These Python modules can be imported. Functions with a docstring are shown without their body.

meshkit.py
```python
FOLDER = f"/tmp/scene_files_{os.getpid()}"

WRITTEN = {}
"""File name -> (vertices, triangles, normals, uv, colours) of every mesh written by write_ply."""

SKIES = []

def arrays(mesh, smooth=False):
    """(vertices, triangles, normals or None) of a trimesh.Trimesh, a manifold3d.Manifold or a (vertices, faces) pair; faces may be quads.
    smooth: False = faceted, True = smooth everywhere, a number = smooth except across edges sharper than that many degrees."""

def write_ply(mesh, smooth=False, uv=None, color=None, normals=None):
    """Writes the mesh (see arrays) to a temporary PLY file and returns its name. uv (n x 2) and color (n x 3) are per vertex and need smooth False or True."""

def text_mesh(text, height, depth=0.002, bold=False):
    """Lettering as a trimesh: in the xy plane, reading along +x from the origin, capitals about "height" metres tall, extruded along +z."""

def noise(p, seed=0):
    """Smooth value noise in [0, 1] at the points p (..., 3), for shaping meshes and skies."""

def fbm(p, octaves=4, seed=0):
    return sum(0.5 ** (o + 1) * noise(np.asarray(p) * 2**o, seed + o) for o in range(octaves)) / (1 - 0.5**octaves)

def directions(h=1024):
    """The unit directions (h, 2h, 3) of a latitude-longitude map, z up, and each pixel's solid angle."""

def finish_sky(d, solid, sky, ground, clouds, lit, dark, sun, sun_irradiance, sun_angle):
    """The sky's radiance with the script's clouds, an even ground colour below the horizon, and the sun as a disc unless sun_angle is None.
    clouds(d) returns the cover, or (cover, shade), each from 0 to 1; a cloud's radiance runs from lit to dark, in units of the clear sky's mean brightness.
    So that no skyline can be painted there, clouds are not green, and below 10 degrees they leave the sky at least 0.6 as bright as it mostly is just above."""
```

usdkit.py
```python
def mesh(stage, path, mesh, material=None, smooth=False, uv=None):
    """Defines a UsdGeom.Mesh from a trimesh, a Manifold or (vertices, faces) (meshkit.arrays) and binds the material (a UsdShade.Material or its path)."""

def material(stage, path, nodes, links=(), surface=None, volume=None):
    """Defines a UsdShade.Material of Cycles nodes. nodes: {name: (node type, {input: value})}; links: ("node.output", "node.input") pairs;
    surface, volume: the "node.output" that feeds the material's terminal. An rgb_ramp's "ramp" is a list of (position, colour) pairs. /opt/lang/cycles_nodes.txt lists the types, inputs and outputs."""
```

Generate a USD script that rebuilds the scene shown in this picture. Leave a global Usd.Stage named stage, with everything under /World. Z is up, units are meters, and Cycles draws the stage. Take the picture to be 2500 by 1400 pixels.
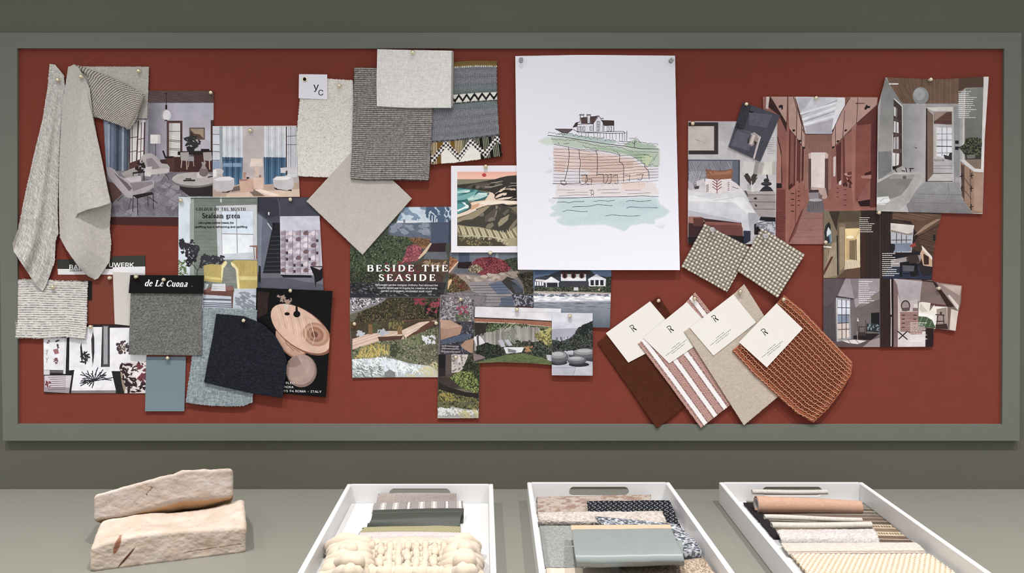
import math, random
import numpy as np
import trimesh, shapely
from shapely.geometry import Polygon, MultiPolygon, LineString, Point, box as sbox
from shapely.ops import unary_union
from shapely import affinity
import mapbox_earcut as earcut
import meshkit, usdkit
from pxr import Usd, UsdGeom, UsdLux, UsdShade, Sdf, Gf, Vt

# ------------------------------------------------------------------ camera, light, exposure
stage = Usd.Stage.CreateInMemory()
UsdGeom.SetStageUpAxis(stage, 'Z'); UsdGeom.SetStageMetersPerUnit(stage, 1.0)
UsdGeom.Xform.Define(stage, '/World'); UsdGeom.Scope.Define(stage, '/World/Looks')
F, CX, CY, D = 1950.0, 1225.0, 590.0, 1.5          # focal length and principal point for a 2500 px frame, distance to the board
TOP = 0.90                                          # counter top
H = TOP + 0.466                                     # eye height
cam = UsdGeom.Camera.Define(stage, '/World/camera')
cam.CreateHorizontalApertureAttr(36.0); cam.CreateVerticalApertureAttr(36.0 * 1400 / 2500)
cam.CreateFocalLengthAttr(36.0 * F / 2500)
cam.CreateHorizontalApertureOffsetAttr((1250 - CX) / 2500 * 36)
cam.CreateVerticalApertureOffsetAttr(-(700 - CY) / 2500 * 36)
cam.AddTranslateOp().Set((0, -D, H)); cam.AddRotateXOp().Set(90.0)
cam.CreateExposureAttr(0.6)

dome = UsdLux.DomeLight.Define(stage, '/World/room_light')
dome.CreateIntensityAttr(0.17); dome.CreateColorAttr((0.99, 0.99, 1.0))
for k, lx in enumerate((-1.6, -0.8, 0.0, 0.8, 1.6)):   # a row of recessed spots in the ceiling, aimed down at the counter
    s = UsdLux.SphereLight.Define(stage, '/World/ceiling_spot' + ('_%03d' % k if k else ''))
    s.CreateRadiusAttr(0.035); s.CreateIntensityAttr(1900.0); s.CreateColorAttr((1.0, 0.98, 0.965))
    sh = UsdLux.ShapingAPI.Apply(s.GetPrim()); sh.CreateShapingConeAngleAttr(42.0); sh.CreateShapingConeSoftnessAttr(1.0)
    s.AddTranslateOp().Set((lx, -0.82, 2.75))

# ------------------------------------------------------------------ helpers
def lin(c):
    c = np.asarray(c, float) / 255.0
    return np.where(c <= 0.04045, c / 12.92, ((c + 0.055) / 1.055) ** 2.4)
ALB = 1.03                                           # photographed value -> paint value at the board
def alb(c): return np.clip(lin(c) * ALB, 0.0, 0.88)
def W(px, py, y=0.0):                                # picture point on the upright plane at depth y
    s = (np.asarray(y, float) + D) / F
    px, py, y = np.broadcast_arrays(np.asarray(px, float), np.asarray(py, float), np.asarray(y, float))
    return np.stack([(px - CX) * s, y, H - (py - CY) * s], -1)
def G(px, py, z=TOP):                                # picture point on the level plane at height z
    s = F * (H - z) / (np.asarray(py, float) - CY)
    return np.stack([(np.asarray(px, float) - CX) * s / F, s - D, np.full_like(s, z)], -1)

used = {}
def numbered(path):
    n = used.get(path, 0); used[path] = n + 1
    return path if n == 0 else '%s_%03d' % (path, n)
def tag(prim, label=None, cat=None, group=None, kind=None):
    prim = prim.GetPrim() if hasattr(prim, 'GetPrim') else prim
    for k, v in (('label', label), ('category', cat), ('group', group), ('kind', kind)):
        if v: prim.SetCustomDataByKey(k, v)
    return prim
def thing(name, label, cat, group=None, loc=(0, 0, 0)):
    x = UsdGeom.Xform.Define(stage, numbered('/World/' + name))
    x.AddTranslateOp().Set(Gf.Vec3d(*map(float, loc)))
    ORIGIN[str(x.GetPath())] = np.asarray(loc, float)
    return tag(x, label, cat, group)
ORIGIN = {}
def obj(name, mesh, m, parent=None, smooth=False, col=None, tex=None, label=None, cat=None, group=None, kind=None):
    """One Mesh prim, under parent or under /World. The mesh is given in world coordinates."""
    base = str(parent.GetPath()) if parent is not None else '/World'
    root = '/'.join(base.split('/')[:3]); o = ORIGIN.get(root, np.zeros(3))
    v, f, n = meshkit.arrays(mesh, smooth)
    if col is not None and len(col) != len(v):
        if len(shell.src) != len(v): raise ValueError(name)
        col = np.asarray(col)[shell.src]
    x = UsdGeom.Mesh.Define(stage, numbered(base + '/' + name))
    if parent is None:
        o = np.array([(v[:, 0].min() + v[:, 0].max()) / 2, v[:, 1].max(), v[:, 2].min()])
        x.AddTranslateOp().Set(Gf.Vec3d(*map(float, o)))
    x.CreatePointsAttr(Vt.Vec3fArray.FromNumpy((v - o).astype(np.float32)))
    x.CreateFaceVertexCountsAttr(Vt.IntArray.FromNumpy(np.full(len(f), 3, np.int32)))
    x.CreateFaceVertexIndicesAttr(Vt.IntArray.FromNumpy(np.ascontiguousarray(f.astype(np.int32).ravel())))
    x.CreateSubdivisionSchemeAttr('none')
    if n is not None:
        x.CreateNormalsAttr(Vt.Vec3fArray.FromNumpy(n.astype(np.float32))); x.SetNormalsInterpolation('vertex')
    api = UsdGeom.PrimvarsAPI(x)
    if col is not None:
        api.CreatePrimvar('col', Sdf.ValueTypeNames.Color3fArray, 'vertex').Set(Vt.Vec3fArray.FromNumpy(np.asarray(col, np.float32)))
    if tex is not None:
        api.CreatePrimvar('tex', Sdf.ValueTypeNames.FloatArray, 'vertex').Set(Vt.FloatArray.FromNumpy(np.asarray(tex, np.float32)))
    UsdShade.MaterialBindingAPI.Apply(x.GetPrim()).Bind(LOOK[m])
    return tag(x, label, cat, group, kind)

LOOK = {}
def look(name, color=(128, 128, 128), rough=0.6, spec=0.3, mottle=0.0, scale=40.0, bump=0.0, bscale=400.0, metal=0.0, attr=False, sheen=0.0, raw=None, coat=0.0, stretch=(1, 1, 1), trans=0.0):
    """Procedural material: a paint colour (or the mesh's own colours) with a little mottling and fine relief."""
    base = np.asarray(raw if raw is not None else alb(color), float)
    n = {'tc': ('texture_coordinate', {}), 'mp': ('mapping', {'scale': stretch}), 'p': ('principled_bsdf', {'roughness': rough, 'specular_ior_level': spec, 'metallic': metal, 'sheen_weight': sheen, 'coat_weight': coat, 'transmission_weight': trans}),
         'no': ('noise_texture', {'scale': scale, 'detail': 5.0, 'roughness': 0.6}),
         'mr': ('map_range', {'from_min': 0.25, 'from_max': 0.75, 'to_min': 1 - mottle, 'to_max': 1 + mottle}),
         'mx': ('mix', {'mix_type': 'multiply', 'fac': 1.0, 'color1': base})}
    L = [('tc.object', 'mp.vector'), ('mp.vector', 'no.vector'), ('no.fac', 'mr.value'), ('mr.result', 'cc.r'), ('mr.result', 'cc.g'), ('mr.result', 'cc.b'), ('cc.color', 'mx.color2'), ('mx.color', 'p.base_color')]
    n['cc'] = ('combine_color', {})
    if attr:
        n['at'] = ('attribute', {'attribute': 'col'}); L.append(('at.color', 'mx.color1'))
        if attr == 'tex':                            # mottling strength from the mesh: printed foliage, stone and so on
            n['ta'] = ('attribute', {'attribute': 'tex'}); n['m1'] = ('math', {'math_type': 'subtract', 'value2': 0.5}); n['m2'] = ('math', {'math_type': 'multiply'})
            n['m3'] = ('math', {'math_type': 'multiply_add', 'value2': 4.0, 'value3': 1.0}); n['m4'] = ('math', {'math_type': 'maximum', 'value2': 0.05})
            L = [l for l in L if l[0] not in ('no.fac', 'mr.result')]; del n['mr']
            L += [('no.fac', 'm1.value1'), ('m1.value', 'm2.value1'), ('ta.fac', 'm2.value2'), ('m2.value', 'm3.value1'), ('m3.value', 'm4.value1')] + [('m4.value', 'cc.' + c) for c in 'rgb']
    if bump:
        n['bn'] = ('noise_texture', {'scale': bscale, 'detail': 3.0}); n['bu'] = ('bump', {'strength': 1.0, 'distance': bump})
        L += [('mp.vector', 'bn.vector'), ('bn.fac', 'bu.height'), ('bu.normal', 'p.normal')]
    LOOK[name] = usdkit.material(stage, '/World/Looks/' + name, n, L, surface='p.BSDF')

def boxm(x0, x1, y0, y1, z0, z1, bevel=0.0):
    """A box, its edges rounded where asked."""
    import manifold3d as m3
    if bevel <= 0:
        b = trimesh.creation.box((x1 - x0, y1 - y0, z1 - z0)); b.apply_translation(((x0 + x1) / 2, (y0 + y1) / 2, (z0 + z1) / 2)); return b
    pts = []
    for sx in (x0 + bevel, x1 - bevel):
        for sy in (y0 + bevel, y1 - bevel):
            for sz in (z0 + bevel, z1 - bevel):
                for d in ((bevel, 0, 0), (0, bevel, 0), (0, 0, bevel)):
                    for sg in (-1, 1): pts.append((sx + sg * d[0], sy + sg * d[1], sz + sg * d[2]))
    return trimesh.convex.convex_hull(np.array(pts))
def polyext(pts, y0, y1):
    """Outline in (x, z) extruded from depth y0 to y1."""
    m = trimesh.creation.extrude_polygon(pts if isinstance(pts, Polygon) else Polygon(pts), y1 - y0, engine='earcut')
    v = m.vertices.copy(); m.vertices = np.stack([v[:, 0], y0 + v[:, 2], v[:, 1]], 1); m.invert(); return m
def cat_mesh(l): return trimesh.util.concatenate(l)

# ------------------------------------------------------------------ materials
look('wall_paint', (89, 88, 77), 0.55, 0.25, 0.03, 6, 0.0002, 500)
look('frame_paint', (102, 105, 96), 0.5, 0.3, 0.03, 8, 0.0002, 500)
look('counter_paint', (115, 114, 106), 0.42, 0.35, 0.03, 8, 0.0001, 500)
look('terracotta', (118, 56, 45), 0.9, 0.15, 0.05, 30, 0.0002, 900)
look('floor_grey', (120, 115, 105), 0.6, 0.3, 0.05, 5)
look('chip_white', (225, 225, 220))

# ------------------------------------------------------------------ the setting
YW = 0.0045                                           # wall plane (the board's felt is y = 0)
YF = -0.005                                           # front of the frame
wall = obj('wall_back', boxm(-3, 3, YW, YW + 0.12, 0, 2.6), 'wall_paint', kind='structure')
obj('floor', boxm(-3, 3, -3, YW + 0.12, -0.1, 0), 'floor_grey', kind='structure')
obj('counter', boxm(-3, 3, -0.75, YW - 0.0005, TOP - 0.86, TOP, 0.002), 'counter_paint', kind='structure')
board = thing('pinboard', 'terracotta felt pinboard in a flat grey green frame', 'pinboard')
def fr(a, b): return [tuple(W(x, y, YF)[[0, 2]]) for x, y in zip(a, b)]
OUT = [(-8, 80), (2494, 80), (2489, 1077), (7, 1077)]; INN = [(42, 118), (2452, 119), (2447, 1037), (43, 1036)]
q = lambda l: [tuple(W(x, y, YF)[[0, 2]]) for x, y in l]
o_, i_ = q(OUT), q(INN)
for a, b in ((0, 1), (1, 2), (2, 3), (3, 0)):
    obj('frame_rail', polyext([o_[a], o_[b], i_[b], i_[a]], YF, YW - 0.0002), 'frame_paint', board)
e = 0.004
obj('felt_panel', polyext([(i_[0][0] - e, i_[0][1] + e), (i_[1][0] + e, i_[1][1] + e), (i_[2][0] + e, i_[2][1] - e), (i_[3][0] - e, i_[3][1] - e)], 0.0, YW - 0.0003), 'terracotta', board)
for cx_, cy_, w_, h_ in ((800, 1134, 2, 5), (943, 1137, 2, 7), (1517, 1140, 3, 14), (1135, 1175, 7, 4), (2327, 1128, 3, 3)):
    p_ = [tuple(W(cx_ + a * w_ / 2, cy_ + b * h_ / 2, YW)[[0, 2]]) for a, b in ((-1, -1), (1, -.8), (.8, 1), (-.9, .9))]
    obj('paint_chip', polyext(p_, YW - 0.0006, YW), 'chip_white', wall)

# ------------------------------------------------------------------ sheets, prints, lettering, cloth, pins
look('paper', rough=0.45, spec=0.35, mottle=0.015, scale=60, attr=True)
look('print', rough=0.5, spec=0.16, scale=330, attr='tex')
look('matt_print', rough=0.8, spec=0.15, scale=260, attr='tex')
look('cloth', rough=0.95, spec=0.08, mottle=0.05, scale=900, bump=0.0004, bscale=1600, attr=True, sheen=0.04)
look('plain_cloth', rough=0.95, spec=0.08, mottle=0.03, scale=500, bump=0.0002, bscale=2200, attr=True, sheen=0.1)
look('leather', rough=0.38, spec=0.4, mottle=0.04, scale=200, bump=0.0001, bscale=1500, attr=True)
look('brass', raw=(0.86, 0.76, 0.56), rough=0.12, metal=1.0)
look('clear_plastic', raw=(0.95, 0.95, 0.97), rough=0.06, spec=0.5, trans=0.85)
look('ink', (18, 16, 18), 0.7, 0.12)
look('white_ink', (238, 236, 236), 0.7, 0.2)
look('grey_ink', (120, 118, 118), 0.7, 0.2)

def arr(pts):
    if isinstance(pts, str): pts = [tuple(map(float, a.split(','))) for a in pts.split()]
    return np.asarray(pts, float)
def resample(pl, n):
    pl = arr(pl); d = np.r_[0, np.cumsum(np.hypot(*np.diff(pl, axis=0).T))]; t = np.linspace(0, d[-1], n)
    return np.stack([np.interp(t, d, pl[:, 0]), np.interp(t, d, pl[:, 1])], 1)
def coons(T, B, L, R, nu, nv):
    """A grid (nv, nu) of picture points between four edge lines: top and bottom left to right, sides top to bottom."""
    T, B, L, R = resample(T, nu), resample(B, nu), resample(L, nv), resample(R, nv)
    u, v = np.linspace(0, 1, nu)[None, :, None], np.linspace(0, 1, nv)[:, None, None]
    return (1 - v) * T[None] + v * B[None] + (1 - u) * L[:, None] + u * R[:, None] - ((1 - u) * (1 - v) * T[0] + u * (1 - v) * T[-1] + (1 - u) * v * B[0] + u * v * B[-1])
def patch(shape, nu, nv):
    if isinstance(shape, dict): return coons(shape['T'], shape['B'], shape['L'], shape['R'], nu, nv)
    a, b, c, d = arr(shape); return coons([a, b], [d, c], [a, d], [b, c], nu, nv)
def outline(shape):
    if isinstance(shape, dict): return Polygon(np.vstack([arr(shape['T']), arr(shape['R'])[1:], arr(shape['B'])[::-1][1:], arr(shape['L'])[::-1][1:-1]])).buffer(0)
    return Polygon(arr(shape))
def grid_faces(nv, nu, base=0):
    i = (np.arange(nv - 1)[:, None] * nu + np.arange(nu - 1)[None]).ravel() + base
    return np.vstack([np.stack([i, i + nu, i + 1], 1), np.stack([i + 1, i + nu, i + nu + 1], 1)])
def ring(nv, nu):
    return np.r_[np.arange(nu), np.arange(1, nv) * nu + nu - 1, (nv - 1) * nu + np.arange(nu - 2, -1, -1), np.arange(nv - 2, 0, -1) * nu]
def shell(front, back_ring=None, back_grid=None):
    """Closed mesh of a front grid (nv, nu, 3): with a whole back grid, or a back fanned from the offset rim."""
    nv, nu = front.shape[:2]; v = front.reshape(-1, 3); f = [grid_faces(nv, nu)]; r = ring(nv, nu); n = len(v); m = len(r)
    if back_grid is not None:
        b = back_grid.reshape(-1, 3)
        if n > 900:                                   # the back keeps its whole rim but fewer points inside
            from scipy.spatial import Delaunay
            ii, jj = np.meshgrid(np.arange(4, nv - 4, 7), np.arange(4, nu - 4, 7), indexing='ij'); keep = np.r_[r, (ii * nu + jj).ravel()]; uv = np.stack([keep % nu, keep // nu], 1).astype(float)
            d = Delaunay(uv).simplices; e1, e2 = uv[d[:, 1]] - uv[d[:, 0]], uv[d[:, 2]] - uv[d[:, 0]]; cr = e1[:, 0] * e2[:, 1] - e1[:, 1] * e2[:, 0]; d[cr < 0] = d[cr < 0][:, ::-1]; d = d[np.abs(cr) > 1e-6]
            b = b[keep]; f.append(d + n); rb = np.arange(m) + n; shell.src = np.r_[np.arange(n), keep]
        else: f.append(grid_faces(nv, nu, n)[:, ::-1]); rb = r + n
    else:
        b = np.vstack([back_ring, back_ring.mean(0)]); rb = np.arange(m) + n
        f.append(np.stack([rb, np.roll(rb, -1), np.full(m, n + m)], 1))
    r2, rb2 = np.roll(r, -1), np.roll(rb, -1)
    f += [np.stack([r, r2, rb], 1), np.stack([r2, rb2, rb], 1)]
    return np.vstack([v, b]), np.vstack(f)

def tube(p, r, sides=6, closed=False):
    """A tube along the points p with radius r (one number or one per point)."""
    p = np.asarray(p, float); r = np.broadcast_to(r, len(p)); t = np.gradient(p, axis=0); t /= np.maximum(np.linalg.norm(t, axis=1, keepdims=True), 1e-12)
    a = np.zeros_like(p); w = np.cross(t[0], [0.3, 0.5, 0.8]); w /= np.linalg.norm(w)
    for i in range(len(p)):                            # the frame is carried along without twisting
        w = w - t[i] * (w @ t[i]); w /= max(np.linalg.norm(w), 1e-9); a[i] = w
    b = np.cross(t, a)
    th = np.linspace(0, 2 * np.pi, sides, endpoint=False)
    v = (p[:, None] + r[:, None, None] * (np.cos(th)[None, :, None] * a[:, None] + np.sin(th)[None, :, None] * b[:, None])).reshape(-1, 3)
    i, k = np.meshgrid(np.arange(len(p) - 1), np.arange(sides), indexing='ij'); k2 = (k + 1) % sides
    A, B, C_, E = (i * sides + k).ravel(), (i * sides + k2).ravel(), ((i + 1) * sides + k).ravel(), ((i + 1) * sides + k2).ravel()
    f = np.vstack([np.stack([A, B, C_], 1), np.stack([B, E, C_], 1)]); n = len(v)
    v = np.vstack([v, p[0], p[-1]]); k = np.arange(sides); k2 = (k + 1) % sides; e = (len(p) - 1) * sides
    f = np.vstack([f, np.stack([k2, k, np.full(sides, n)], 1), np.stack([k + e, k2 + e, np.full(sides, n + 1)], 1)])
    return trimesh.Trimesh(v, f, process=False)

class Art:
    """A flat print: shapes laid one over another, cut so that each patch of the page carries one ink. Points are read in a crop (x0, y0, x1, y1) shown w wide."""
    def __init__(s, crop=(0, 0, 1, 1), w=1):
        s.o = np.array(crop[:2], float); s.k = (crop[2] - crop[0]) / w; s.layers = []; s.halo = 0
    def at(s, crop, w): s.o = np.array(crop[:2], float); s.k = (crop[2] - crop[0]) / w; return s
    def q(s, pts): return arr(pts) * s.k + s.o
    def add(s, g, c, tex=0.0, ax=None):
        if not g.is_valid: g = g.buffer(0)
        if not g.is_empty: s.layers.append((g, c, tex, ax))
        return s
    def p(s, c, pts, tex=0.0): return s.add(Polygon(s.q(pts)), c, tex)
    def r(s, c, x0, y0, x1, y1, tex=0.0): return s.p(c, [(x0, y0), (x1, y0), (x1, y1), (x0, y1)], tex)
    def l(s, c, wd, pts, tex=0.0, round_=False): return s.add(LineString(s.q(pts)).buffer(wd * s.k / 2, cap_style=1 if round_ else 2, join_style=2, quad_segs=3), c, tex)
    def ls(s, c, wd, *lines):
        return s.add(unary_union([LineString(s.q(a)).buffer(wd * s.k / 2, cap_style=1, quad_segs=2) for a in lines]), c)
    def e(s, c, x, y, rx, ry, rot=0, tex=0.0):
        t = np.linspace(0, 2 * np.pi, 28, endpoint=False); a = math.radians(rot); X, Y = rx * np.cos(t), ry * np.sin(t)
        return s.p(c, np.stack([x + X * math.cos(a) - Y * math.sin(a), y + X * math.sin(a) + Y * math.cos(a)], 1), tex)
    def leaf(s, c, pts, n, size, seed=0, aspect=0.45, ang=None, spread=180, tex=0.0, grow=0.0):
        """n small leaves or stones strewn over a region."""
        rg = Polygon(s.q(pts)).buffer(0); R = random.Random(seed); x0, y0, x1, y1 = rg.bounds; out = []; sz = size * s.k
        for _ in range(n * 12):
            if len(out) >= n: break
            x, y = R.uniform(x0, x1), R.uniform(y0, y1)
            if not rg.contains(Point(x, y)): continue
            a = math.radians((ang if ang is not None else 0) + R.uniform(-spread, spread)); z = sz * R.uniform(0.6, 1.35); w_ = z * aspect
            d, e = np.array([math.cos(a), math.sin(a)]), np.array([-math.sin(a), math.cos(a)]); o = np.array([x, y])
            out.append(Polygon([o - d * z / 2, o - d * z * .1 + e * w_ / 2, o + d * z * .25 + e * w_ * .4, o + d * z / 2, o + d * z * .2 - e * w_ * .45, o - d * z * .2 - e * w_ / 2]))
        g = unary_union(out)
        return s.add(g if grow else g.intersection(rg.buffer(sz * .3)), c, tex)
    def lines(s, c, pts, ang, step, wd, seed=0, jit=0.3, tex=0.0):
        """Parallel strokes across a region (boards, weave, blinds)."""
        rg = Polygon(s.q(pts)).buffer(0); R = random.Random(seed); a = math.radians(ang); d, e = np.array([math.cos(a), math.sin(a)]), np.array([-math.sin(a), math.cos(a)])
        o = np.array(rg.centroid.coords[0]); L = math.hypot(rg.bounds[2] - rg.bounds[0], rg.bounds[3] - rg.bounds[1]); n = int(L / (step * s.k)) + 1; out = []
        for i in range(-n, n + 1):
            m = o + e * (i + R.uniform(-jit, jit)) * step * s.k
            out.append(LineString([m - d * L, m + d * L]).buffer(wd * s.k / 2, cap_style=2))
        return s.add(unary_union(out).intersection(rg), c, tex)
    def wash(s, c, pts, paper=(230, 229, 238), tex=0.05, seed=0, soft=1.0):
        """A watercolour wash: its edge wanders and thins out into the paper."""
        g0 = Polygon(s.q(pts)).buffer(0).buffer(2).buffer(-4).buffer(2)
        for k, (off, t) in enumerate(((2.2, .22), (1.1, .5), (0.0, .8), (-1.6, 1.0))):
            out = []
            for g in getattr(g0.buffer(off * soft), 'geoms', [g0.buffer(off * soft)]):
                n = int(g.length / 1.6); p = np.array([g.exterior.interpolate(i / n, normalized=True).coords[0] for i in range(n)]); tn = np.roll(p, -1, 0) - np.roll(p, 1, 0); nm = np.stack([tn[:, 1], -tn[:, 0]], 1) / np.maximum(np.linalg.norm(tn, axis=1, keepdims=True), 1e-6)
                out.append(Polygon(p + nm * (5.0 * (fbm(p[:, 0] / 9, p[:, 1] / 6, seed + 3, 4) - .5) + 1.2 * (fbm(p[:, 0] / 2, p[:, 1] / 2, seed + k, 2) - .5))[:, None] * soft).buffer(0))
            s.add(unary_union(out), tuple(np.array(paper) * (1 - t) + np.array(c) * t), tex)
            if t < .9 and s.layers: s.layers.insert(s.halo, s.layers.pop()); s.halo += 1
        return s
    def dashes(s, c, x, y, w, n, dy, h, seed=0, right=False):
        """Small print too fine to read."""
        R = random.Random(seed); out = []
        for i in range(n):
            wl = w * R.uniform(0.55, 1.0); a = x + (w - wl if right else 0); b = a
            while b < a + wl:
                t = min(R.uniform(0.06, 0.17) * w, a + wl - b); p = s.q([(b, y + i * dy), (b + t, y + i * dy + h)]); out.append(sbox(*p[0], *p[1])); b += t + 0.02 * w
        return s.add(unary_union(out), c)
    def mesh(s, shape, paper, place, bent=False, vary=0.0):
        top = None; out_ = outline(shape); todo = [(out_, paper, 0.0, None)] + s.layers; V, FC, C, TX = [], [], [], []; n = 0
        for g, c, tex, ax in reversed(todo):
            full = g; g = g.intersection(out_)
            if top is not None: g = g.difference(top)
            top = full if top is None else top.union(full)
            if ax is None: ax = full.bounds
            for pg in getattr(g, 'geoms', [g]):
                if pg.geom_type != 'Polygon' or pg.area < 0.12: continue
                pg = pg.simplify(0.08)
                if pg.is_empty or pg.geom_type != 'Polygon': continue
                rings = [np.array(pg.exterior.coords)[:-1]] + [np.array(h.coords)[:-1] for h in pg.interiors]
                v = np.vstack(rings); f = earcut.triangulate_float64(v, np.cumsum([len(r) for r in rings]).astype(np.uint32)).reshape(-1, 3).astype(int)
                if isinstance(c[0], str):            # a graded ink: ('v', top, bottom) or ('h', left, right)
                    k = 1 if c[0] == 'v' else 0; t = np.clip((v[:, k] - ax[k]) / max(ax[k + 2] - ax[k], 1e-6), 0, 1)[:, None]
                    cc = alb(np.asarray(c[1], float)) * (1 - t) + alb(np.asarray(c[2], float)) * t
                else: cc = np.tile(alb(c), (len(v), 1))
                V.append(v); FC.append(f + n); C.append(cc); TX.append(np.full(len(v), tex)); n += len(v)
        v, f, c, t = np.vstack(V), np.vstack(FC), np.vstack(C), np.concatenate(TX)
        for _ in range(12 if bent or vary else 0):   # the longest edges are halved, so that tones can drift and pages can bend
            e = v[f]; ln = np.stack([np.hypot(*(e[:, i] - e[:, (i + 1) % 3]).T) for i in range(3)], 1); k = ln.argmax(1); big = ln.max(1) > (13 if vary else 22)
            if not big.any(): break
            b, k = f[big], k[big]; q_ = np.arange(len(b)); A, B, C_ = b[q_, k], b[q_, (k + 1) % 3], b[q_, (k + 2) % 3]; M = len(v) + q_
            f = np.vstack([f[~big], np.stack([A, M, C_], 1), np.stack([M, B, C_], 1)]); v, c, t = np.vstack([v, (v[A] + v[B]) / 2]), np.vstack([c, (c[A] + c[B]) / 2]), np.r_[t, (t[A] + t[B]) / 2]
        if vary:                                     # the tones of a printed photograph drift across it
            c = c * .86 + .14 * (c @ np.array([.21, .72, .07]))[:, None]; c = np.clip(c * (1 + vary * (2.4 * (fbm(v[:, 0] / 22, v[:, 1] / 16, 5, 3) - .5) + 1.6 * (fbm(v[:, 0] / 6, v[:, 1] / 5, 8, 2) - .5)))[:, None], 0, .88)
        P = place(v); e1, e2 = P[f[:, 1]] - P[f[:, 0]], P[f[:, 2]] - P[f[:, 0]]; flip = np.cross(e1, e2)[:, 1] > 0
        f[flip] = f[flip][:, ::-1]
        return (P, f), c, t

PAPER = (226, 224, 230)
LEV = {}
def sheet(name, label, cat, shape, lev, art=None, paper=PAPER, bend=None, thick=0.0003, group=None, edge=None, mat='print', n=(12, 12), vary=None):
    """A thin card or page on the board: sheet (the stock) and picture (what is printed on it). lev in mm off the felt; bend(px, py) in metres."""
    lev = lev / 1000.0; bd = bend or (lambda x, y: np.zeros_like(np.asarray(x, float)))
    if bend is not None: n = (max(n[0], 28), max(n[1], 28))
    g = patch(shape, *n); h = bd(g[..., 0], g[..., 1])
    c = g.reshape(-1, 2).mean(0); t = thing(name, label, cat, group, loc=W(c[0], c[1], -lev))
    fr, bk = W(g[..., 0], g[..., 1], -(lev + thick + h)), W(g[..., 0], g[..., 1], -(lev + h))
    m = shell(fr, back_grid=bk); k = len(m[0])
    obj('sheet', m, 'paper', t, col=np.tile(alb(edge or PAPER), (k, 1)), smooth=False)
    LEV[str(t.GetPath())] = lambda x, y: lev + thick + float(bd(np.array(x), np.array(y)))
    if art is not None:
        m, cc, tx = art.mesh(shape, paper, lambda v: W(v[:, 0], v[:, 1], -(lev + thick + 0.0001 + bd(v[:, 0], v[:, 1]))), bent=bend is not None, vary=(.2 if cat.startswith('magazine') else 0) if vary is None else vary)
        obj('picture', m, mat, t, col=cc, tex=tx)
    return t
def level(t, x, y): return LEV[str(t.GetPath())](x, y)
def curl(x0, y0, x1, y1, amp, power=2.0):
    """Lifts a page from the line through (x0, y0) towards (x1, y1)."""
    d = np.array([x1 - x0, y1 - y0], float); L = (d ** 2).sum()
    return lambda x, y: amp * np.clip(((np.asarray(x) - x0) * d[0] + (np.asarray(y) - y0) * d[1]) / L, 0, 1.3) ** power
def both(*fs): return lambda x, y: sum(f(x, y) for f in fs)

def text_px(s, x, y, cap, ang=0.0, m='ink', parent=None, on=0.002, name='lettering', bold=False, xs=1.0, mesh=None, w=None):
    """Lettering with its baseline starting at the picture point (x, y), capitals cap pixels tall, standing "on" metres off the felt."""
    tm = mesh if mesh is not None else meshkit.text_mesh(s, 1.0, 0.02, bold)
    v = np.array(tm.vertices); a = math.radians(ang); xs = w / (np.ptp(v[:, 0]) * cap) if w else xs; X, Y = v[:, 0] * cap * xs, -v[:, 1] * cap
    px, py = x + X * math.cos(a) - Y * math.sin(a), y + X * math.sin(a) + Y * math.cos(a)
    z = (v[:, 2] > v[:, 2].mean()) * 0.00008
    f = np.array(tm.faces)
    return obj(name, (W(px, py, -(on + 0.00007 + z)), f), m, parent)

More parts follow.
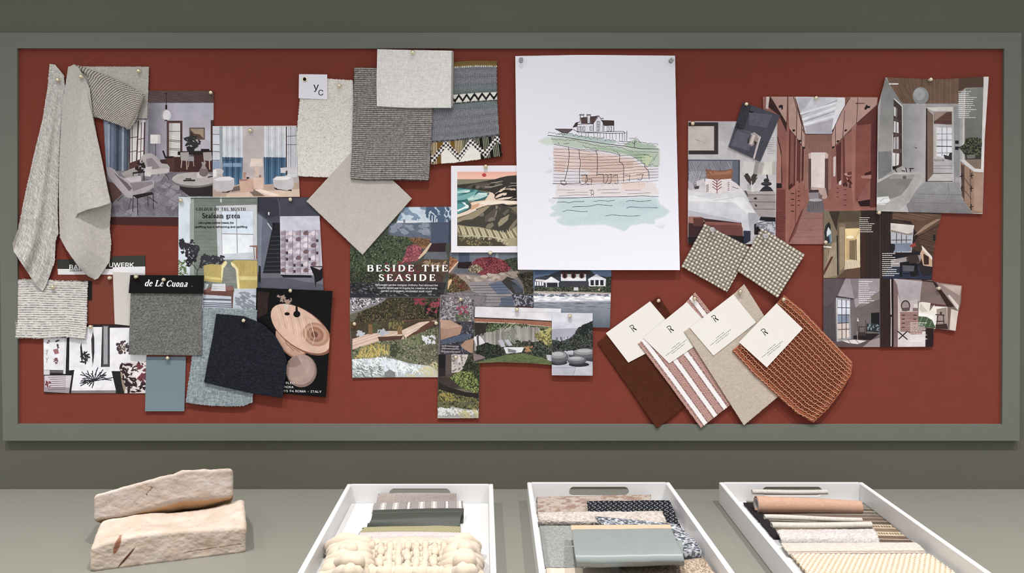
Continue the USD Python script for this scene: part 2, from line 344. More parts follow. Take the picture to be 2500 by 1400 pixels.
SERIF = {   # strokes in a box whose capitals are 1 tall: (width, points); thick 0.15, thin 0.055
 'A': (.78, [(.055, '.05,0 .39,1'), (.15, '.40,1 .70,0'), (.055, '.18,.36 .55,.36'), 's.05', 's.70']), 'B': (.68, [(.15, '.15,0 .15,1'), (.055, '.1,.97 .4,.97'), (.055, '.1,.03 .42,.03'), (.055, '.15,.53 .4,.53'), (.13, '.4,.97 .55,.9 .56,.75 .52,.6 .4,.53'), (.14, '.42,.53 .6,.45 .62,.27 .58,.1 .42,.03')]),
 'C': (.76, [(.15, '.3,.9 .16,.72 .13,.5 .16,.28 .3,.1'), (.06, '.3,.9 .45,.98 .58,.93 .66,.74'), (.06, '.3,.1 .46,.02 .6,.08 .68,.26')]), 'D': (.8, [(.15, '.16,0 .16,1'), (.055, '.08,.97 .4,.97'), (.055, '.08,.03 .4,.03'), (.15, '.4,.96 .58,.86 .66,.66 .67,.45 .6,.18 .4,.04')]),
 'E': (.66, [(.15, '.16,0 .16,1'), (.055, '.08,.97 .56,.97'), (.055, '.08,.03 .6,.03'), (.055, '.16,.52 .44,.52'), (.07, '.56,.97 .56,.78'), (.07, '.6,.03 .6,.24'), (.06, '.44,.62 .44,.42')]), 'F': (.62, [(.15, '.16,0 .16,1'), (.055, '.08,.97 .56,.97'), (.055, '.06,.03 .28,.03'), (.055, '.16,.52 .44,.52'), (.07, '.56,.97 .56,.78'), (.06, '.44,.62 .44,.42')]),
 'H': (.86, [(.15, '.17,0 .17,1'), (.15, '.67,0 .67,1'), (.055, '.17,.51 .67,.51'), 's.17', 's.67', 't.17', 't.67']), 'I': (.36, [(.15, '.18,0 .18,1'), 's.18', 't.18']), 'L': (.64, [(.15, '.16,0 .16,1'), 't.16', (.055, '.05,.03 .58,.03'), (.07, '.58,.03 .58,.26')]), 'M': (.98, [(.06, '.13,0 .13,1'), (.14, '.15,1 .47,.08'), (.055, '.48,.06 .78,1'), (.15, '.8,0 .8,1'), 's.13', 's.8', 't.13', 't.8']),
 'N': (.84, [(.06, '.14,0 .14,1'), (.14, '.14,1 .68,.04'), (.06, '.68,0 .68,1'), 's.14', 't.14', 't.68']), 'O': (.84, [(.15, '.3,.93 .17,.75 .13,.5 .17,.25 .3,.07'), (.15, '.54,.93 .67,.75 .71,.5 .67,.25 .54,.07'), (.06, '.3,.93 .42,.98 .54,.93'), (.06, '.3,.07 .42,.02 .54,.07')]), 'R': (.76, [(.15, '.16,0 .16,1'), (.055, '.08,.97 .42,.97'), (.055, '.16,.5 .4,.5'), (.13, '.4,.97 .56,.9 .58,.74 .54,.58 .4,.5'), (.14, '.4,.5 .68,0'), 's.16']),
 'S': (.6, [(.06, '.5,.78 .46,.93 .32,.98'), (.11, '.32,.98 .14,.9 .11,.74 .2,.6'), (.15, '.2,.6 .42,.46 .5,.32'), (.11, '.5,.32 .5,.14 .4,.05 .28,.02'), (.06, '.28,.02 .14,.08 .09,.26')]), 'T': (.74, [(.15, '.37,0 .37,1'), (.055, '.06,.97 .68,.97'), (.06, '.07,.97 .07,.76'), (.06, '.67,.97 .67,.76'), 's.37']), 'U': (.82, [(.15, '.17,1 .17,.3 .22,.12'), (.07, '.22,.12 .4,.02 .58,.1 .66,.3 .66,1'), 't.17', 't.66']),
 'a': (.5, [(.06, '.1,.56 .16,.66 .26,.68'), (.12, '.26,.68 .36,.6 .37,.45 .37,.05'), (.06, '.37,.4 .2,.34'), (.11, '.2,.34 .1,.22 .12,.06 .22,.03'), (.05, '.22,.03 .37,.14'), (.05, '.37,.03 .47,.04')]), 'd': (.56, [(.13, '.2,.64 .11,.5 .1,.32 .13,.14 .22,.04'), (.05, '.2,.64 .3,.69 .41,.6'), (.05, '.22,.04 .32,.03 .41,.12'), (.12, '.42,0 .42,1.05'), (.05, '.3,1.03 .42,1.05'), (.05, '.42,.02 .52,.04')]), 'e': (.48, [(.05, '.1,.4 .4,.4'), (.06, '.4,.4 .38,.6 .26,.68'), (.12, '.26,.68 .13,.55 .1,.36 .13,.14 .24,.04'), (.05, '.24,.04 .34,.03 .42,.14')]), 'f': (.36, [(.12, '.16,0 .16,.85'), (.06, '.16,.85 .22,1.02 .36,.98'), (.05, '.04,.66 .32,.66'), 's.16']),
 'g': (.5, [(.11, '.2,.66 .1,.55 .12,.38 .22,.32'), (.11, '.26,.66 .36,.55 .34,.4 .24,.32'), (.05, '.16,.34 .1,.22 .16,.16'), (.11, '.16,.14 .36,.12 .42,.0 .36,-.16 .2,-.2'), (.06, '.2,-.2 .06,-.12 .08,0 .18,.1'), (.05, '.34,.62 .48,.7')]), 'm': (.88, [(.12, '.14,0 .14,.68'), (.12, '.42,0 .42,.5'), (.12, '.7,0 .7,.5'), (.06, '.14,.52 .28,.68 .38,.64 .42,.5'), (.06, '.42,.52 .56,.68 .66,.64 .7,.5'), 's.14', 's.42', 's.7']), 'n': (.6, [(.12, '.14,0 .14,.68'), (.12, '.42,0 .42,.5'), (.06, '.14,.52 .28,.68 .38,.64 .42,.5'), 's.14', 's.42']), 'o': (.52, [(.12, '.2,.65 .11,.5 .1,.34 .13,.16 .2,.05'), (.12, '.3,.65 .4,.5 .41,.34 .38,.16 .3,.05'), (.05, '.2,.65 .25,.69 .3,.65'), (.05, '.2,.05 .25,.01 .3,.05')]), 'r': (.42, [(.12, '.14,0 .14,.68'), (.06, '.14,.5 .26,.66 .38,.64'), 's.14']), 'u': (.58, [(.12, '.13,.68 .13,.2 .2,.06'), (.06, '.2,.06 .3,.03 .41,.14'), (.12, '.42,.68 .42,0'), (.05, '.03,.66 .13,.66'), (.05, '.42,.02 .52,.03')]), ' ': (.34, [])}
def serif(text, track=0.0, slant=0.0):
    out, x = [], 0.0
    for ch in text:
        wd, st = SERIF[ch]
        for s in st:
            if isinstance(s, str):
                cx_ = float(s[1:]); yy = 0.025 if s[0] == 's' else 0.975; k = 0.13; w_, p = 0.05, np.array([(cx_ - k, yy), (cx_ + k, yy)])
            else: w_, p = s[0], arr(s[1])
            out.append(LineString(p + [x, 0]).buffer(w_ / 2, cap_style=2, join_style=1, quad_segs=2))
        x += wd + track
    g = unary_union(out).buffer(.017)
    if slant: g = affinity.affine_transform(g, [1, slant, 0, 1, 0, 0])
    return cat_mesh([trimesh.creation.extrude_polygon(a, 0.02, engine='earcut') for a in getattr(g, 'geoms', [g])]), x

def fabric(name, label, cat, shape, lev, hf, cf, thick=0.0012, step=1.35, mat='cloth', part='cloth', fray=0.0, seed=0, group=None, back='rim', drape=None, smooth=True, parts=True):
    """A cloth swatch on the board with its weave in relief. hf and cf take (x mm across, y mm down, u, v) and give metres of relief and the yarn colours."""
    pl = patch(shape, 9, 9); wpx = np.hypot(*np.diff(pl, axis=1).reshape(-1, 8, 2).transpose(2, 0, 1)).sum(1).max(); hpx = np.hypot(*np.diff(pl, axis=0).transpose(2, 0, 1)).sum(0).max()
    nu, nv = max(6, int(wpx / step)), max(6, int(hpx / step)); g = patch(shape, nu, nv)
    u, v = np.meshgrid(np.linspace(0, 1, nu), np.linspace(0, 1, nv)); xm, ym = u * wpx / 1.3, v * hpx / 1.3
    if fray:
        rg = np.random.default_rng(seed)
        for sl, ax in ((np.s_[0, :], 1), (np.s_[-1, :], 1), (np.s_[:, 0], 0), (np.s_[:, -1], 0)): g[sl + (ax,)] += rg.normal(0, fray, g[sl + (ax,)].shape)
    lev = lev / 1000.0; h = np.asarray(hf(xm, ym, u, v), float) + np.zeros_like(u); dr = drape(u, v) if drape else np.zeros_like(u)
    fr = W(g[..., 0], g[..., 1], -(lev + dr + thick + h)); bk = W(g[..., 0], g[..., 1], -(lev + dr))
    m = shell(fr, back_grid=bk) if back == 'grid' else shell(fr, back_ring=bk.reshape(-1, 3)[ring(nv, nu)])
    c = np.clip(alb(np.clip(np.asarray(cf(xm, ym, u, v), float).reshape(-1, 3), 0, 255)) * 1.28, 0, .86); nb = len(m[0]) - len(c); edge = c if back == 'grid' else np.vstack([c[ring(nv, nu)], c.mean(0)])
    cen = g.reshape(-1, 2).mean(0)
    if parts:
        t = thing(name, label, cat, group, loc=W(cen[0], cen[1], -lev)); obj(part, m, mat, t, col=np.vstack([c, edge]), smooth=smooth)
    else: t = obj(name, m, mat, None, smooth=smooth, col=np.vstack([c, edge]), label=label, cat=cat, group=group)
    LEV[str(t.GetPath())] = lambda x, y: lev + thick + 0.0006
    return t
def fbm(x, y, seed=0, o=3): return meshkit.fbm(np.stack([x, y, np.full_like(x, 0.37)], -1), o, seed)
def nz(x, y, seed=0): return meshkit.noise(np.stack([x, y, np.full_like(x, 0.37)], -1), seed)
def mixc(t, a, b): t = np.clip(t, 0, 1)[..., None]; return np.asarray(a, float) * (1 - t) + np.asarray(b, float) * t

# push pins: one is built, the others refer to it
def lathe(prof, n=20):
    prof = np.array(prof, float); th = np.linspace(0, 2 * np.pi, n, endpoint=False); k = len(prof)
    v = np.stack([prof[:, None, 0] * np.cos(th), -np.broadcast_to(prof[:, None, 1], (k, n)), prof[:, None, 0] * np.sin(th)], -1).reshape(-1, 3)
    i, j = np.meshgrid(np.arange(k - 1), np.arange(n), indexing='ij'); j2 = (j + 1) % n
    A, B, C_, E = (i * n + j).ravel(), (i * n + j2).ravel(), ((i + 1) * n + j).ravel(), ((i + 1) * n + j2).ravel()
    return trimesh.Trimesh(v, np.vstack([np.stack([A, C_, B], 1), np.stack([B, C_, E], 1)]), process=False)
PINS = {}
def pin(px, py, lev, label, kind='brass', r=1.0, tilt=(0, 0), group=None):
    loc = W(px, py, -lev - 0.0001)
    if kind not in PINS:
        t = thing('push_pin' if kind == 'brass' else 'clear_push_pin', label, 'push pin', group, loc=loc); o = np.asarray(loc)
        if kind == 'brass':
            head = lathe([(0.0001, .0068), (.0016, .0066), (.003, .0058), (.0039, .0044), (.0041, .0034), (.0038, .0028), (.0028, .0022), (.0001, .0022)])
            neck = lathe([(.0001, .0024), (.0022, .0023), (.0021, .001), (.003, .0004), (.0032, .0), (.0001, .0)])
        else:
            head = lathe([(0.0001, .0085), (.0040, .0085), (.0046, .0078), (.0044, .0070), (.0026, .0062), (.0001, .0062)])
            neck = lathe([(.0001, .0064), (.0024, .0063), (.0022, .003), (.0040, .001), (.0043, .0), (.0001, .0)])
        for nm, mm in (('head', head), ('collar', neck)):
            mm.apply_scale(r); mm.apply_translation(o); obj(nm, mm, 'brass' if kind == 'brass' else 'clear_plastic', t, smooth=40)
        PINS[kind] = t; return t
    x = UsdGeom.Xform.Define(stage, numbered('/World/' + PINS[kind].GetPath().name))
    x.GetPrim().GetReferences().AddInternalReference(PINS[kind].GetPath()); x.GetPrim().SetInstanceable(True)
    x.ClearXformOpOrder(); x.AddTranslateOp().Set(Gf.Vec3d(*map(float, loc)))
    if tilt != (0, 0): x.AddRotateXYZOp().Set(Gf.Vec3f(tilt[0], 0, tilt[1]))
    return tag(x, label, 'push pin', group)

# ------------------------------------------------------------------ left group: pages and cards
C1, C2, C3, C4 = ((0, 80, 560, 560), 1633), ((0, 540, 560, 1040), 1568), ((400, 280, 900, 760), 1458), ((400, 640, 860, 1040), 1610)
a = Art(*C1)
a.r((92, 72, 70), 700, 395, 1540, 503, .25).lines((70, 52, 50), '740,410 1520,410 1520,500 740,500', 14, 16, 2.5, 1)
a.r(('h', (98, 94, 106), (182, 177, 190)), 1028, 500, 1260, 1000).r(('v', (176, 172, 186), (192, 186, 196)), 1255, 500, 1530, 1000)
a.p((150, 146, 158), '1040,500 1060,500 1052,860 1030,860')
a.l((40, 32, 34), 4, '1183,432 1183,520').e((35, 28, 30), 1183, 434, 12, 5).r((35, 28, 30), 1176, 514, 1190, 546).e((168, 164, 170), 1183, 586, 36, 40).e((222, 219, 222), 1188, 588, 29, 37).r((60, 50, 50), 1172, 620, 1192, 629)
a.r((84, 56, 50), 1187, 627, 1299, 890).r((206, 203, 198), 1203, 644, 1283, 884).p((186, 182, 178), '1203,644 1230,644 1216,884 1203,884').ls((92, 70, 64), 4, '1203,703 1283,703', '1203,763 1283,770', '1203,772 1283,779', '1203,822 1283,828', '1203,832 1283,838')
a.r((70, 42, 38), 1500, 622, 1522, 1000).r((100, 78, 70), 1348, 676, 1458, 762).r((164, 142, 118), 1356, 684, 1450, 754).p((95, 70, 62), '1356,690 1385,720 1420,722 1450,754 1356,754').p((60, 45, 42), '1356,700 1380,728 1356,748')
a.p(('v', (206, 203, 205), (222, 218, 215)), '975,620 1035,620 1028,920 960,940').p((214, 210, 210), '920,660 975,640 970,920 915,940')
a.ls((74, 46, 44), 9, '985,630 972,930', '924,660 922,940', '1030,640 1024,905').ls((80, 52, 48), 5, '940,660 940,930', '920,750 975,742', '920,850 972,842', '1008,640 1000,905', '985,760 1028,752', '985,850 1026,840').p((86, 52, 48), '918,930 1000,900 1000,945 918,975')
a.p((86, 96, 114), '738,620 925,640 915,990 742,990').p((132, 146, 168), '742,630 772,634 768,960 746,962').p((104, 118, 142), '790,640 812,640 806,985 788,985').p((156, 166, 182), '768,650 782,650 780,955 770,955').p((58, 66, 80), '828,640 850,644 846,985 826,985').p((148, 158, 172), '868,646 884,648 880,985 866,985').p((66, 74, 88), '905,650 920,652 914,985 900,985')
a.p((122, 118, 126), '742,985 1600,985 1600,1330 742,1330', .18).p((92, 66, 60), '742,1050 850,1085 870,1150 800,1215 742,1215').leaf((106, 102, 110), '880,1000 1520,1000 1520,1300 770,1300 800,1220 900,1150', 60, 80, 3, .5, 30, 40, .25).leaf((142, 138, 146), '880,1000 1520,1000 1520,1300 770,1300 800,1220 900,1150', 50, 80, 4, .4, -40, 30, .25).lines((98, 94, 102), '880,1100 1520,1000 1520,1300 780,1300', 28, 60, 3, 5).lines((100, 96, 104), '880,1100 1520,1000 1520,1300 780,1300', -35, 70, 3, 6)
a.p((160, 150, 148), '860,1000 960,960 1000,1010 900,1040')
a.p((66, 38, 36), '1140,905 1520,850 1520,992 1230,992 1140,950').p((84, 50, 46), '1180,880 1240,880 1240,990 1200,990').p((38, 28, 28), '1265,846 1520,838 1520,868 1265,872').r((30, 24, 26), 1430, 828, 1490, 848)
a.leaf((46, 48, 44), '1310,760 1350,730 1400,735 1425,780 1390,820 1330,810', 42, 34, 5, .35).p((40, 36, 38), '1325,812 1390,812 1380,852 1335,852')
for X in (1283, 1445): a.p((168, 158, 156), [(X, 852), (X + 60, 850), (X + 66, 905), (X + 50, 915), (X + 5, 908)]).ls((190, 165, 145), 7, [(X + 12, 910), (X + 6, 960)], [(X + 45, 912), (X + 48, 972)])
a.p((156, 150, 154), '1335,880 1380,880 1382,915 1340,915').ls((170, 150, 135), 6, '1345,915 1340,955', '1376,915 1380,950').l((26, 22, 24), 12, '1160,840 1178,890 1230,885')
a.r((226, 222, 216), 1070, 726, 1142, 790).r((200, 196, 192), 1122, 726, 1142, 790).l((40, 34, 36), 4, '1108,790 1108,905')
a.p((176, 166, 168), '990,922 1010,880 1035,860 1075,858 1115,882 1150,930 1192,936 1209,958 1205,992 1180,1006 1070,1012 1042,1020 1030,960').p((140, 130, 134), '1040,900 1080,890 1120,935 1140,960 1090,985 1050,950').p((198, 190, 190), '1060,975 1180,965 1205,970 1200,995 1075,1010').ls((35, 30, 32), 4, '1130,1008 1128,1020', '1180,1005 1205,1048')
a.p((204, 196, 194), '1028,960 1080,952 1084,1000 1070,1025 1030,1020').p((30, 26, 26), '945,995 1030,985 1032,996 945,1006').ls((30, 26, 26), 5, '950,1000 946,1035', '1022,996 1026,1052', '990,1000 988,1045').leaf((44, 30, 30), '960,930 1010,915 1032,960 1000,990 970,970', 22, 30, 6, .5)
a.p((172, 162, 167), '755,962 780,956 815,975 850,1022 885,1035 960,1018 1000,1018 1008,1035 1005,1060 1080,1050 1098,1062 1095,1100 1060,1125 945,1180 905,1175 860,1130 800,1060 770,1020').p((104, 94, 100), '800,985 850,1030 905,1070 940,1110 920,1130 870,1070').p((196, 187, 190), '880,1040 1000,1020 1004,1056 930,1066').p((136, 126, 132), '925,1070 1085,1058 1090,1078 950,1128')
a.p((40, 28, 28), '943,1158 1080,1134 1096,1150 975,1182').ls((35, 28, 30), 5, '948,1160 946,1275', '978,1180 980,1298', '1090,1150 1092,1255', '1052,1170 1056,1235').ls((30, 26, 28), 4, '870,1165 835,1200', '935,1180 915,1255', '1060,1170 1120,1215')
a.p((42, 36, 38), '1280,1085 1530,1085 1520,1165 1350,1165 1280,1115').e((120, 112, 112), 1385, 1052, 163, 52).e((178, 170, 168), 1385, 1042, 160, 48)
a.p((44, 36, 40), '1305,1048 1390,1046 1390,1058 1305,1058').r((70, 60, 62), 1320, 1036, 1362, 1046).p((206, 196, 192), '1400,1035 1402,1000 1415,990 1435,995 1440,1035').e((120, 104, 102), 1450, 992, 33, 33).p((150, 136, 134), '1432,920 1468,920 1460,945 1472,970 1428,970 1440,945').l((40, 30, 32), 8, '1480,1030 1545,1015')
living = sheet('magazine_page', 'dining room magazine page with pale armchairs, brown ceiling and globe pendant, behind the linen swatches', 'magazine page', [(248, 221), (522, 222), (519, 531), (266, 530)], .8, a, (150, 146, 155), bend=curl(390, 450, 390, 221, .0012))
sheet('paper_strip', 'dark maroon strip of page showing below the dining room page', 'paper strip', [(268, 525), (438, 527), (437, 552), (267, 548)], .3, Art().p((66, 36, 36), '200,500 500,500 500,600 200,600', .1), edge=(90, 60, 58))

a = Art(*C3)
a.p(('v', (196, 186, 186), (176, 162, 160)), '340,80 970,80 970,600 340,600').p((205, 208, 218), '345,84 418,84 416,400 345,400').ls((90, 74, 76), 4, '345,140 416,140', '345,212 416,216', '345,262 416,266', '345,325 416,325', '383,325 381,400').p((150, 170, 196), '345,330 416,330 416,400 345,400', .1).ls((70, 80, 100), 2, *['%d,330 %d,400' % (x, x) for x in range(350, 416, 9)]).l((70, 58, 60), 6, '414,84 412,420')
a.p((150, 158, 168), '395,84 418,84 418,380 400,380')
for x0, x1 in ((418, 562), (712, 872)):
    a.p(('v', (206, 206, 212), (196, 202, 212)), [(x0, 84), (x1, 84), (x1 + 2, 310), (x0, 305)]).p(('v', (52, 84, 112), (66, 104, 136)), [(x0 - 2, 302), (x1, 306), (x1 - 4, 505), (x0 + 4, 500)])
    for j in range(7):
        X = x0 + 10 + j * (x1 - x0 - 20) / 6; a.l((170, 175, 186) if j % 2 else (226, 226, 230), 5 if j % 2 else 7, [(X, 84), (X + 2, 306)]).l((34, 60, 86) if j % 2 else (92, 128, 158), 6, [(X + 1, 310), (X, 498)])
a.r((120, 150, 180), 420, 345, 555, 372, .1).ls((30, 50, 74), 4, '490,320 488,480', '420,325 495,325')
a.p((205, 205, 212), '872,84 960,84 960,440 880,460').ls((150, 150, 160), 4, *['%d,84 %d,420' % (x, x) for x in (890, 905, 920, 935)]).ls((96, 80, 82), 4, '872,155 960,150', '872,215 960,215', '905,84 905,380').l((74, 56, 58), 7, '872,84 872,385')
a.p((178, 152, 136), '345,540 430,520 560,490 700,500 970,480 970,600 345,600').p((206, 180, 160), '450,560 970,530 970,600 440,600').p((228, 208, 190), '640,535 690,530 830,575 760,580').p((120, 98, 88), '600,540 640,532 720,580 640,582').p((108, 92, 86), '480,520 560,500 545,540 480,550')
a.p((222, 204, 190), '620,312 700,316 706,376 612,376').p((196, 180, 168), '612,368 706,368 706,376 612,376').p((206, 178, 160), '648,378 675,378 680,440 645,440').p((196, 158, 138), '535,462 636,455 638,548 545,556').p((214, 180, 160), '636,450 710,450 708,528 640,528').p((150, 112, 98), '535,462 590,458 600,470 540,474').p((176, 130, 112), '565,412 588,412 580,440 584,455 566,455').p((44, 34, 36), '586,446 610,446 604,458 592,458').r((140, 110, 90), 678, 430, 692, 448)
a.p((40, 36, 40), '400,540 480,540 460,556 420,556').p((190, 184, 186), '352,462 400,442 470,440 502,455 503,500 490,535 440,550 380,548 356,530').p((222, 218, 218), '356,462 400,446 470,444 498,456 470,470 380,474').p((196, 190, 192), '346,395 380,383 412,385 426,400 420,420 386,420 384,445 352,460 346,450').p((228, 224, 222), '350,395 372,390 374,440 352,448')
a.p((40, 36, 40), '780,520 910,535 910,545 800,535').p((190, 184, 186), '775,460 800,440 870,436 920,445 926,500 915,528 880,540 810,530 780,505').p((224, 219, 219), '782,458 806,444 870,440 915,448 880,464 810,468').p((198, 192, 194), '830,380 880,375 940,376 938,416 832,416').r((60, 50, 54), 868, 400, 880, 430)
curtain = sheet('magazine_page', 'lounge magazine page with white and blue curtains and two round boucle stools', 'magazine page', [(519, 308), (724, 307), (732, 481), (519, 482)], 1.9, a, bend=curl(620, 400, 620, 482, .0016))

a = Art(*C3)
a.p((206, 216, 226), '100,585 190,590 190,1150 100,1150').leaf((90, 110, 70), '105,1040 165,1040 165,1145 105,1145', 60, 22, 1, .5).leaf((200, 205, 190), '105,1040 165,1040 165,1145 105,1145', 25, 16, 11, .5)
a.r((116, 124, 116), 185, 590, 700, 1260).lines((98, 106, 99), '225,600 670,600 670,1240 225,1240', 1, 27, 2.4, 2, .05).r((152, 158, 152), 185, 590, 218, 1150).l((96, 104, 100), 4, '218,600 218,1140').p((200, 204, 206), '155,588 190,588 192,638 165,610').p((190, 194, 196), '400,590 414,590 412,628 400,622').l((70, 78, 74), 6, '190,598 660,594')
a.p((196, 198, 202), '372,650 662,642 665,1032 384,1034').p((206, 218, 232), '414,686 632,684 636,1028 418,1008').p((224, 230, 238), '414,840 634,848 634,1005 418,1005').ls((150, 152, 160), 7, '516,686 524,1005', '412,848 634,854').l((168, 170, 178), 5, '408,660 416,1030').l((170, 172, 178), 4, '385,690 632,684').p((190, 198, 206), '420,995 634,980 636,1030 418,1020', .15).l((140, 146, 152), 4, '384,1034 664,1034')
a.p((140, 100, 84), '610,934 668,932 668,1030 655,1030 655,945 612,942').l((120, 84, 72), 5, '640,945 645,1030')
a.leaf((48, 46, 54), '110,905 130,880 165,930 200,895 250,950 240,1000 200,1010 170,1000 130,985', 95, 30, 7, .42).leaf((38, 36, 44), '160,1000 235,990 220,1060 170,1080', 40, 30, 8, .45).leaf((50, 48, 56), '270,1010 300,995 340,1010 425,1010 425,1045 380,1075 320,1070 260,1090', 85, 30, 9, .42).ls((50, 44, 46), 5, '150,950 185,1040 240,1110', '270,1060 240,1110 235,1145')
a.p((178, 158, 84), '285,1075 330,1065 415,1070 425,1045 450,1050 432,1080 420,1110 414,1200 285,1185').p((206, 188, 112), '290,1148 415,1165 414,1180 290,1170').p((222, 208, 150), '410,1075 440,1040 452,1056 424,1100 416,1180 408,1180').p((182, 160, 84), '478,1050 505,1038 665,1040 672,1250 620,1255 540,1270 520,1200 515,1110 480,1075').p((206, 190, 118), '530,1152 670,1152 672,1178 540,1178').p((226, 214, 160), '476,1050 500,1062 530,1100 540,1250 530,1285 520,1200 512,1105 480,1070').lines((160, 138, 66), '540,1060 665,1060 668,1140 540,1140', 90, 30, 3, 3)
a.p((126, 130, 122), '425,1090 505,1090 520,1200 480,1205 420,1200').lines((104, 108, 102), '425,1090 505,1090 520,1200 480,1205 420,1200', 0, 18, 2, 5)
a.p((182, 190, 200), '275,1240 660,1240 660,1420 275,1420', .15).lines((92, 98, 116), '280,1310 480,1310 480,1400 280,1400', 2, 15, 7, 10).leaf((130, 134, 144), '520,1270 660,1270 660,1420 520,1400', 40, 50, 12, .3, 20, 30, .3)
a.p((104, 66, 60), '282,1250 340,1225 490,1222 502,1250 496,1270 490,1380 482,1380 480,1295 282,1282').p((134, 92, 82), '282,1252 345,1226 488,1224 500,1250 290,1266').p((208, 208, 212), '345,1205 438,1205 440,1258 336,1254').ls((150, 150, 156), 3, '342,1225 440,1230', '340,1240 440,1244').p((196, 200, 206), '290,1200 320,1210 300,1250 288,1245')
seafoam = sheet('magazine_page', 'sage green porch magazine page with yellow armchairs and black lettering over a window', 'magazine page', [(436, 481), (629, 482), (628, 765), (435, 765)], 3.0, a, (200, 210, 220), bend=curl(540, 560, 540, 481, .001))
o = .0037
for s_, x, y, cap, tr in (('COLOUR OF THE MONTH', 478.5, 515, 8.2, .12),): text_px('', x, y, cap, parent=seafoam, on=o, mesh=serif(s_, tr)[0], xs=122 / (serif(s_, tr)[1] * 8.2))
m_, w_ = serif('Seafoam green', .05); text_px('', 493, 533, 12, parent=seafoam, on=o, mesh=m_, xs=94 / (w_ * 12))
text_px('Like a green summer breeze, this', 484, 546.5, 4.6, parent=seafoam, on=o, bold=True, w=86)
text_px('uplifting hue is refreshing and uplifting', 475, 556.5, 4.6, parent=seafoam, on=o, bold=True, w=128)

a = Art(*C3)
a.p((66, 68, 80), '640,590 1080,590 1130,720 830,730 775,770 720,755 660,690', .12).p((52, 54, 64), '830,600 815,640 828,720 735,740 700,700 660,690 660,600').l((96, 98, 108), 4, '812,600 826,660 824,722').p((220, 220, 224), '742,694 752,694 751,716 743,716')
a.p((100, 104, 120), '660,690 735,755 775,830 705,1130 690,1140 665,1140').p((122, 126, 142), '660,700 700,735 690,1120 668,1120').p((70, 74, 88), '735,770 790,770 775,830').l((190, 194, 206), 8, '738,772 776,828')
a.p((30, 30, 36), '780,770 830,770 830,1130 705,1130').ls((62, 64, 74), 5, *['%d,%d %d,%d' % (770 - k * 7, 870 + k * 30, 828, 868 + k * 30) for k in range(9)]).p((20, 20, 26), '770,770 790,770 788,830 778,820')
a.p((104, 104, 116), '690,1130 1140,1130 1140,1250 690,1250').p((84, 84, 96), '690,1165 860,1160 1000,1190 1140,1210 1140,1250 690,1250').p((28, 26, 32), '675,1075 690,1080 690,1200 672,1190').p((22, 20, 26), '830,1140 1050,1145 1055,1162 850,1160')
a.p(('v', (196, 196, 210), (186, 182, 196)), '826,724 1130,722 1135,1145 832,1140').p((170, 164, 178), '832,830 1115,820 1118,1140 836,1136', .12)
R_ = random.Random(4)
for i in range(5):
    X = 850 + i * 54
    for j in range(7):
        Y = 830 + j * 44; v = R_.random(); c = (112, 86, 94) if (i + j) % 3 == 0 and v > .25 else ((214, 202, 208) if v > .45 else (150, 132, 142))
        a.p(c, [(X - 8, Y), (X + 8, Y - 4), (X + 22, Y + 10), (X + 20, Y + 26), (X - 2, Y + 30), (X - 20, Y + 24), (X - 18, Y + 10)]).p((62, 50, 60) if v < .2 else (196, 184, 192), [(X + 18, Y + 14), (X + 34, Y + 14), (X + 34, Y + 34), (X + 18, Y + 34)])
    a.l((122, 100, 108), 4, [(X + 12, 822), (X + 14, 1138)])
a.p((20, 18, 22), '1040,1080 1140,1080 1140,1150 1120,1180 1085,1195 1080,1240 1070,1150 1052,1110').p((170, 160, 165), '1060,1085 1130,1088 1110,1108')
stairs = sheet('magazine_page', 'dark staircase magazine page with a pale pink patterned hanging quilt', 'magazine page', [(624, 483), (778, 482), (790, 712), (626, 716)], 2.1, a, (66, 68, 80), bend=curl(710, 600, 790, 712, .0012))

cardA = sheet('paint_card', 'russet brown paint sample card with a dark header, under the black-striped linen swatch', 'paint card', [(139, 634), (278, 633), (280, 792), (150, 792)], .5, Art().r((56, 56, 52), 130, 630, 290, 660).r((222, 220, 222), 130, 657, 290, 672).r((112, 58, 46), 130, 671, 290, 800), mat='matt_print')
text_px('BAUWERK', 168, 658.5, 11.5, parent=cardA, on=.0008, m='white_ink', bold=True, w=82); text_px('COLOUR', 170, 663, 5, parent=cardA, on=.0009, bold=True, w=30)
cardB = sheet('paint_card', 'off-white paint sample card with a dark header, tucked behind the black fabric label', 'paint card', [(274, 626), (354, 624), (356, 800), (280, 792)], 1.1, Art().p((58, 58, 54), '270,620 356,620 356,651 270,653').p((226, 224, 226), '270,653 356,651 356,669 270,666').p((200, 194, 188), '270,664 358,668 360,804 272,804'), mat='matt_print')
text_px('UWERK', 264.5, 652.5, 10.5, parent=cardB, on=.0014, m='white_ink', bold=True, w=61); 
obj('rule_line', cat_mesh([trimesh.Trimesh(*meshkit.arrays((W(np.array([275., 326, 326, 275]), np.array([656., 655, 656.2, 657.2]), -.00148), np.array([[0, 2, 1], [0, 3, 2]])))[:2], process=False)]), 'ink', cardB)

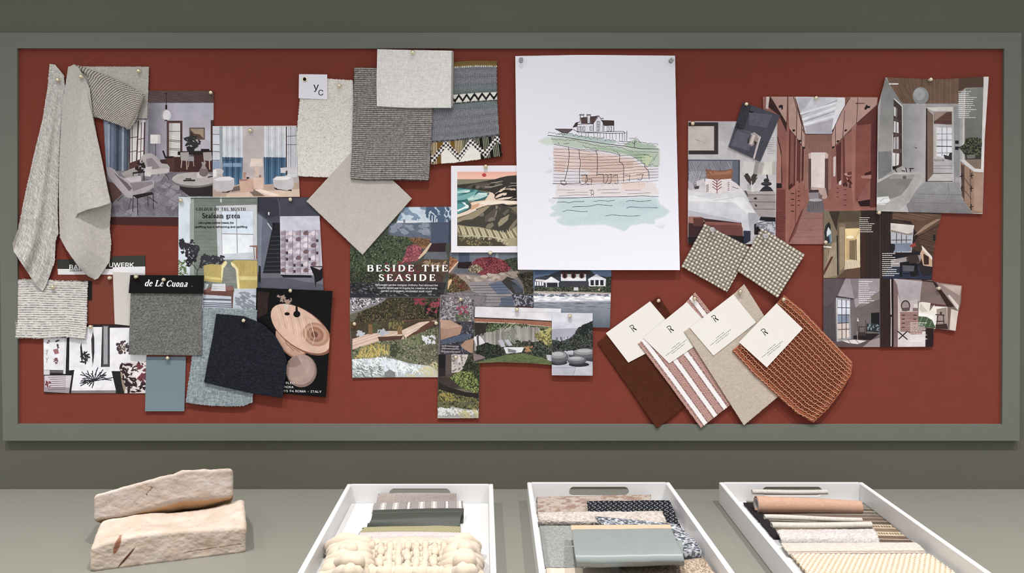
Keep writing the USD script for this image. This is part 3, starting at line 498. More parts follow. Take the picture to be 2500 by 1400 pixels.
a = Art(*C2)
a.r((34, 32, 34), 285, 705, 1010, 1185).r((72, 72, 76), 700, 715, 745, 1030).r((150, 150, 156), 708, 720, 736, 980).p((222, 220, 226), '290,800 440,800 437,1020 288,1018').p((208, 206, 212), '440,800 456,800 448,1046 432,1046').p((225, 223, 230), '476,725 698,725 690,1000 472,1022').p((228, 226, 232), '750,730 1010,730 1010,1030 750,1026').p((96, 92, 98), '340,1020 430,1022 430,1040 340,1038').r((196, 194, 200), 288, 1020, 340, 1052)
a.p((150, 138, 146), '300,1060 490,1056 472,1178 300,1168').p((196, 188, 196), '306,1058 490,1056 476,1140 310,1136')
for j, (x, y) in enumerate(((322, 895), (380, 895), (322, 950), (384, 955))): a.ls((96, 88, 92), 3, [(x - 8, y - 14), (x, y), (x + 8, y - 16)], [(x, y), (x - 2, y + 18)])
a.p((150, 100, 104), '362,880 395,872 404,905 375,912').leaf((120, 74, 80), '365,940 395,938 395,975 370,970', 12, 18, 3).leaf((70, 66, 70), '380,810 405,810 400,870 390,870', 10, 18, 5, .5).leaf((110, 74, 78), '315,812 340,815 338,840 318,838', 8, 14, 6)
a.p((46, 42, 46), '556,830 562,880 570,930 560,970 552,930 548,860').leaf((46, 42, 46), '530,920 600,890 605,940 580,970 535,950', 18, 42, 2, .25).p((48, 44, 48), '636,755 644,800 645,900 636,990 627,900 624,810').l((90, 84, 88), 2, '636,750 630,1000')
a.leaf((74, 60, 62), '800,840 850,822 885,850 875,900 810,905', 40, 26, 8, .6).leaf((206, 190, 180), '810,850 860,840 870,890 820,890', 14, 16, 9)
a.p((226, 224, 231), '510,1002 756,998 792,1158 488,1160').p((130, 118, 122), '488,1160 792,1158 790,1178 486,1178')
for k in range(15):
    an = math.radians(-165 + k * 21 if k < 9 else -30 + k * 14); rr = 60 + (k * 37) % 50; x, y = 640, 1085; ex, ey = x + rr * 1.15 * math.cos(an), y + rr * .6 * math.sin(an); a.ls((34, 32, 40), 6, [(x, y + 10), ((x + ex) / 2 + 6, (y + ey) / 2 - 4), (ex, ey)], [((x + ex) / 2, (y + ey) / 2), (ex + 10, ey - 18)])
a.ls((34, 32, 40), 5, '600,1110 560,1090', '680,1060 720,1050', '690,1070 735,1080', '690,1060 680,1035')
for k in range(7): a.l((110, 92, 100), 4, [(330 + (k % 3) * 10, 1070 + k * 14), (450, 1066 + k * 14)])
a.leaf((120, 60, 68), '315,1100 345,1100 345,1140 315,1140', 8, 24, 4)
a.p((206, 196, 194), '818,985 860,965 1010,960 1010,1178 850,1178 835,1120').p((150, 130, 110), '818,1000 840,1060 860,1140 850,1178 832,1110').leaf((52, 36, 40), '820,970 1000,962 1000,1175 870,1175 840,1080', 60, 46, 13, .32).leaf((110, 56, 64), '940,970 1000,970 1000,1110 950,1080', 26, 40, 14, .6).leaf((226, 216, 216), '850,975 1000,970 1000,1160 880,1170', 22, 40, 15, .35)
botan = sheet('magazine_page', 'page of framed black seaweed prints, at the lower left of the board', 'magazine page', [(106, 795), (358, 792), (358, 962), (107, 960)], .5, a, (40, 38, 40), bend=curl(240, 880, 110, 962, .0012))

sheet('paint_card', 'blue grey paint sample card hanging below the grey boucle swatch', 'paint card', [(357, 871), (454, 871), (450, 1005), (354, 1005)], 1.9, Art().r((112, 128, 136), 340, 860, 470, 1020), mat='matt_print', thick=.0005, bend=curl(400, 930, 400, 1005, .0012))

a = Art(*C4)
a.p((5, 4, 5), '780,220 1450,220 1450,1170 780,1170').p((44, 28, 26), '800,250 900,260 880,440 800,480', .5)
woods = [((196, 158, 138), 1163, 560, 300, 150, 36), ]
a.e((150, 100, 80), 1085, 690, 165, 95, 48).e((188, 146, 126), 1080, 680, 158, 88, 48).ls((128, 84, 68), 5, '1020,620 1050,700 1110,760', '1050,640 1085,720 1160,770').l((70, 40, 34), 6, '1060,660 1160,745').e((130, 106, 98), 1175, 930, 132, 142, 0).e((164, 138, 128), 1168, 920, 122, 130, 0).p((140, 114, 106), '1060,850 1130,800 1200,860 1130,900 1060,900').p((170, 146, 136), '1150,820 1230,830 1260,900 1220,960')
a.e((128, 84, 66), 1178, 580, 305, 160, 36).e((206, 168, 148), 1168, 570, 296, 152, 36)
for k in range(5): a.e([(172, 126, 102), (186, 144, 120), (150, 104, 82), (164, 118, 96), (110, 70, 56)][k], 1300 - k * 3, 620, 118 - k * 22, 98 - k * 18, 28)
for k in range(9): a.ls((184, 142, 120) if k % 2 else (222, 190, 170), 5, [(960 + k * 36, 380 + k * 14), (985 + k * 38, 470 + k * 22), (1015 + k * 32, 560 + k * 18)])
a.e((10, 8, 8), 1053, 444, 22, 14).e((10, 8, 8), 1136, 446, 30, 28).p((14, 10, 10), '1128,350 1140,350 1146,430 1124,430').p((206, 188, 176), '1020,360 1070,355 1062,405 1035,415').leaf((150, 126, 112), '970,290 1030,280 1095,320 1070,360 1010,350', 40, 26, 5, .4)
woodp = sheet('magazine_page', 'black magazine page with turned wooden pebble shapes', 'magazine page', [(626, 703), (812, 711), (796, 971), (620, 955)], 4.4, a, (5, 4, 5), edge=(60, 40, 40), bend=both(curl(720, 860, 800, 720, .002), curl(720, 860, 800, 971, .002)))
for s_, x, y, w_ in (('BLEU', 697, 938, 20), ('NDRA', 694, 948, 22), ('55 94 ROMA - ITALY', 692, 957.5, 92)): text_px(s_, x, y, 5.4, 1.5, 'white_ink', woodp, .0064, w=w_)

# ------------------------------------------------------------------ left group: cloth
def lin_h(x, y, u, v): return .00025 * fbm(x / 2.2, y / .7, 3) + .00025 * fbm(x / .7, y / 2.2, 4)
def linen(c1, c2, seed=0, s=1.0, k=.5):
    return lambda x, y, u, v: mixc(.5 + k * 2.2 * (fbm(x / (6 * s), y / (.55 * s), seed) - .5) + k * 2.2 * (fbm(x / (.55 * s), y / (6 * s), seed + 9) - .5) + k * .8 * (nz(x / .8, y / .8, seed + 5) - .5), c1, c2)
backsw = fabric('fabric_swatch', 'pale grey linen swatch pinned at the upper left behind the basketweave piece', 'fabric swatch', [(166, 162), (364, 163), (360, 290), (222, 288)], 2.2, lin_h, linen((136, 132, 127), (178, 173, 167), 1), fray=.4, mat='plain_cloth')
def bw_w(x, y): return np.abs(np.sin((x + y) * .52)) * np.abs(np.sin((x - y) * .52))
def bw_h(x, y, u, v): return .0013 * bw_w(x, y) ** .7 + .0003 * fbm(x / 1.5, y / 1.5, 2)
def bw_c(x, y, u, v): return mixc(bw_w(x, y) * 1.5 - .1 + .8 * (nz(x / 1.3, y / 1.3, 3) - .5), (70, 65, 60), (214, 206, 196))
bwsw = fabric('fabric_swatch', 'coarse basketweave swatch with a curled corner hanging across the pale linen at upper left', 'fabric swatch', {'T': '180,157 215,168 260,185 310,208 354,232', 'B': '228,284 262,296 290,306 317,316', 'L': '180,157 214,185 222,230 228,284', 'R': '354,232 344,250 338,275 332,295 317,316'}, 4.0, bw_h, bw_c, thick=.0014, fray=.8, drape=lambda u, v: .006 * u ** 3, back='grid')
t = np.linspace(0, 1, 9); rollp = np.stack([354 - 40 * t, 234 + 82 * t], 1)
obj('curled_edge', tube(W(rollp[:, 0] - 4 + 3 * np.sin(t * 3), rollp[:, 1], -.0105), .0034 * (1 - .5 * np.abs(t - .3)), 10), 'cloth', bwsw, smooth=True, col=np.tile(alb((150, 142, 132)), (9 * 10 + 2, 1)))
cloth1 = fabric('hanging_cloth', 'leftmost hanging length of slubby grey linen with a pointed lower corner', 'hanging cloth', {'T': '121,156 135,158 156,184', 'R': '156,184 159,215 152,265 147,330 143,420 141,520 143,570 136,590 134,640 112,700 104,712', 'L': '121,156 116,215 104,290 82,380 62,470 44,560 31,596', 'B': '31,596 33,614 60,655 90,700 104,712'}, 2.0,
    lambda x, y, u, v: .0004 * fbm(x / 1.0, y / 3.0, 5) + .0003 * fbm(x / 3, y / .8, 6), linen((128, 125, 121), (206, 202, 196), 12, 1.3, .75), fray=.5, back='grid', drape=lambda u, v: .002 + .017 * v ** 1.3 * (.55 + .45 * np.cos((u - .45) * 7.5)) + .004 * v * np.sin(u * 15 + 2 * v), thick=.0007)
cloth2 = fabric('hanging_cloth', 'second hanging length of smooth grey linen, folded back on itself beside the leftmost one', 'hanging cloth', {'T': '180,157 192,165 205,187', 'R': '205,187 219,215 228,285 240,350 252,410 264,465 272,498 268,560 272,590 268,640 240,680 232,684', 'L': '180,157 166,165 161,200 152,260 146,360 143,440 144,520 146,580', 'B': '146,580 162,610 190,650 215,675 232,684'}, 6.5,
    lin_h, linen((142, 138, 133), (184, 179, 173), 21, 1, .4), fray=.4, mat='plain_cloth', back='grid', drape=lambda u, v: .003 + .02 * v ** 1.1 * (.5 - .5 * np.cos(np.clip(u * 1.25, 0, 1) * 6.28)) + .004 * v * np.sin(u * 11), thick=.0007)
fold = patch({'T': '198,196 207,200', 'R': '207,200 226,285 246,375 270,496', 'L': '198,196 196,240 190,300 184,360 180,470 183,535', 'B': '183,535 190,522 214,512 245,505 270,496'}, 40, 200); U_, V_ = np.meshgrid(np.linspace(0, 1, 40), np.linspace(0, 1, 200))
yy = -(.0095 + .020 * V_ * (1 - .35 * (2 * U_ - 1) ** 2) + .004 * V_ * np.sin(3.1 * U_)); m_ = shell(W(fold[..., 0], fold[..., 1], yy), back_grid=W(fold[..., 0], fold[..., 1], yy + .0007))
cc = 1.28 * alb(linen((146, 142, 137), (188, 183, 177), 31, 1, .4)(U_ * 60, V_ * 260, U_, V_).reshape(-1, 3)); obj('folded_flap', m_, 'plain_cloth', cloth2, smooth=True, col=np.vstack([cc, cc]))
R_ = random.Random(8)
for k, (x0, y0, x1, y1, x2, y2) in enumerate(((190, 163, 212, 146, 246, 137), (186, 160, 178, 152, 170, 144), (196, 168, 214, 152, 226, 144))):
    tt = np.linspace(0, 1, 12)[:, None]; p_ = (1 - tt) ** 2 * np.array([x0, y0]) + 2 * tt * (1 - tt) * np.array([x1, y1]) + tt ** 2 * np.array([x2, y2]); m_ = tube(W(p_[:, 0], p_[:, 1], -.006 - .002 * tt[:, 0]), .00028, 5)
    obj('loose_thread', m_, 'cloth', bwsw, smooth=True, col=np.tile(alb((150, 80, 70)), (len(m_.vertices), 1)))
tagblk = sheet('backing_card', 'narrow black card edge showing beside the black-striped linen swatch', 'backing card', [(205, 685), (224, 687), (224, 733), (205, 733)], 1.6, Art().r((22, 20, 20), 190, 680, 240, 740), edge=(20, 20, 20))
strsw = fabric('fabric_swatch', 'off-white linen swatch with fine broken black horizontal lines, left of the brown paint card', 'fabric swatch', {'T': '43,683 90,681 150,686 215,687', 'R': '215,687 213,740 212,790 208,830', 'B': '38,826 100,829 160,827 208,834', 'L': '43,683 40,720 36,750 38,790 38,826'}, 2.4,
    lambda x, y, u, v: .0003 * np.sin(y * 1.45) + .0003 * fbm(x / 2, y / .6, 7), lambda x, y, u, v: mixc(np.clip((np.sin(y * 1.42 + .4 * nz(x / 30, y / 30, 2)) - .45) * 2.2, 0, 1) * np.clip((fbm(x / 5, y / .9, 6) - .38) * 4, 0, 1), linen((160, 156, 152), (204, 200, 195), 8)(x, y, u, v), (60, 58, 58)), fray=.9, drape=lambda u, v: .002 * v * v, back='grid')
backb = sheet('backing_card', 'white card edge behind the grey boucle swatch with the black label', 'backing card', [(330, 745), (496, 745), (495, 869), (330, 867)], 5.6, thick=.0005)
dlc = thing('labelled_swatch', 'grey boucle swatch hanging from a black label with white italic lettering', 'fabric swatch', None, loc=W(405, 770, -.0062))
def boucle(c1, c2, s=1.0, seed=0, k=1.6): return lambda x, y, u, v: mixc(.5 + k * (fbm(x / (1.9 * s), y / (1.2 * s), seed, 2) - .5), c1, c2)
def boucle_h(amp=.001, s=1.0, seed=0): return lambda x, y, u, v: amp * fbm(x / (1.9 * s), y / (1.2 * s), seed, 2)
g_ = patch([(319, 716), (494, 716), (493, 869), (314, 866)], 130, 115); U_, V_ = np.meshgrid(np.linspace(0, 1, 130), np.linspace(0, 1, 115)); X_, Y_ = U_ * 136, V_ * 117
hh = .0012 * fbm(X_ / 1.9, Y_ / 1.1, 40, 2); fr = W(g_[..., 0], g_[..., 1], -(.0074 + hh)); bk = W(g_[..., 0], g_[..., 1], -.0062 + 0 * hh)
cc = 1.15 * alb(boucle((64, 64, 63), (134, 134, 130), .9, 40, 1.7)(X_, Y_, U_, V_).reshape(-1, 3)); rr = ring(115, 130); obj('cloth', shell(fr, back_ring=bk.reshape(-1, 3)[rr]), 'cloth', dlc, smooth=True, col=np.vstack([cc, cc[rr], cc.mean(0)]))
q2 = lambda l, y: [tuple(W(a_, b_, y)[[0, 2]]) for a_, b_ in l]
obj('label', polyext(q2([(318, 672), (498, 673), (496, 718), (314, 716)], -.0105), -.0105, -.0099), 'ink', dlc, label='black label')
m_, w_ = serif('de Le', .0, .22); text_px('', 352, 699, 15, 1, 'white_ink', dlc, .0105, mesh=m_, xs=46 / (w_ * 15)); m_, w_ = serif('Cuona', .0, .22); text_px('', 404, 700, 15, 1, 'white_ink', dlc, .0105, mesh=m_, xs=53 / (w_ * 15)); text_px(',', 468, 699, 6, 0, 'white_ink', dlc, .0105)
pale = fabric('fabric_swatch', 'pale blue grey linen swatch with a rounded frayed lower edge', 'fabric swatch', {'T': '490,752 560,755 628,757', 'R': '628,757 622,860 617,984', 'B': '453,984 500,989 560,990 595,987 617,978', 'L': '490,752 470,860 453,984'}, 5.0, lin_h, linen((88, 97, 102), (150, 159, 162), 50, 1.2, .7), fray=.8, drape=lambda u, v: 0 * u)
navy = fabric('felt_swatch', 'dark navy felt swatch with a rounded right side', 'felt swatch', {'T': '528,767 560,769 596,773', 'R': '596,773 640,790 672,820 690,850 701,880 698,920 690,973', 'B': '498,934 560,949 620,962 690,973', 'L': '528,767 520,820 510,870 498,934'}, 7.6, boucle_h(.0012, 1.2, 60), boucle((10, 11, 16), (42, 44, 54), .9, 60, 1.5), thick=.0025, fray=.3)

# ------------------------------------------------------------------ middle group
C5, C6, C7, C8, C9 = ((700, 100, 1260, 640), 1452), ((840, 480, 1300, 940), 1400), ((1060, 600, 1520, 1040), 1464), ((1300, 250, 1650, 600), 1400), ((1080, 380, 1280, 640), 1077)
def specks(c1, c2, c3, seed, d=1.7): return lambda x, y, u, v: mixc(np.clip((nz(x / d * 1.7, y / d * 1.7, seed) - .64) * 4, 0, 1), mixc(.5 + 1.2 * (fbm(x / 3, y / 3, seed + 1) - .5), c1, c2), c3)
fabric('fabric_swatch', 'cream boucle swatch with dark flecks under the white tag', 'fabric swatch', {'T': '736,193 800,192 862,196', 'R': '862,196 866,300 862,435', 'B': '727,431 760,432 800,434 862,435', 'L': '736,193 730,260 724,330 727,431'}, 2.6, boucle_h(.0012, .9, 71), specks((186, 181, 174), (212, 208, 202), (104, 98, 92), 72, 1.15), thick=.002, fray=.6)
fabric('felt_swatch', 'plain oatmeal felt swatch turned to a diamond below the cream boucle', 'felt swatch', [(872, 356), (1006, 485), (885, 623), (748, 492)], 4.2, lambda x, y, u, v: .0002 * fbm(x, y, 3), linen((152, 146, 138), (182, 176, 169), 81, .7, .35), thick=.0016, mat='plain_cloth', fray=.3)
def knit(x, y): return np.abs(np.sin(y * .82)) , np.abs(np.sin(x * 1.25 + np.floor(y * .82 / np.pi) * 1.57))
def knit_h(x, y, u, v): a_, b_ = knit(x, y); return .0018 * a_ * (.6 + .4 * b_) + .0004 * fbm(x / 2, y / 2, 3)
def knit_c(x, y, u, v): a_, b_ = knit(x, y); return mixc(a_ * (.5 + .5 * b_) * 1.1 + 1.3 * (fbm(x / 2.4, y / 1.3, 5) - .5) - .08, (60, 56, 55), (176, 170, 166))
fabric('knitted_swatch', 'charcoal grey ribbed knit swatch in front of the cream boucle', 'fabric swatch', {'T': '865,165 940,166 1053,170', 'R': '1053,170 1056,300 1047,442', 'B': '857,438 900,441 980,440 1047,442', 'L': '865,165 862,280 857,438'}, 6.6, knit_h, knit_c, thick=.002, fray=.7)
lt = fabric('fabric_swatch', 'light grey linen swatch folded over at its right, topmost beside the frame', 'fabric swatch', {'T': '921,120 1000,122 1105,124', 'R': '1105,124 1104,200 1102,264', 'B': '920,260 1000,264 1102,264', 'L': '921,120 919,200 920,260'}, 11.0, lin_h, linen((178, 175, 172), (220, 217, 214), 91, 1.1, .5), thick=.001, drape=lambda u, v: .003 * u)
vv = np.linspace(0, 1, 40); m_ = tube(W(1104 - 1.5 * vv, 126 + 136 * vv, -.0125), .0030, 12); obj('folded_edge', m_, 'cloth', lt, smooth=True, col=np.tile(alb((150, 146, 143)), (len(m_.vertices), 1)))
g_ = patch([(1010, 132), (1104, 126), (1103, 262), (1012, 258)], 12, 12); obj('under_layer', shell(W(g_[..., 0], g_[..., 1], -.0104), back_grid=W(g_[..., 0], g_[..., 1], -.0098)), 'plain_cloth', lt, col=np.tile(alb((70, 66, 64)), (288, 1)))
def emb(x, y, u, v):
    s = np.abs(np.sin(x * 2.1 + np.floor(y * .9) * 1.57)) * np.abs(np.sin(y * 1.4)); n = nz(x / 1.2, y / 1.2, 7)
    c = mixc(s * 1.0 + .5 * (n - .5), (64, 67, 73), (166, 168, 171)); gr = np.clip(1 - np.abs(v - .31) / .07, 0, 1) * .6 + np.clip(1 - np.abs(v - .43) / .05, 0, 1) * .5; c = mixc(gr * .6, c, (74, 98, 86))
    c = np.where((v < .055)[..., None], mixc(s, (78, 60, 34), (140, 118, 76)), c); c = np.where(((v > .045) & (v < .065) & (np.sin(x * 1.6) > .2))[..., None], np.array([216, 210, 200.]), c)
    zz = .365 + .028 * (np.abs(((x / 16.0) % 1) * 2 - 1) * 2 - 1); c = np.where(((v > .325) & (v < .41))[..., None], np.array([206, 202, 194.]) - 30 * (n[..., None] - .5), c); c = np.where((np.abs(v - zz) < .017)[..., None], np.array([24, 26, 28.]), c)
    c = np.where((((v > .405) & (v < .42)) & (np.sin(x * 1.8) > 0))[..., None], np.array([30, 32, 34.]), c); c = np.where(((v > .765) & (v < .785) & (np.sin(x * 2.2) > -.1))[..., None], np.array([26, 26, 28.]), c)
    lowc = mixc((np.sin(x * 1.9) > .8) * 1.0, (104, 78, 38), (214, 204, 184)); lowc = np.where((x > 62)[..., None], mixc((np.sin(x * 2.1) > .7) * 1.0, (24, 26, 20), (170, 170, 150)), lowc)
    k = .88 + .075 * (np.abs(((x - 4) / 50.0 % 1) * 2 - 1) * 2 - 1) * np.where(x < 110, 1, 1)
    ch = ((np.floor(x / 4.4) + np.floor((v * 190) / 4.4)) % 2)[..., None]; inside = np.abs(v - k) < .036; c = np.where((v > .785)[..., None], lowc, c)
    c = np.where(((v > k + .02) & (v > .785) & (x > 20) & (x < 95) & (np.abs(x - 54) < 40))[..., None], np.array([214, 208, 200.]), c); c = np.where(((v < k - .02) & (v > .785) & (x > 20) & (x < 62))[..., None], np.array([216, 210, 202.]), c) if False else c
    return np.where((inside & (v > .785))[..., None], ch * np.array([222, 216, 208.]) + (1 - ch) * np.array([52, 40, 40.]), c)
emsw = fabric('embroidered_swatch', 'blue grey woven textile with a black zigzag band and checked diamonds at its foot', 'fabric swatch', {'T': '1055,155 1106,151 1160,148 1213,149', 'R': '1213,149 1214,250 1219,330 1226,381', 'B': '1052,402 1110,398 1170,390 1226,381', 'L': '1055,155 1053,280 1052,402'}, 4.0, lambda x, y, u, v: .0009 * np.abs(np.sin(x * 2.1 + np.floor(y * .9) * 1.57)) * np.abs(np.sin(y * 1.4)), emb, thick=.0016, fray=.6)
tagc = sheet('card_tag', 'small white square tag with black letters and a brass eyelet, on the cream boucle', 'tag', [(730, 181), (799, 182), (799, 243), (729, 240)], 6.2, Art().r((226, 225, 232), 720, 170, 810, 250), thick=.0005)
text_px('y', 764.5, 219.5, 17, 0, 'ink', tagc, .0068, xs=1.1); text_px('C', 776, 233, 13.5, 0, 'ink', tagc, .0068, xs=1.05)
ey = lathe([(.0030, .0), (.0052, .0), (.0050, .0009), (.0041, .0014), (.0032, .0009), (.0030, 0)], 24); ey.apply_translation(W(744, 194, -.0067)); obj('eyelet', ey, 'brass', tagc, smooth=40)
hole = lathe([(.0001, .0002), (.0031, .0002), (.0031, 0), (.0001, 0)], 20); hole.apply_translation(W(744, 194, -.0067)); obj('eyelet_hole', hole, 'ink', tagc)

a = Art(*C9)
a.r((232, 184, 164), 195, 213, 1000, 320).p(('v', (230, 172, 156), (238, 196, 174)), '195,213 1000,213 1000,320 195,320').e((186, 70, 66), 550, 257, 28, 25).r((120, 112, 98), 195, 312, 1000, 700).p((132, 124, 106), '195,314 470,318 700,326 560,340 420,360 195,386').p((56, 52, 48), '690,312 760,290 860,268 1000,258 1000,640 690,640 640,480 500,460 195,420 195,385 420,362')
a.p((84, 78, 70), '300,430 380,380 480,360 600,350 560,400 470,440').p((112, 104, 94), '430,420 470,390 500,400 470,436').p((44, 40, 38), '380,430 410,390 440,395 430,436').p((96, 88, 80), '500,400 620,360 700,345 790,360 740,400 620,430 540,440').p((50, 46, 42), '610,400 640,365 700,360 680,405').ls((214, 200, 182), 5, '560,412 640,415 700,400 790,380', '640,362 720,350 790,335', '895,362 1000,366', '870,408 930,396 1000,400')
a.p((52, 104, 108), '195,424 460,448 500,470 600,492 610,520 560,575 430,605 340,600 195,620').p((104, 156, 156), '195,440 380,446 330,478 195,520').p((168, 204, 198), '195,470 300,448 370,458 330,486 260,490 195,510').p((206, 226, 218), '250,486 340,458 372,470 330,490').p((120, 170, 168), '195,520 330,500 440,450 470,456 400,540 300,580 195,590').p((176, 208, 202), '330,560 420,520 480,490 590,510 600,530 520,560 400,600 340,600').p((214, 228, 222), '470,490 600,492 580,510 480,512').ls((36, 78, 84), 5, '195,500 300,505 420,470 470,452', '260,590 400,560 470,480', '330,600 480,580 600,530', '195,530 260,520 330,490').p((196, 218, 212), '320,575 400,550 430,560 380,580')
a.p((88, 150, 150), '195,620 300,612 360,640 380,680 300,730 195,770').p((60, 110, 112), '195,612 330,606 390,650 380,690 350,700 310,640 195,630').p((232, 236, 234), '252,615 300,618 310,640 355,660 340,690 290,700 200,740 195,715 260,690 310,660').p((70, 84, 80), '340,615 385,650 390,690 330,725 200,775 195,770 300,720 350,690')
a.p((228, 206, 184), '195,775 330,730 400,690 370,625 420,606 560,590 620,500 610,480 660,490 690,520 680,560 1000,600 1000,640 800,648 600,650 470,690 360,760 200,815').p((206, 160, 132), '380,660 440,640 490,625 480,665 420,700 370,720').p((236, 222, 206), '470,625 600,590 700,600 1000,605 1000,630 800,640 560,650').p((30, 28, 28), '440,702 470,700 468,712 444,712').p((30, 28, 28), '515,684 535,672 538,684').p((48, 42, 40), '640,650 800,632 880,660 1000,640 1000,660 880,690 760,650')
a.p((40, 36, 34), '690,520 740,460 800,430 1000,400 1000,600 700,580').p((222, 204, 184), '690,550 740,510 800,490 850,490 840,520 760,540 710,560').p((228, 212, 192), '700,575 800,552 930,542 880,570 780,582').p((214, 194, 172), '760,450 840,408 820,440 770,480 740,480').ls((220, 202, 180), 6, '760,470 860,430 960,440', '700,500 760,460', '840,445 960,455', '900,575 1000,560').p((200, 178, 154), '880,440 950,430 970,450 900,460').p((28, 26, 26), '770,530 800,520 800,540')
a.p((118, 108, 90), '195,815 340,770 480,700 640,660 660,650 1000,690 1000,1200 195,1200 ').p((150, 136, 112), '200,840 340,780 470,710 600,665 620,680 500,790 380,840 280,850 200,880').p((66, 62, 56), '195,890 280,850 390,840 500,780 640,655 760,652 900,690 1000,790 1000,900 900,980 800,1010 640,970 500,940 340,930 195,905').p((86, 80, 72), '560,800 700,690 720,660 740,670 690,800 660,860 560,880').p((138, 128, 112), '700,660 728,660 724,700 700,700').p((132, 122, 108), '706,726 724,724 700,810 684,810').p((118, 110, 98), '485,780 520,750 550,760 540,800 490,800').p((96, 90, 80), '745,690 770,680 755,730').p((120, 112, 98), '595,860 620,820 690,812 695,850 620,872').p((150, 140, 116), '730,890 770,830 830,800 880,770 860,850 790,910 740,940', .25).p((122, 114, 98), '570,930 600,900 660,880 680,920 640,960 580,960', .25).p((100, 92, 80), '790,760 850,710 880,700 870,740 820,790').p((126, 116, 100), '870,960 930,880 975,830 985,880 930,960 880,985').p((90, 84, 74), '890,720 1000,760 1000,790 900,740')
a.p((74, 66, 52), '195,1060 300,1070 700,1080 820,1180 860,1200 195,1200').p((162, 152, 122), '195,1000 195,915 300,930 480,940 640,980 760,1000 840,1020 980,930 1000,1200 860,1190 780,1120 640,1080 470,1062 300,1068')
for k in range(26): X = 205 + k * 29; Y = 925 + 3.2 * k if k < 20 else 985 - (k - 20) * 4; a.p((206, 198, 170) if k % 3 else (74, 64, 46), [(X, Y), (X + 10, Y + 2), (X + 50 + k, Y + 110), (X + 36 + k, Y + 108)])
a.ls((210, 202, 176), 7, '220,1062 400,1058 560,1066 700,1078 840,1120').leaf((206, 198, 170), '250,1062 700,1080 860,1150 840,1180 700,1110 270,1090', 46, 40, 6, .14, 130, 40).leaf((112, 104, 80), '200,1080 640,1100 700,1185 300,1190', 40, 30, 7, .4, 20, 60).leaf((140, 128, 88), '320,1110 640,1120 640,1180 330,1180', 24, 26, 8, .5)
a.r((230, 228, 234), 100, 1192, 1010, 1300).dashes((200, 198, 204), 215, 1210, 140, 1, 8, 5, 1)
coast = sheet('art_print', 'coastal bay art print with a red sun and a white border', 'art print', [(1101, 405), (1275, 404), (1278, 617), (1101, 617)], 4.6, a, (228, 226, 233), bend=curl(1180, 520, 1101, 617, .001), thick=.0005)

# the large drawing
a = Art(*C8)
a.at(*C8)
a.wash((206, 214, 206), '45,375 150,340 260,345 420,360 300,410 130,415'); a.wash((186, 198, 184), '170,340 420,350 640,400 900,440 1000,440 1240,450 1235,640 1140,630 1040,580 960,530 840,510 640,470 450,450 330,430 200,410'); a.wash((160, 180, 156), '560,430 760,440 900,470 1180,500 1200,560 1140,620 1080,600 980,520 830,490 620,460'); a.wash((176, 192, 188), '180,300 300,300 560,340 760,370 860,400 700,400 420,350'); a.wash((170, 186, 168), '940,390 1010,360 1060,400 1220,425 1200,450 1000,450 880,420'); a.wash((192, 202, 170), '1060,520 1180,500 1180,560 1120,630 1070,590')
a.wash((218, 214, 220), '205,420 350,440 450,460 640,475 780,495 860,520 980,535 1050,590 1130,640 1230,620 1225,740 1000,770 830,790 640,790 480,790 330,795 200,790').wash((222, 202, 196), '205,440 350,450 640,485 840,520 980,545 1050,600 1140,650 1140,740 900,770 700,780 480,780 480,700 640,690 330,660 210,640').wash((212, 186, 176), '470,500 640,520 860,560 1000,570 980,660 830,700 600,690 470,660').wash((216, 192, 184), '210,560 340,560 320,700 210,680').wash((206, 180, 170), '470,700 830,700 830,790 600,795 470,780').wash((226, 206, 198), '880,640 1130,660 1130,730 880,760')
a.wash((224, 214, 216), '230,800 480,800 1120,780 1200,800 1240,900 900,920 230,925').wash((226, 206, 200), '860,780 1130,780 1080,860 880,860')
a.wash((196, 210, 214), '250,930 600,935 1210,930 1250,1000 1340,1060 1300,1110 1190,1150 1200,1190 1100,1180 960,1200 900,1260 850,1240 700,1190 500,1200 350,1210 250,1180 230,1150 330,1100 200,1120 160,1100 230,1060 170,1030 230,1000').wash((190, 208, 211), '300,960 700,960 1000,980 1240,1040 1100,1100 1000,1180 700,1160 480,1190 340,1200 330,1160 480,1100 360,1060 240,1040').wash((184, 203, 207), '800,960 1200,960 1260,1050 1080,1060 860,1020').wash((196, 212, 216), '340,1060 520,1040 560,1110 400,1140')
for p_ in ('90,690 190,650 200,690', '110,560 180,540 190,560', '140,950 250,940 200,1000', '1180,1210 1290,1190 1280,1240'): a.wash((214, 216, 224), p_)
K = (34, 30, 32); R_ = random.Random(5)
def wob(pts, j=2.0, n=26):
    p = resample(pts, n); o_ = np.cumsum([R_.uniform(-j, j) for _ in range(n)]) * .4; p[:, 1] += o_ - np.linspace(0, o_[-1], n); return p
def ink(wd, *ps): a.ls(K, wd, *[wob(p, 2.2, 14) for p in ps])
a.p((84, 66, 64), '470,150 640,135 590,208 475,208').p((70, 54, 52), '670,178 795,180 795,226 700,228 680,200').p((74, 58, 56), '395,240 420,200 450,196 438,215 430,240').p((96, 82, 82), '222,262 395,262 340,300 290,300').p((220, 218, 226), '440,215 590,212 590,285 440,285').p((222, 220, 228), '595,210 645,140 690,205 690,282 595,285').p((224, 222, 230), '530,122 568,122 566,205 534,205')
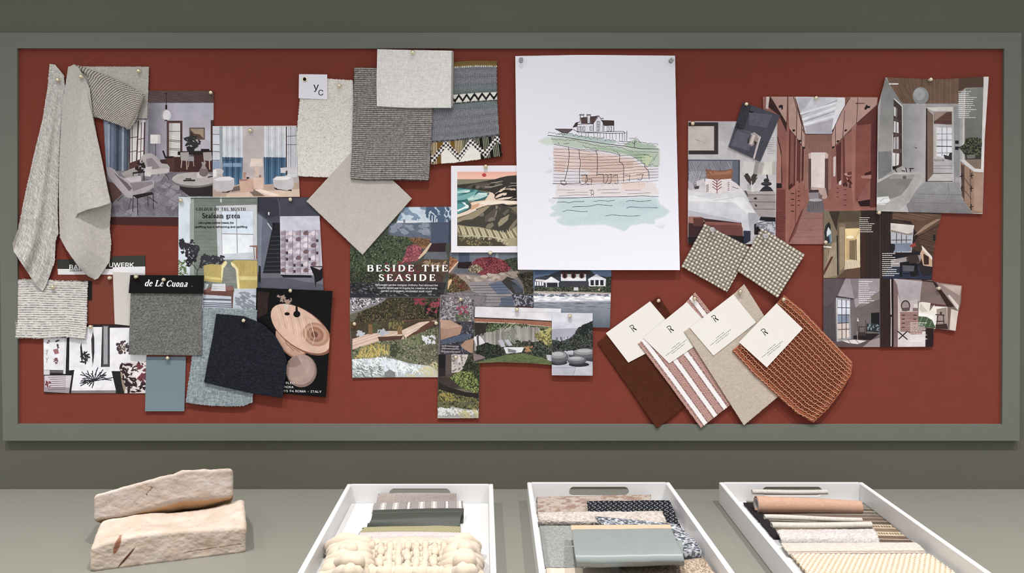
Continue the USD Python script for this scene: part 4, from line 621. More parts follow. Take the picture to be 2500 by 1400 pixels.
ink(5, '462,118 502,114 504,124 462,126 462,118', '466,126 464,200', '500,124 500,150', '530,120 568,120 568,128 530,128 530,120', '536,128 534,206 562,206 566,128', '470,152 530,146', '568,142 650,132', '650,132 590,210', '650,134 700,212', '665,158 690,155 690,166', '670,178 796,180 794,284', '700,228 795,226', '436,214 590,210', '396,244 424,200 460,192', '438,216 438,285', '396,244 436,236', '594,210 594,284', '690,206 688,282', '222,262 395,262 340,302', '395,262 455,300', '222,262 300,298 340,302', '440,286 600,292 760,286 928,284 926,300 760,304 600,300 460,296', '922,284 920,374', '840,380 920,384 960,388')
ink(4, '452,238 452,280', '452,238 480,236 480,282', '466,238 466,280', '494,238 512,236 510,282 494,280 494,238', '562,236 582,236 580,278 562,276 562,236', '630,186 658,184 656,280 628,280 630,186', '630,220 656,220', '630,240 656,240', '644,186 642,280', '728,240 744,238 744,280 728,280 728,240', '756,240 774,238 774,280 756,280 756,240', '700,230 700,280')
ink(4, *['%d,%d %d,%d' % (x, 302, x + 1, 330 + (x - 480) * .1) for x in (480, 520, 545, 600, 635, 660, 695, 720, 755, 780, 815, 850, 878, 900)]); a.lines((70, 58, 58), '480,152 635,140 592,205 478,206', 10, 14, 3, 2).lines((60, 50, 50), '690,182 790,182 790,222 700,224', -10, 12, 3, 3)
def scr(x0, y0, x1, y1, n, amp, seed):
    q_ = random.Random(seed); n = int(n * 1.7); p = np.array([(x0 + (x1 - x0) * (i + q_.uniform(-.7, .7)) / n, y0 + (y1 - y0) * i / n + q_.uniform(-1, .8) * amp) for i in range(n + 1)])
    for _ in range(2): p = np.vstack([p[:1], np.stack([p[:-1] * .75 + p[1:] * .25, p[:-1] * .25 + p[1:] * .75], 1).reshape(-1, 2), p[-1:]])
    return p
for i, z in enumerate(((150, 300, 240, 300, 6, 16), (240, 312, 340, 322, 8, 16), (335, 300, 460, 335, 8, 18), (460, 330, 580, 356, 10, 12), (570, 345, 700, 355, 9, 14), (700, 365, 830, 380, 10, 12), (830, 395, 950, 412, 10, 12), (945, 360, 1010, 350, 6, 10), (1010, 352, 1060, 395, 5, 10), (1050, 392, 1225, 412, 14, 9), (180, 362, 450, 376, 14, 9), (450, 385, 640, 428, 14, 9), (640, 430, 840, 436, 12, 9), (840, 440, 980, 480, 10, 9), (980, 480, 1220, 492, 12, 7), (480, 432, 640, 460, 9, 11), (790, 470, 860, 512, 6, 9), (980, 530, 1060, 580, 7, 8), (1060, 585, 1120, 630, 6, 8), (1120, 630, 1180, 600, 6, 8), (300, 400, 360, 405, 5, 10), (250, 390, 262, 410, 3, 8), (1090, 510, 1160, 530, 5, 8), (1180, 560, 1225, 510, 4, 8))): a.ls(K, 3.2, scr(*z, i))
ink(6, '150,322 300,336 430,358 560,378 700,404 860,420 960,438 1060,452 1228,456'); ink(4, '1000,372 995,440', '994,398 1016,380', '998,410 975,390', '210,410 350,436 450,460 620,468 760,488 850,515')
cl = []
for k in range(12):
    y = 455 + k * 31; cl.append([(205, y), (350, y + 8), (480, y + 16 - k), (640, y + 22 - k * 2)])
    if k > 1: cl.append([(640, y + 22 - k * 2), (850, y + 10 - k), (1000, y + 4 - k * 2), (1100 if k < 6 else 1230, y - k * 3)])
for p_ in cl: a.ls(K, 3.2, wob(p_, 5.5, 22))
ink(5, '350,436 360,500 352,600 338,680 312,770', '455,460 460,540 470,590 458,680 462,790', '615,468 632,510 636,620 628,720', '852,515 850,590 880,598 892,640 888,775', '1094,600 1100,640 1128,665 1138,690 1140,750', '196,795 330,795 458,790')
ink(4.5, '465,712 528,704 518,790 480,806 465,780', '528,708 540,760 518,800', '540,752 580,748 576,800 530,798', '690,712 730,704 740,740 718,792 690,780 700,740 690,712', '740,712 770,700 766,790 738,790', '786,720 830,708 834,796 806,790', '900,716 950,712 946,770', '1016,705 1080,700 1064,760 1020,755', '640,704 690,704', '275,768 310,764 336,790 320,812 282,800 275,768', '560,860 575,856')
for p_ in ('245,856 410,856', '340,884 540,878', '630,856 840,850', '670,888 860,884', '905,858 1055,856', '930,892 1150,886', '260,918 410,906 545,906'): a.ls((60, 54, 56), 3, wob(p_, 1.2, 14))
ink(5, '196,936 420,934 640,926 1000,920 1075,912 1130,920 1230,921'); ink(4, '574,866 584,852 594,866 598,895 590,900 596,916', '574,866 570,892 578,900 572,916', '578,898 590,898')
for p_ in ('245,976 320,972 350,984 400,970 505,970', '595,970 660,960 740,964 800,958', '390,1026 410,1018 560,1016 640,998 680,1004 778,1010', '915,972 940,960 1060,968 1160,960', '920,1036 945,1022 1040,1028 1220,1030', '295,1070 340,1054 430,1062 480,1070 535,1066', '715,1110 780,1098 860,1106 960,1112 1050,1108'): a.ls((40, 40, 46), 4.2, wob(p_, 1.6, 18))
for k in range(34): x = R_.uniform(220, 1140); a.e(K, x, 806 + R_.uniform(-8, 22) - (x > 800) * 24, 2.6, 2.2)
drawing = sheet('drawing', 'large white sheet with an ink and watercolour drawing of a house on a sea cliff', 'drawing', {'T': '1258,137 1420,134 1648,136', 'R': '1648,136 1652,330 1660,660', 'B': '1264,659 1450,660 1660,660', 'L': '1258,137 1261,400 1264,659'}, 7.0, a, (230, 229, 238), bend=curl(1450, 450, 1450, 660, .003), thick=.0005, n=(14, 22))

# garden pages
def bush(a, p_, base, dk, lt, n, s, seed): a.p(base, p_, .45).leaf(dk, p_, int(n * 2.0), s * .62, seed, .55, tex=.25).leaf(lt, p_, int(n * 1.8), s * .48, seed + 50, .5, tex=.25); return a
a = Art(*C6)
a.p((118, 140, 164), '440,70 810,70 810,200 380,210', .3).leaf((186, 200, 214), '480,80 800,80 790,190 400,200', 26, 80, 2, .4, 20, 40, .2).leaf((70, 92, 120), '560,80 800,80 800,180 600,180', 22, 60, 3, .5, 80, 30, .2).p((206, 210, 218), '400,180 520,178 650,188 520,196 390,196')
a.p((92, 100, 118), '330,200 810,190 810,330 600,330 330,300', .2).p((72, 80, 100), '645,195 780,190 780,350 650,350').p((110, 118, 134), '440,170 455,172 450,290 442,290').p((56, 62, 80), '780,180 800,170 806,330 776,345').leaf((130, 138, 152), '350,210 640,205 640,290 350,280', 18, 60, 4, .5, 10, 30, .2)
for x, y in ((546, 165), (582, 155), (605, 130), (632, 130), (655, 140), (675, 150), (690, 165), (765, 170)): a.p((196, 202, 212), [(x - 4, y), (x + 3, y), (x + 5, 190), (x - 6, 192)])
bush(a, '45,380 140,430 300,285 460,300 560,330 480,400 420,490 340,560 240,600 150,640 45,640', (62, 76, 54), (30, 38, 30), (104, 120, 84), 130, 26, 5)
bush(a, '420,500 450,440 470,370 520,355 570,370 590,440 540,480 470,490', (146, 72, 82), (96, 46, 56), (190, 104, 112), 60, 20, 6); bush(a, '470,310 560,305 640,320 610,400 560,370 520,350', (120, 84, 52), (80, 54, 38), (160, 116, 70), 30, 18, 7)
a.p((206, 180, 150), '640,345 652,350 610,420 560,465 548,460').p((52, 34, 38), '652,350 760,345 750,412 620,410').p((96, 98, 106), '610,415 760,412 770,470 590,465', .2).p((84, 66, 50), '580,465 770,470 775,560 700,640 540,640 500,560', .3).leaf((150, 126, 96), '580,480 770,480 770,520 600,520', 20, 34, 8, .4).p((72, 54, 44), '300,560 520,500 640,520 740,600 720,690 250,690', .3)
bush(a, '45,560 180,520 330,540 300,640 45,640', (50, 58, 40), (28, 32, 26), (90, 96, 60), 60, 24, 9); a.leaf((110, 44, 50), '300,500 480,480 600,560 440,620 260,600', 50, 26, 10, .5, tex=.2)
a.p((46, 44, 48), '45,640 760,640 735,745 45,745', .5).leaf((110, 108, 116), '45,645 300,645 740,735 300,740 45,740', 110, 20, 12, .35, 20, 20).leaf((24, 24, 28), '45,645 740,645 730,740 45,740', 70, 24, 13, .4, 10, 20).p((40, 42, 56), '45,720 230,725 230,750 45,750')
seaside = sheet('magazine_page', 'garden magazine page with large white lettering across dark planting', 'magazine page', [(855, 507), (1106, 505), (1091, 729), (855, 727)], 2.0, a, (70, 74, 66), bend=curl(960, 600, 1100, 505, .001))
m_, w_ = serif('BESIDE THE', .24); text_px('', 896, 663, 15.5, 0, 'white_ink', seaside, .0028, mesh=m_, w=196); m_, w_ = serif('SEASIDE', .24); text_px('', 924, 686, 15.5, 0, 'white_ink', seaside, .0028, mesh=m_, w=138)
for s_, x, y, w_ in (('Renowned garden designer Anthony Paul allowed the', 916, 698, 152), ('coastal landscape to inspire his creation of a hardy', 921, 705.5, 146), ("garden on England's windswept south coast", 930, 713, 124)): text_px(s_, x, y, 4.6, .5, 'white_ink', seaside, .0025, w=w_)
a = Art(*C7)
a.p((104, 112, 124), '90,50 660,50 660,140 300,120 90,120', .2).p((70, 80, 104), '190,55 275,60 275,130 190,130').p((40, 26, 30), '185,130 290,125 290,160 260,180 180,175').p((92, 96, 106), '170,180 270,178 270,215 150,215', .2).p((140, 150, 160), '480,60 500,60 495,110 475,110')
bush(a, '90,90 120,80 180,110 185,140 130,195 100,200', (150, 96, 60), (104, 62, 44), (190, 136, 90), 26, 22, 5); a.p((206, 176, 150), '184,120 190,130 120,212 108,205')
bush(a, '280,150 330,100 400,90 470,92 560,120 610,170 560,210 470,230 400,240 330,215 370,180', (122, 50, 58), (78, 30, 38), (160, 78, 86), 130, 20, 6); bush(a, '262,190 275,160 330,145 360,165 385,185 330,215 268,205', (130, 118, 92), (80, 70, 56), (176, 162, 130), 22, 24, 7); bush(a, '540,110 660,90 660,200 620,200', (56, 62, 48), (34, 38, 32), (90, 94, 70), 40, 20, 8)
a.p((150, 134, 124), '110,220 240,225 400,240 560,205 660,195 660,240 530,270 400,295 280,300 150,260', .35).ls((78, 66, 62), 4, '240,240 300,290', '330,255 340,290', '420,245 410,285', '500,225 480,270', '560,215 600,240').leaf((180, 164, 150), '250,240 560,215 520,260 300,285', 22, 40, 9, .5, 10, 20)
bush(a, '95,215 160,220 240,280 290,340 200,360 95,370', (88, 66, 46), (44, 40, 30), (128, 110, 66), 60, 24, 10); a.leaf((104, 50, 44), '160,240 290,330 230,350 150,280', 26, 22, 11).p((214, 176, 132), '100,280 130,260 140,270 105,345')
a.p((140, 132, 134), '250,290 420,270 540,300 620,380 640,470 400,470 400,390 300,360', .15).p((92, 104, 126), '420,300 520,275 545,290 600,375 470,380 530,470 500,470 520,410', .1).p((86, 96, 118), '515,405 610,395 625,470 520,470', .1).ls((74, 70, 76), 4, '280,310 420,310 540,300', '290,330 560,325', '300,350 580,345', '320,370 600,372', '390,398 620,395', '400,420 625,420', '400,445 630,445')
a.p((54, 52, 50), '525,280 570,240 620,260 690,340 690,372 620,378 580,340', .3).p((86, 94, 108), '590,265 640,270 685,320 690,345 640,300', .1).p((66, 70, 80), '600,300 660,310 690,360 630,370')
bush(a, '640,220 780,200 780,380 700,372 690,300', (60, 58, 44), (36, 36, 30), (96, 90, 64), 46, 26, 12)
a.p((58, 58, 68), '600,378 690,375 780,390 780,475 640,475', .4).leaf((150, 150, 162), '620,380 775,400 775,470 640,470', 46, 22, 13, .35)
a.p((126, 118, 122), '90,365 400,372 400,480 90,480', .5).leaf((74, 68, 74), '90,370 400,375 400,470 90,470', 70, 20, 14, .4)
path = sheet('magazine_page', 'garden page with a red shrub beside a stone and timber path', 'magazine page', [(1091, 612), (1306, 612), (1303, 750), (1091, 748)], 1.2, a, (110, 104, 102), bend=curl(1200, 700, 1200, 612, .0008))
a = Art(*C7)
a.p((98, 122, 156), '770,185 1380,185 1380,330 770,330').p((74, 96, 130), '780,190 980,190 980,220 780,225', .2).p((150, 166, 190), '1080,220 1250,210 1200,250 1080,255')
a.p((52, 58, 68), '780,250 880,235 980,195 1215,195 1250,225 1370,250 1370,350 780,350').p((226, 226, 230), '985,205 1180,205 1180,275 985,275').r((60, 40, 44), 985, 192, 1210, 222)
for x in (1010, 1078, 1142): a.r((120, 70, 66), x - 14, 215, x + 24, 250).r((50, 30, 32), x - 6, 215, x + 14, 255)
a.p((226, 226, 230), '850,280 910,240 975,280 970,288 855,288').p((222, 224, 230), '1195,262 1260,222 1335,262 1330,330 1210,325').lines((196, 198, 206), '1205,262 1330,262 1330,325 1205,325', 0, 8, 2, 2)
for x in (1225, 1262, 1300): a.r((36, 38, 46), x - 10, 268, x + 16, 310)
a.r((40, 42, 50), 880, 290, 960, 325).r((60, 62, 72), 985, 285, 1190, 320).ls((226, 226, 230), 7, '870,285 872,330', '962,285 964,330', '1205,290 1205,330', '1330,260 1325,355', '1210,325 1210,355').r((222, 224, 230), 782, 280, 850, 312).ls((60, 62, 70), 6, *['%d,280 %d,312' % (x, x) for x in (795, 815, 835)]).p((40, 44, 50), '1225,325 1310,322 1310,355 1225,352').p((214, 206, 204), '790,260 870,268 850,280 785,276').l((60, 50, 50), 6, '860,235 910,238').l((60, 50, 50), 5, '885,235 885,262')
bush(a, '780,325 1370,315 1375,365 1100,358 780,352', (58, 66, 54), (34, 40, 34), (104, 108, 84), 110, 22, 5); bush(a, '1335,250 1378,240 1378,360 1340,350', (40, 48, 40), (26, 32, 28), (70, 78, 60), 20, 22, 6); a.r((206, 208, 214), 1085, 325, 1120, 350).p((200, 170, 140), '1270,340 1290,335 1285,355')
a.p((176, 162, 148), '775,355 1100,360 1378,368 1378,380 775,370', .3).p((196, 196, 206), '775,370 1378,378 1378,440 775,445', .15).leaf((232, 232, 238), '780,390 1370,385 1370,425 780,430', 60, 60, 7, .16, 0, 8).leaf((110, 112, 124), '780,372 1370,378 1370,395 780,395', 46, 36, 8, .3, 0, 20).p(('v', (140, 146, 158), (74, 86, 98)), '775,440 1378,432 1378,660 775,660', .12).leaf((88, 98, 112), '780,440 1370,440 1370,520 780,500', 36, 70, 9, .06, 0, 4)
seah = sheet('magazine_page', 'page with white seaside houses above a grey shore, below the large drawing', 'magazine page', [(1302, 655), (1493, 652), (1489, 801), (1302, 797)], 2.6, a, (90, 100, 112), bend=curl(1400, 720, 1490, 801, .0012))
a = Art(*C6)
a.p((128, 124, 128), '40,745 330,755 260,800 120,850 40,880', .5).leaf((206, 204, 212), '45,750 300,760 220,800 60,850', 90, 22, 2, .35).leaf((60, 58, 64), '45,750 300,760 220,800 60,860', 60, 18, 3, .4)
bush(a, '100,870 260,800 330,755 520,750 720,760 720,905 440,925 230,930 60,960', (62, 56, 40), (34, 32, 26), (112, 98, 62), 170, 24, 4); a.leaf((142, 52, 70), '520,750 600,750 610,810 530,800', 30, 24, 5, .5, tex=.2).leaf((148, 58, 76), '610,820 700,755 720,780 690,870 620,890', 36, 26, 6, .5, tex=.2).leaf((24, 22, 22), '600,800 720,820 720,900 600,900', 24, 30, 7)
a.p((70, 60, 44), '45,940 300,930 450,920 720,910 720,1150 60,1160', .4).p((96, 66, 44), '45,930 100,935 100,980 45,980')
a.p((206, 178, 160), '420,1000 560,935 650,925 690,920 600,985 460,1060').p((196, 166, 148), '62,1060 180,1020 250,1015 330,1000 420,1000 450,1060 250,1110 62,1145').lines((224, 200, 184), '62,1060 250,1020 420,1000 450,1055 250,1100 62,1140', -18, 22, 5, 3).p((84, 56, 44), '250,1045 440,1035 420,1070 262,1078').l((110, 70, 54), 5, '440,925 560,915 690,915').p((92, 60, 46), '640,925 700,935 560,1020 470,1060 460,1050').lines((228, 206, 190), '460,1010 560,945 660,930 520,1010 450,1045', -25, 20, 4, 4)
for x in (196, 414): a.r((124, 92, 58), x - 16, 950 - (x > 300) * -10, x + 16, 1025).r((80, 58, 40), x - 20, 930 + (x > 300) * 24, x + 20, 945 + (x > 300) * 24)
a.leaf((176, 176, 184), '80,1010 150,1000 150,1030 80,1030', 5, 40, 5, .6).leaf((170, 172, 182), '265,990 330,985 330,1020 265,1020', 3, 56, 6, .6).leaf((120, 112, 60), '330,940 440,930 440,990 340,990', 36, 26, 7, .3, 80, 40).leaf((76, 84, 52), '215,940 270,940 280,1010 220,1010', 30, 26, 8, .35)
bush(a, '60,1140 250,1080 450,1060 700,960 700,1340 62,1345', (104, 106, 80), (58, 62, 46), (150, 150, 124), 190, 26, 9); a.leaf((168, 146, 66), '80,1200 130,1120 250,1095 340,1110 330,1180 200,1210', 120, 40, 10, .14, 80, 50).leaf((206, 186, 108), '80,1210 150,1120 320,1110 330,1170', 60, 40, 11, .1, 70, 50).leaf((60, 64, 48), '340,1100 420,1095 420,1180 350,1190', 30, 30, 12).leaf((206, 206, 212), '580,1040 680,1030 680,1090 600,1100', 46, 22, 13, .5).leaf((112, 118, 70), '440,1060 560,1020 560,1120 460,1130', 40, 36, 14, .12, 70, 40).leaf((92, 84, 70), '540,1110 700,1060 700,1240 580,1240', 70, 44, 15, .1, 60, 50)
a.p((176, 184, 188), '62,1210 300,1195 400,1215 480,1240 640,1260 700,1300 700,1345 62,1345', .35).leaf((226, 230, 234), '70,1220 300,1200 500,1250 650,1280 600,1310 300,1330 80,1310', 200, 40, 16, .16, 70, 60).leaf((96, 110, 96), '62,1260 280,1250 330,1345 62,1345', 70, 44, 17, .1, 30, 40).leaf((196, 184, 140), '540,1300 700,1220 700,1340 440,1340', 100, 46, 18, .1, 50, 40).leaf((206, 214, 224), '280,1220 380,1210 390,1290 300,1290', 30, 40, 19, .3).p((120, 122, 124), '300,1310 340,1285 380,1310 380,1345 300,1345')
board_pg = sheet('magazine_page', 'garden page with a timber boardwalk and pale grasses', 'magazine page', {'T': '854,727 960,728 1076,727', 'R': '1076,727 1074,800 1071,922', 'B': '860,924 960,922 1071,922', 'L': '854,727 854,800 860,924'}, 1.5, a, (96, 92, 76), bend=both(curl(960, 850, 860, 924, .0012)))
a = Art(*C7)
a.p((120, 112, 116), '45,380 400,400 400,480 300,480 310,600 45,590', .5).leaf((70, 62, 68), '50,400 310,400 310,590 50,590', 150, 22, 2, .35).leaf((176, 168, 172), '50,400 310,400 310,590 50,590', 110, 20, 3, .35).leaf((160, 60, 84), '180,480 260,470 265,530 190,530', 26, 22, 4, tex=.2).leaf((86, 92, 62), '170,540 270,530 270,585 180,585', 40, 26, 5, .25)
a.p((60, 58, 66), '45,590 310,590 310,850 45,850', .5).leaf((110, 108, 118), '60,600 305,600 305,845 60,845', 130, 22, 6, .4).leaf((32, 30, 36), '60,600 305,600 305,845 60,845', 80, 24, 7, .4).p((72, 84, 104), '50,735 230,690 300,690 240,740 60,770', .3).p((158, 122, 104), '48,575 130,580 220,630 200,690 50,735', .15).p((176, 142, 122), '48,578 125,582 200,630 100,650 48,640', .1).p((162, 128, 106), '205,780 240,740 310,720 310,835 280,835 250,815', .12).ls((150, 144, 146), 7, '60,780 190,785', '58,800 190,805', '55,825 200,828')
rocks = sheet('magazine_clipping', 'clipping of flat tan rocks among dark gravel', 'magazine clipping', [(1075, 720), (1186, 722), (1172, 870), (1069, 868)], 2.6, a, (110, 102, 104))
a = Art(*C7)
a.p((216, 214, 220), '315,470 990,485 990,640 915,585 600,572 315,558').l((180, 178, 186), 3, '600,515 980,520').p((150, 96, 74), '312,560 600,570 910,588 912,630 600,608 312,592', .2).p((66, 52, 46), '312,556 700,572 910,586 912,594 700,582 312,566').l((222, 200, 180), 5, '312,594 600,604 912,634')
bush(a, '310,596 600,606 910,634 910,700 720,660 540,650 430,680 310,720', (74, 84, 56), (40, 46, 36), (112, 124, 82), 120, 26, 3); a.p((48, 40, 40), '310,600 410,605 400,680 320,720', .3)
bush(a, '300,730 900,700 915,920 300,915', (64, 66, 56), (38, 40, 36), (96, 96, 78), 150, 30, 4); R_ = random.Random(3)
for k in range(34): x = 320 + k * 15; y = 720 - 90 * math.sin(max(0, min(1, (x - 300) / 420)) * 1.7) + R_.uniform(-12, 12); g_ = R_.randrange(-24, 22); a.p((146 + g_, 140 + g_, 135 + g_), [(x - 7, y), (x + 6, y - 4), (x + 8, y + 110), (x - 8, y + 112)])
a.leaf((120, 126, 108), '540,670 640,650 650,760 560,770', 40, 30, 5, .3).leaf((176, 168, 96), '780,680 910,640 910,760 830,790', 90, 26, 6, .5).leaf((110, 104, 60), '780,690 910,660 910,780 840,800', 40, 26, 7).ls((190, 180, 160), 4, '520,665 590,600', '540,670 630,600')
a.p((206, 204, 208), '300,710 360,705 400,760 330,780', .15).p((70, 66, 72), '330,705 345,700 350,800 335,800'); bush(a, '330,790 400,755 500,780 545,830 500,880 400,880 330,840', (34, 40, 32), (20, 24, 22), (60, 68, 50), 80, 26, 8); bush(a, '750,760 820,740 910,800 910,880 780,870', (50, 56, 48), (30, 34, 32), (84, 92, 76), 70, 26, 9)
a.p((176, 176, 186), '495,740 530,730 555,785 520,790').p((176, 176, 186), '545,735 575,728 610,775 580,782').p((206, 206, 212), '540,790 700,790 680,830 560,840').p((120, 118, 124), '570,800 640,815 630,835 575,830').leaf((170, 120, 80), '700,790 760,785 760,820 710,825', 18, 26, 10).p((180, 180, 188), '870,850 912,850 912,900 880,890', .2)
a.p((92, 104, 62), '300,918 400,890 560,850 700,838 860,880 915,905 915,930 600,920 300,925', .25).leaf((70, 82, 50), '380,895 600,850 850,885 900,915 400,915', 70, 26, 11, .2, 0, 12).p((130, 110, 110), '303,840 360,850 400,870 310,900', .25)
garden = sheet('magazine_clipping', 'garden clipping with two deckchairs and a white strip along its top', 'magazine clipping', {'T': '1160,749 1260,751 1370,754', 'R': '1370,754 1366,820 1348,892', 'B': '1154,888 1220,885 1290,887 1348,892', 'L': '1160,749 1157,820 1154,888'}, 4.0, a, (70, 74, 60), bend=curl(1260, 850, 1260, 750, .0022))
a = Art(*C7)
a.p(('v', (206, 206, 216), (176, 174, 188)), '910,520 1240,520 1240,800 910,800').p((160, 160, 176), '910,650 1120,640 1080,710 910,730'); bush(a, '915,730 980,745 1040,730 1090,690 1110,650 1140,630 1170,610 1232,588 1232,800 915,830', (46, 52, 48), (24, 28, 28), (76, 82, 72), 190, 26, 3); a.leaf((60, 66, 70), '940,720 1050,715 1040,760 930,770', 40, 26, 4, .15, 90, 20).leaf((30, 36, 34), '1120,640 1232,590 1232,640 1140,690', 40, 34, 5, .3, -50, 25)
a.p((150, 150, 162), '910,850 1240,830 1240,1020 910,1020').p((176, 176, 188), '910,900 1040,880 1240,900 1240,1020 910,1020').p((60, 60, 70), '1040,850 1240,860 1240,905 1180,895 1060,880').e((42, 42, 50), 960, 910, 75, 20).e((40, 40, 48), 1125, 925, 80, 18).p((186, 186, 196), '1100,950 1240,940 1240,1000 1090,1005').l((140, 140, 152), 3, '910,950 1100,950 1080,1010')
for X, Y, rx, ry in ((970, 870, 72, 52), (1175, 842, 95, 46), (1108, 892, 76, 34)): a.e((70, 70, 76), X, Y, rx, ry).e((96, 96, 102), X - 2, Y - ry * .12, rx * .98, ry * .82).e((140, 138, 142), X - 6, Y - ry * .36, rx * .86, ry * .52).e((168, 166, 170), X - 10, Y - ry * .52, rx * .62, ry * .3)
pebbles = sheet('magazine_clipping', 'clipping of three smooth grey boulders on a pale terrace', 'magazine clipping', [(1347, 764), (1447, 765), (1447, 918), (1347, 917)], 6.0, a, (176, 174, 186))
a = Art(*C7)
a.p((40, 34, 34), '35,840 135,842 135,1010 35,1020').p((86, 72, 66), '90,842 135,842 135,1005 88,1015', .2).p((22, 20, 22), '35,850 88,842 84,960 36,950').p((186, 176, 172), '135,842 265,845 250,900 220,960 190,985 135,990', .25).leaf((120, 108, 106), '140,850 250,850 220,960 140,980', 26, 26, 2, .4).e((206, 198, 196), 188, 885, 20, 28)
bush(a, '220,960 260,870 350,850 350,1140 300,1130 250,1060', (44, 46, 34), (26, 28, 22), (80, 82, 50), 60, 26, 3); bush(a, '160,1000 210,975 290,985 345,1050 345,1140 290,1150 240,1120 160,1080 120,1030', (84, 96, 46), (44, 52, 30), (150, 160, 84), 110, 22, 4)
a.p((60, 50, 46), '33,1020 120,1030 200,1100 110,1120 33,1100', .3).p((110, 98, 86), '110,1120 220,1115 300,1140 260,1170 180,1160', .3).p((38, 32, 28), '33,1060 110,1100 250,1140 345,1150 345,1200 200,1180 33,1150', .3); bush(a, '30,1120 110,1140 220,1170 345,1190 345,1300 28,1290', (86, 84, 50), (48, 48, 34), (130, 124, 72), 120, 30, 5); a.leaf((156, 136, 60), '30,1130 130,1150 160,1200 60,1220', 50, 26, 6, .2, 60, 40)
a.p((150, 150, 144), '28,1260 130,1250 230,1270 345,1280 345,1342 26,1342', .4).leaf((206, 206, 204), '28,1260 230,1265 340,1290 300,1310 28,1320', 100, 24, 7, .4).leaf((186, 176, 120), '200,1290 345,1260 345,1340 180,1340', 60, 34, 8, .14, 50, 40).leaf((90, 92, 64), '30,1220 345,1220 345,1260 30,1260', 40, 30, 9).l((190, 190, 190), 4, '26,1338 200,1342')
tallc = sheet('magazine_clipping', 'tall narrow clipping of a shrub border, lowest of the garden pages', 'magazine clipping', [(1070, 866), (1172, 866), (1169, 1022), (1068, 1022)], 3.4, a, (70, 66, 54))

# ------------------------------------------------------------------ right group: pages
D1, D2, D3, D4 = ((1640, 180, 2060, 620), 1336), ((2000, 170, 2460, 540), 1741), ((1980, 500, 2400, 880), 1547), ((1440, 530, 2120, 1060), 1796)
a = Art(*D1)
a.p(('v', (182, 178, 182), (196, 192, 194)), '120,365 830,370 810,930 120,930').r((52, 46, 46), 130, 378, 361, 627).r((196, 184, 178), 130, 408, 328, 597).r((82, 72, 70), 328, 400, 334, 600).leaf((150, 138, 134), '150,500 260,500 260,540 150,540', 5, 40, 2, .1, 10, 20)
a.p((206, 200, 200), '560,680 640,690 640,780 600,800 540,760').p((62, 62, 76), '125,668 530,670 528,890 125,890').p((120, 120, 132), '130,674 518,676 516,880 130,880').p((96, 100, 116), '470,676 518,676 516,880 470,880').l((70, 70, 84), 4, '378,676 376,880').lines((162, 160, 168), '132,680 200,680 200,860 132,860', 70, 12, 4, 3).lines((156, 154, 162), '205,680 290,680 290,800 205,800', -60, 12, 4, 4).lines((150, 150, 160), '295,680 470,680 470,750 295,750', 65, 13, 4, 5).lines((170, 168, 176), '132,760 260,760 250,860 132,860', -70, 10, 4, 6)
a.p((138, 88, 64), '262,740 330,752 410,752 472,736 470,820 440,825 275,822').p((160, 106, 78), '270,760 330,762 420,760 465,750 460,780 280,790').leaf((120, 74, 54), '265,745 330,756 330,780 270,790', 14, 26, 3, .15, 40, 20)
a.p((176, 168, 174), '128,830 165,860 180,900 128,905').p((196, 188, 192), '190,835 250,815 270,870 250,910 200,890').p((66, 58, 62), '172,880 215,870 210,895 180,898').p((214, 204, 208), '455,825 500,850 530,880 525,895 455,905').l((70, 66, 74), 4, '470,880 520,895')
a.p((220, 210, 212), '262,815 350,825 462,816 455,930 355,935 258,920').ls((130, 70, 70), 6, '350,830 352,930', *['352,%d %d,%d' % (905 - k * 22, 352 + s * 34, 880 - k * 22) for k in range(4) for s in (-1, 1)]).ls((120, 72, 72), 5, *['%d,%d %d,%d' % (268, 870 + k * 12, 285, 862 + k * 12) for k in range(5)], *['%d,%d %d,%d' % (436, 850 + k * 14, 446, 846 + k * 14) for k in range(5)])
a.p(('v', (210, 208, 214), (190, 188, 198)), '128,905 200,920 360,935 540,890 580,960 650,1060 696,1115 685,1150 640,1200 610,1275 560,1200 540,1160 128,1120').p((222, 220, 224), '128,940 300,975 500,960 560,960 640,1070 620,1120 480,1000 128,990').p((168, 166, 178), '590,1080 660,1085 690,1120 640,1200 612,1270 600,1180').l((176, 174, 184), 4, '330,985 480,965').p((176, 174, 184), '128,1060 540,1150 545,1165 128,1118')
a.p((60, 34, 36), '128,1110 540,1160 556,1265 530,1270 128,1275').p((110, 60, 56), '255,1150 530,1162 550,1200 555,1262 270,1240').p((132, 78, 70), '258,1150 530,1160 545,1180 260,1172').p((150, 100, 88), '130,1110 235,1112 258,1150 180,1165 130,1160').p((90, 50, 48), '165,1120 250,1120 240,1190 170,1180').l((48, 28, 32), 6, '130,1195 240,1200').p((30, 20, 24), '125,1270 560,1262 560,1330 125,1330').p((40, 46, 66), '556,1220 612,1222 612,1300 560,1330')
a.p((30, 24, 28), '640,1170 800,1120 805,1140 800,1260 640,1250').p((180, 180, 190), '660,1170 720,1150 805,1150 805,1260 700,1230', .25).leaf((120, 120, 132), '660,1170 805,1150 805,1250 680,1230', 26, 40, 5, .25)
a.p((90, 84, 84), '560,910 580,908 600,960 590,960').p((170, 160, 158), '575,908 806,920 806,938 600,942').p((158, 148, 148), '590,940 804,944 804,1112 680,1112 640,1060 600,990').ls((96, 88, 90), 5, '592,942 804,942', '600,996 804,998', '640,1052 804,1052').p((28, 20, 26), '690,1112 806,1116 806,1150 680,1140').p((40, 34, 36), '640,960 660,960 662,978 636,978').p((40, 34, 36), '645,1012 664,1022 660,1036 645,1030').lines((140, 130, 130), '600,945 804,945 804,1110 690,1110', 1, 11, 2, 7)
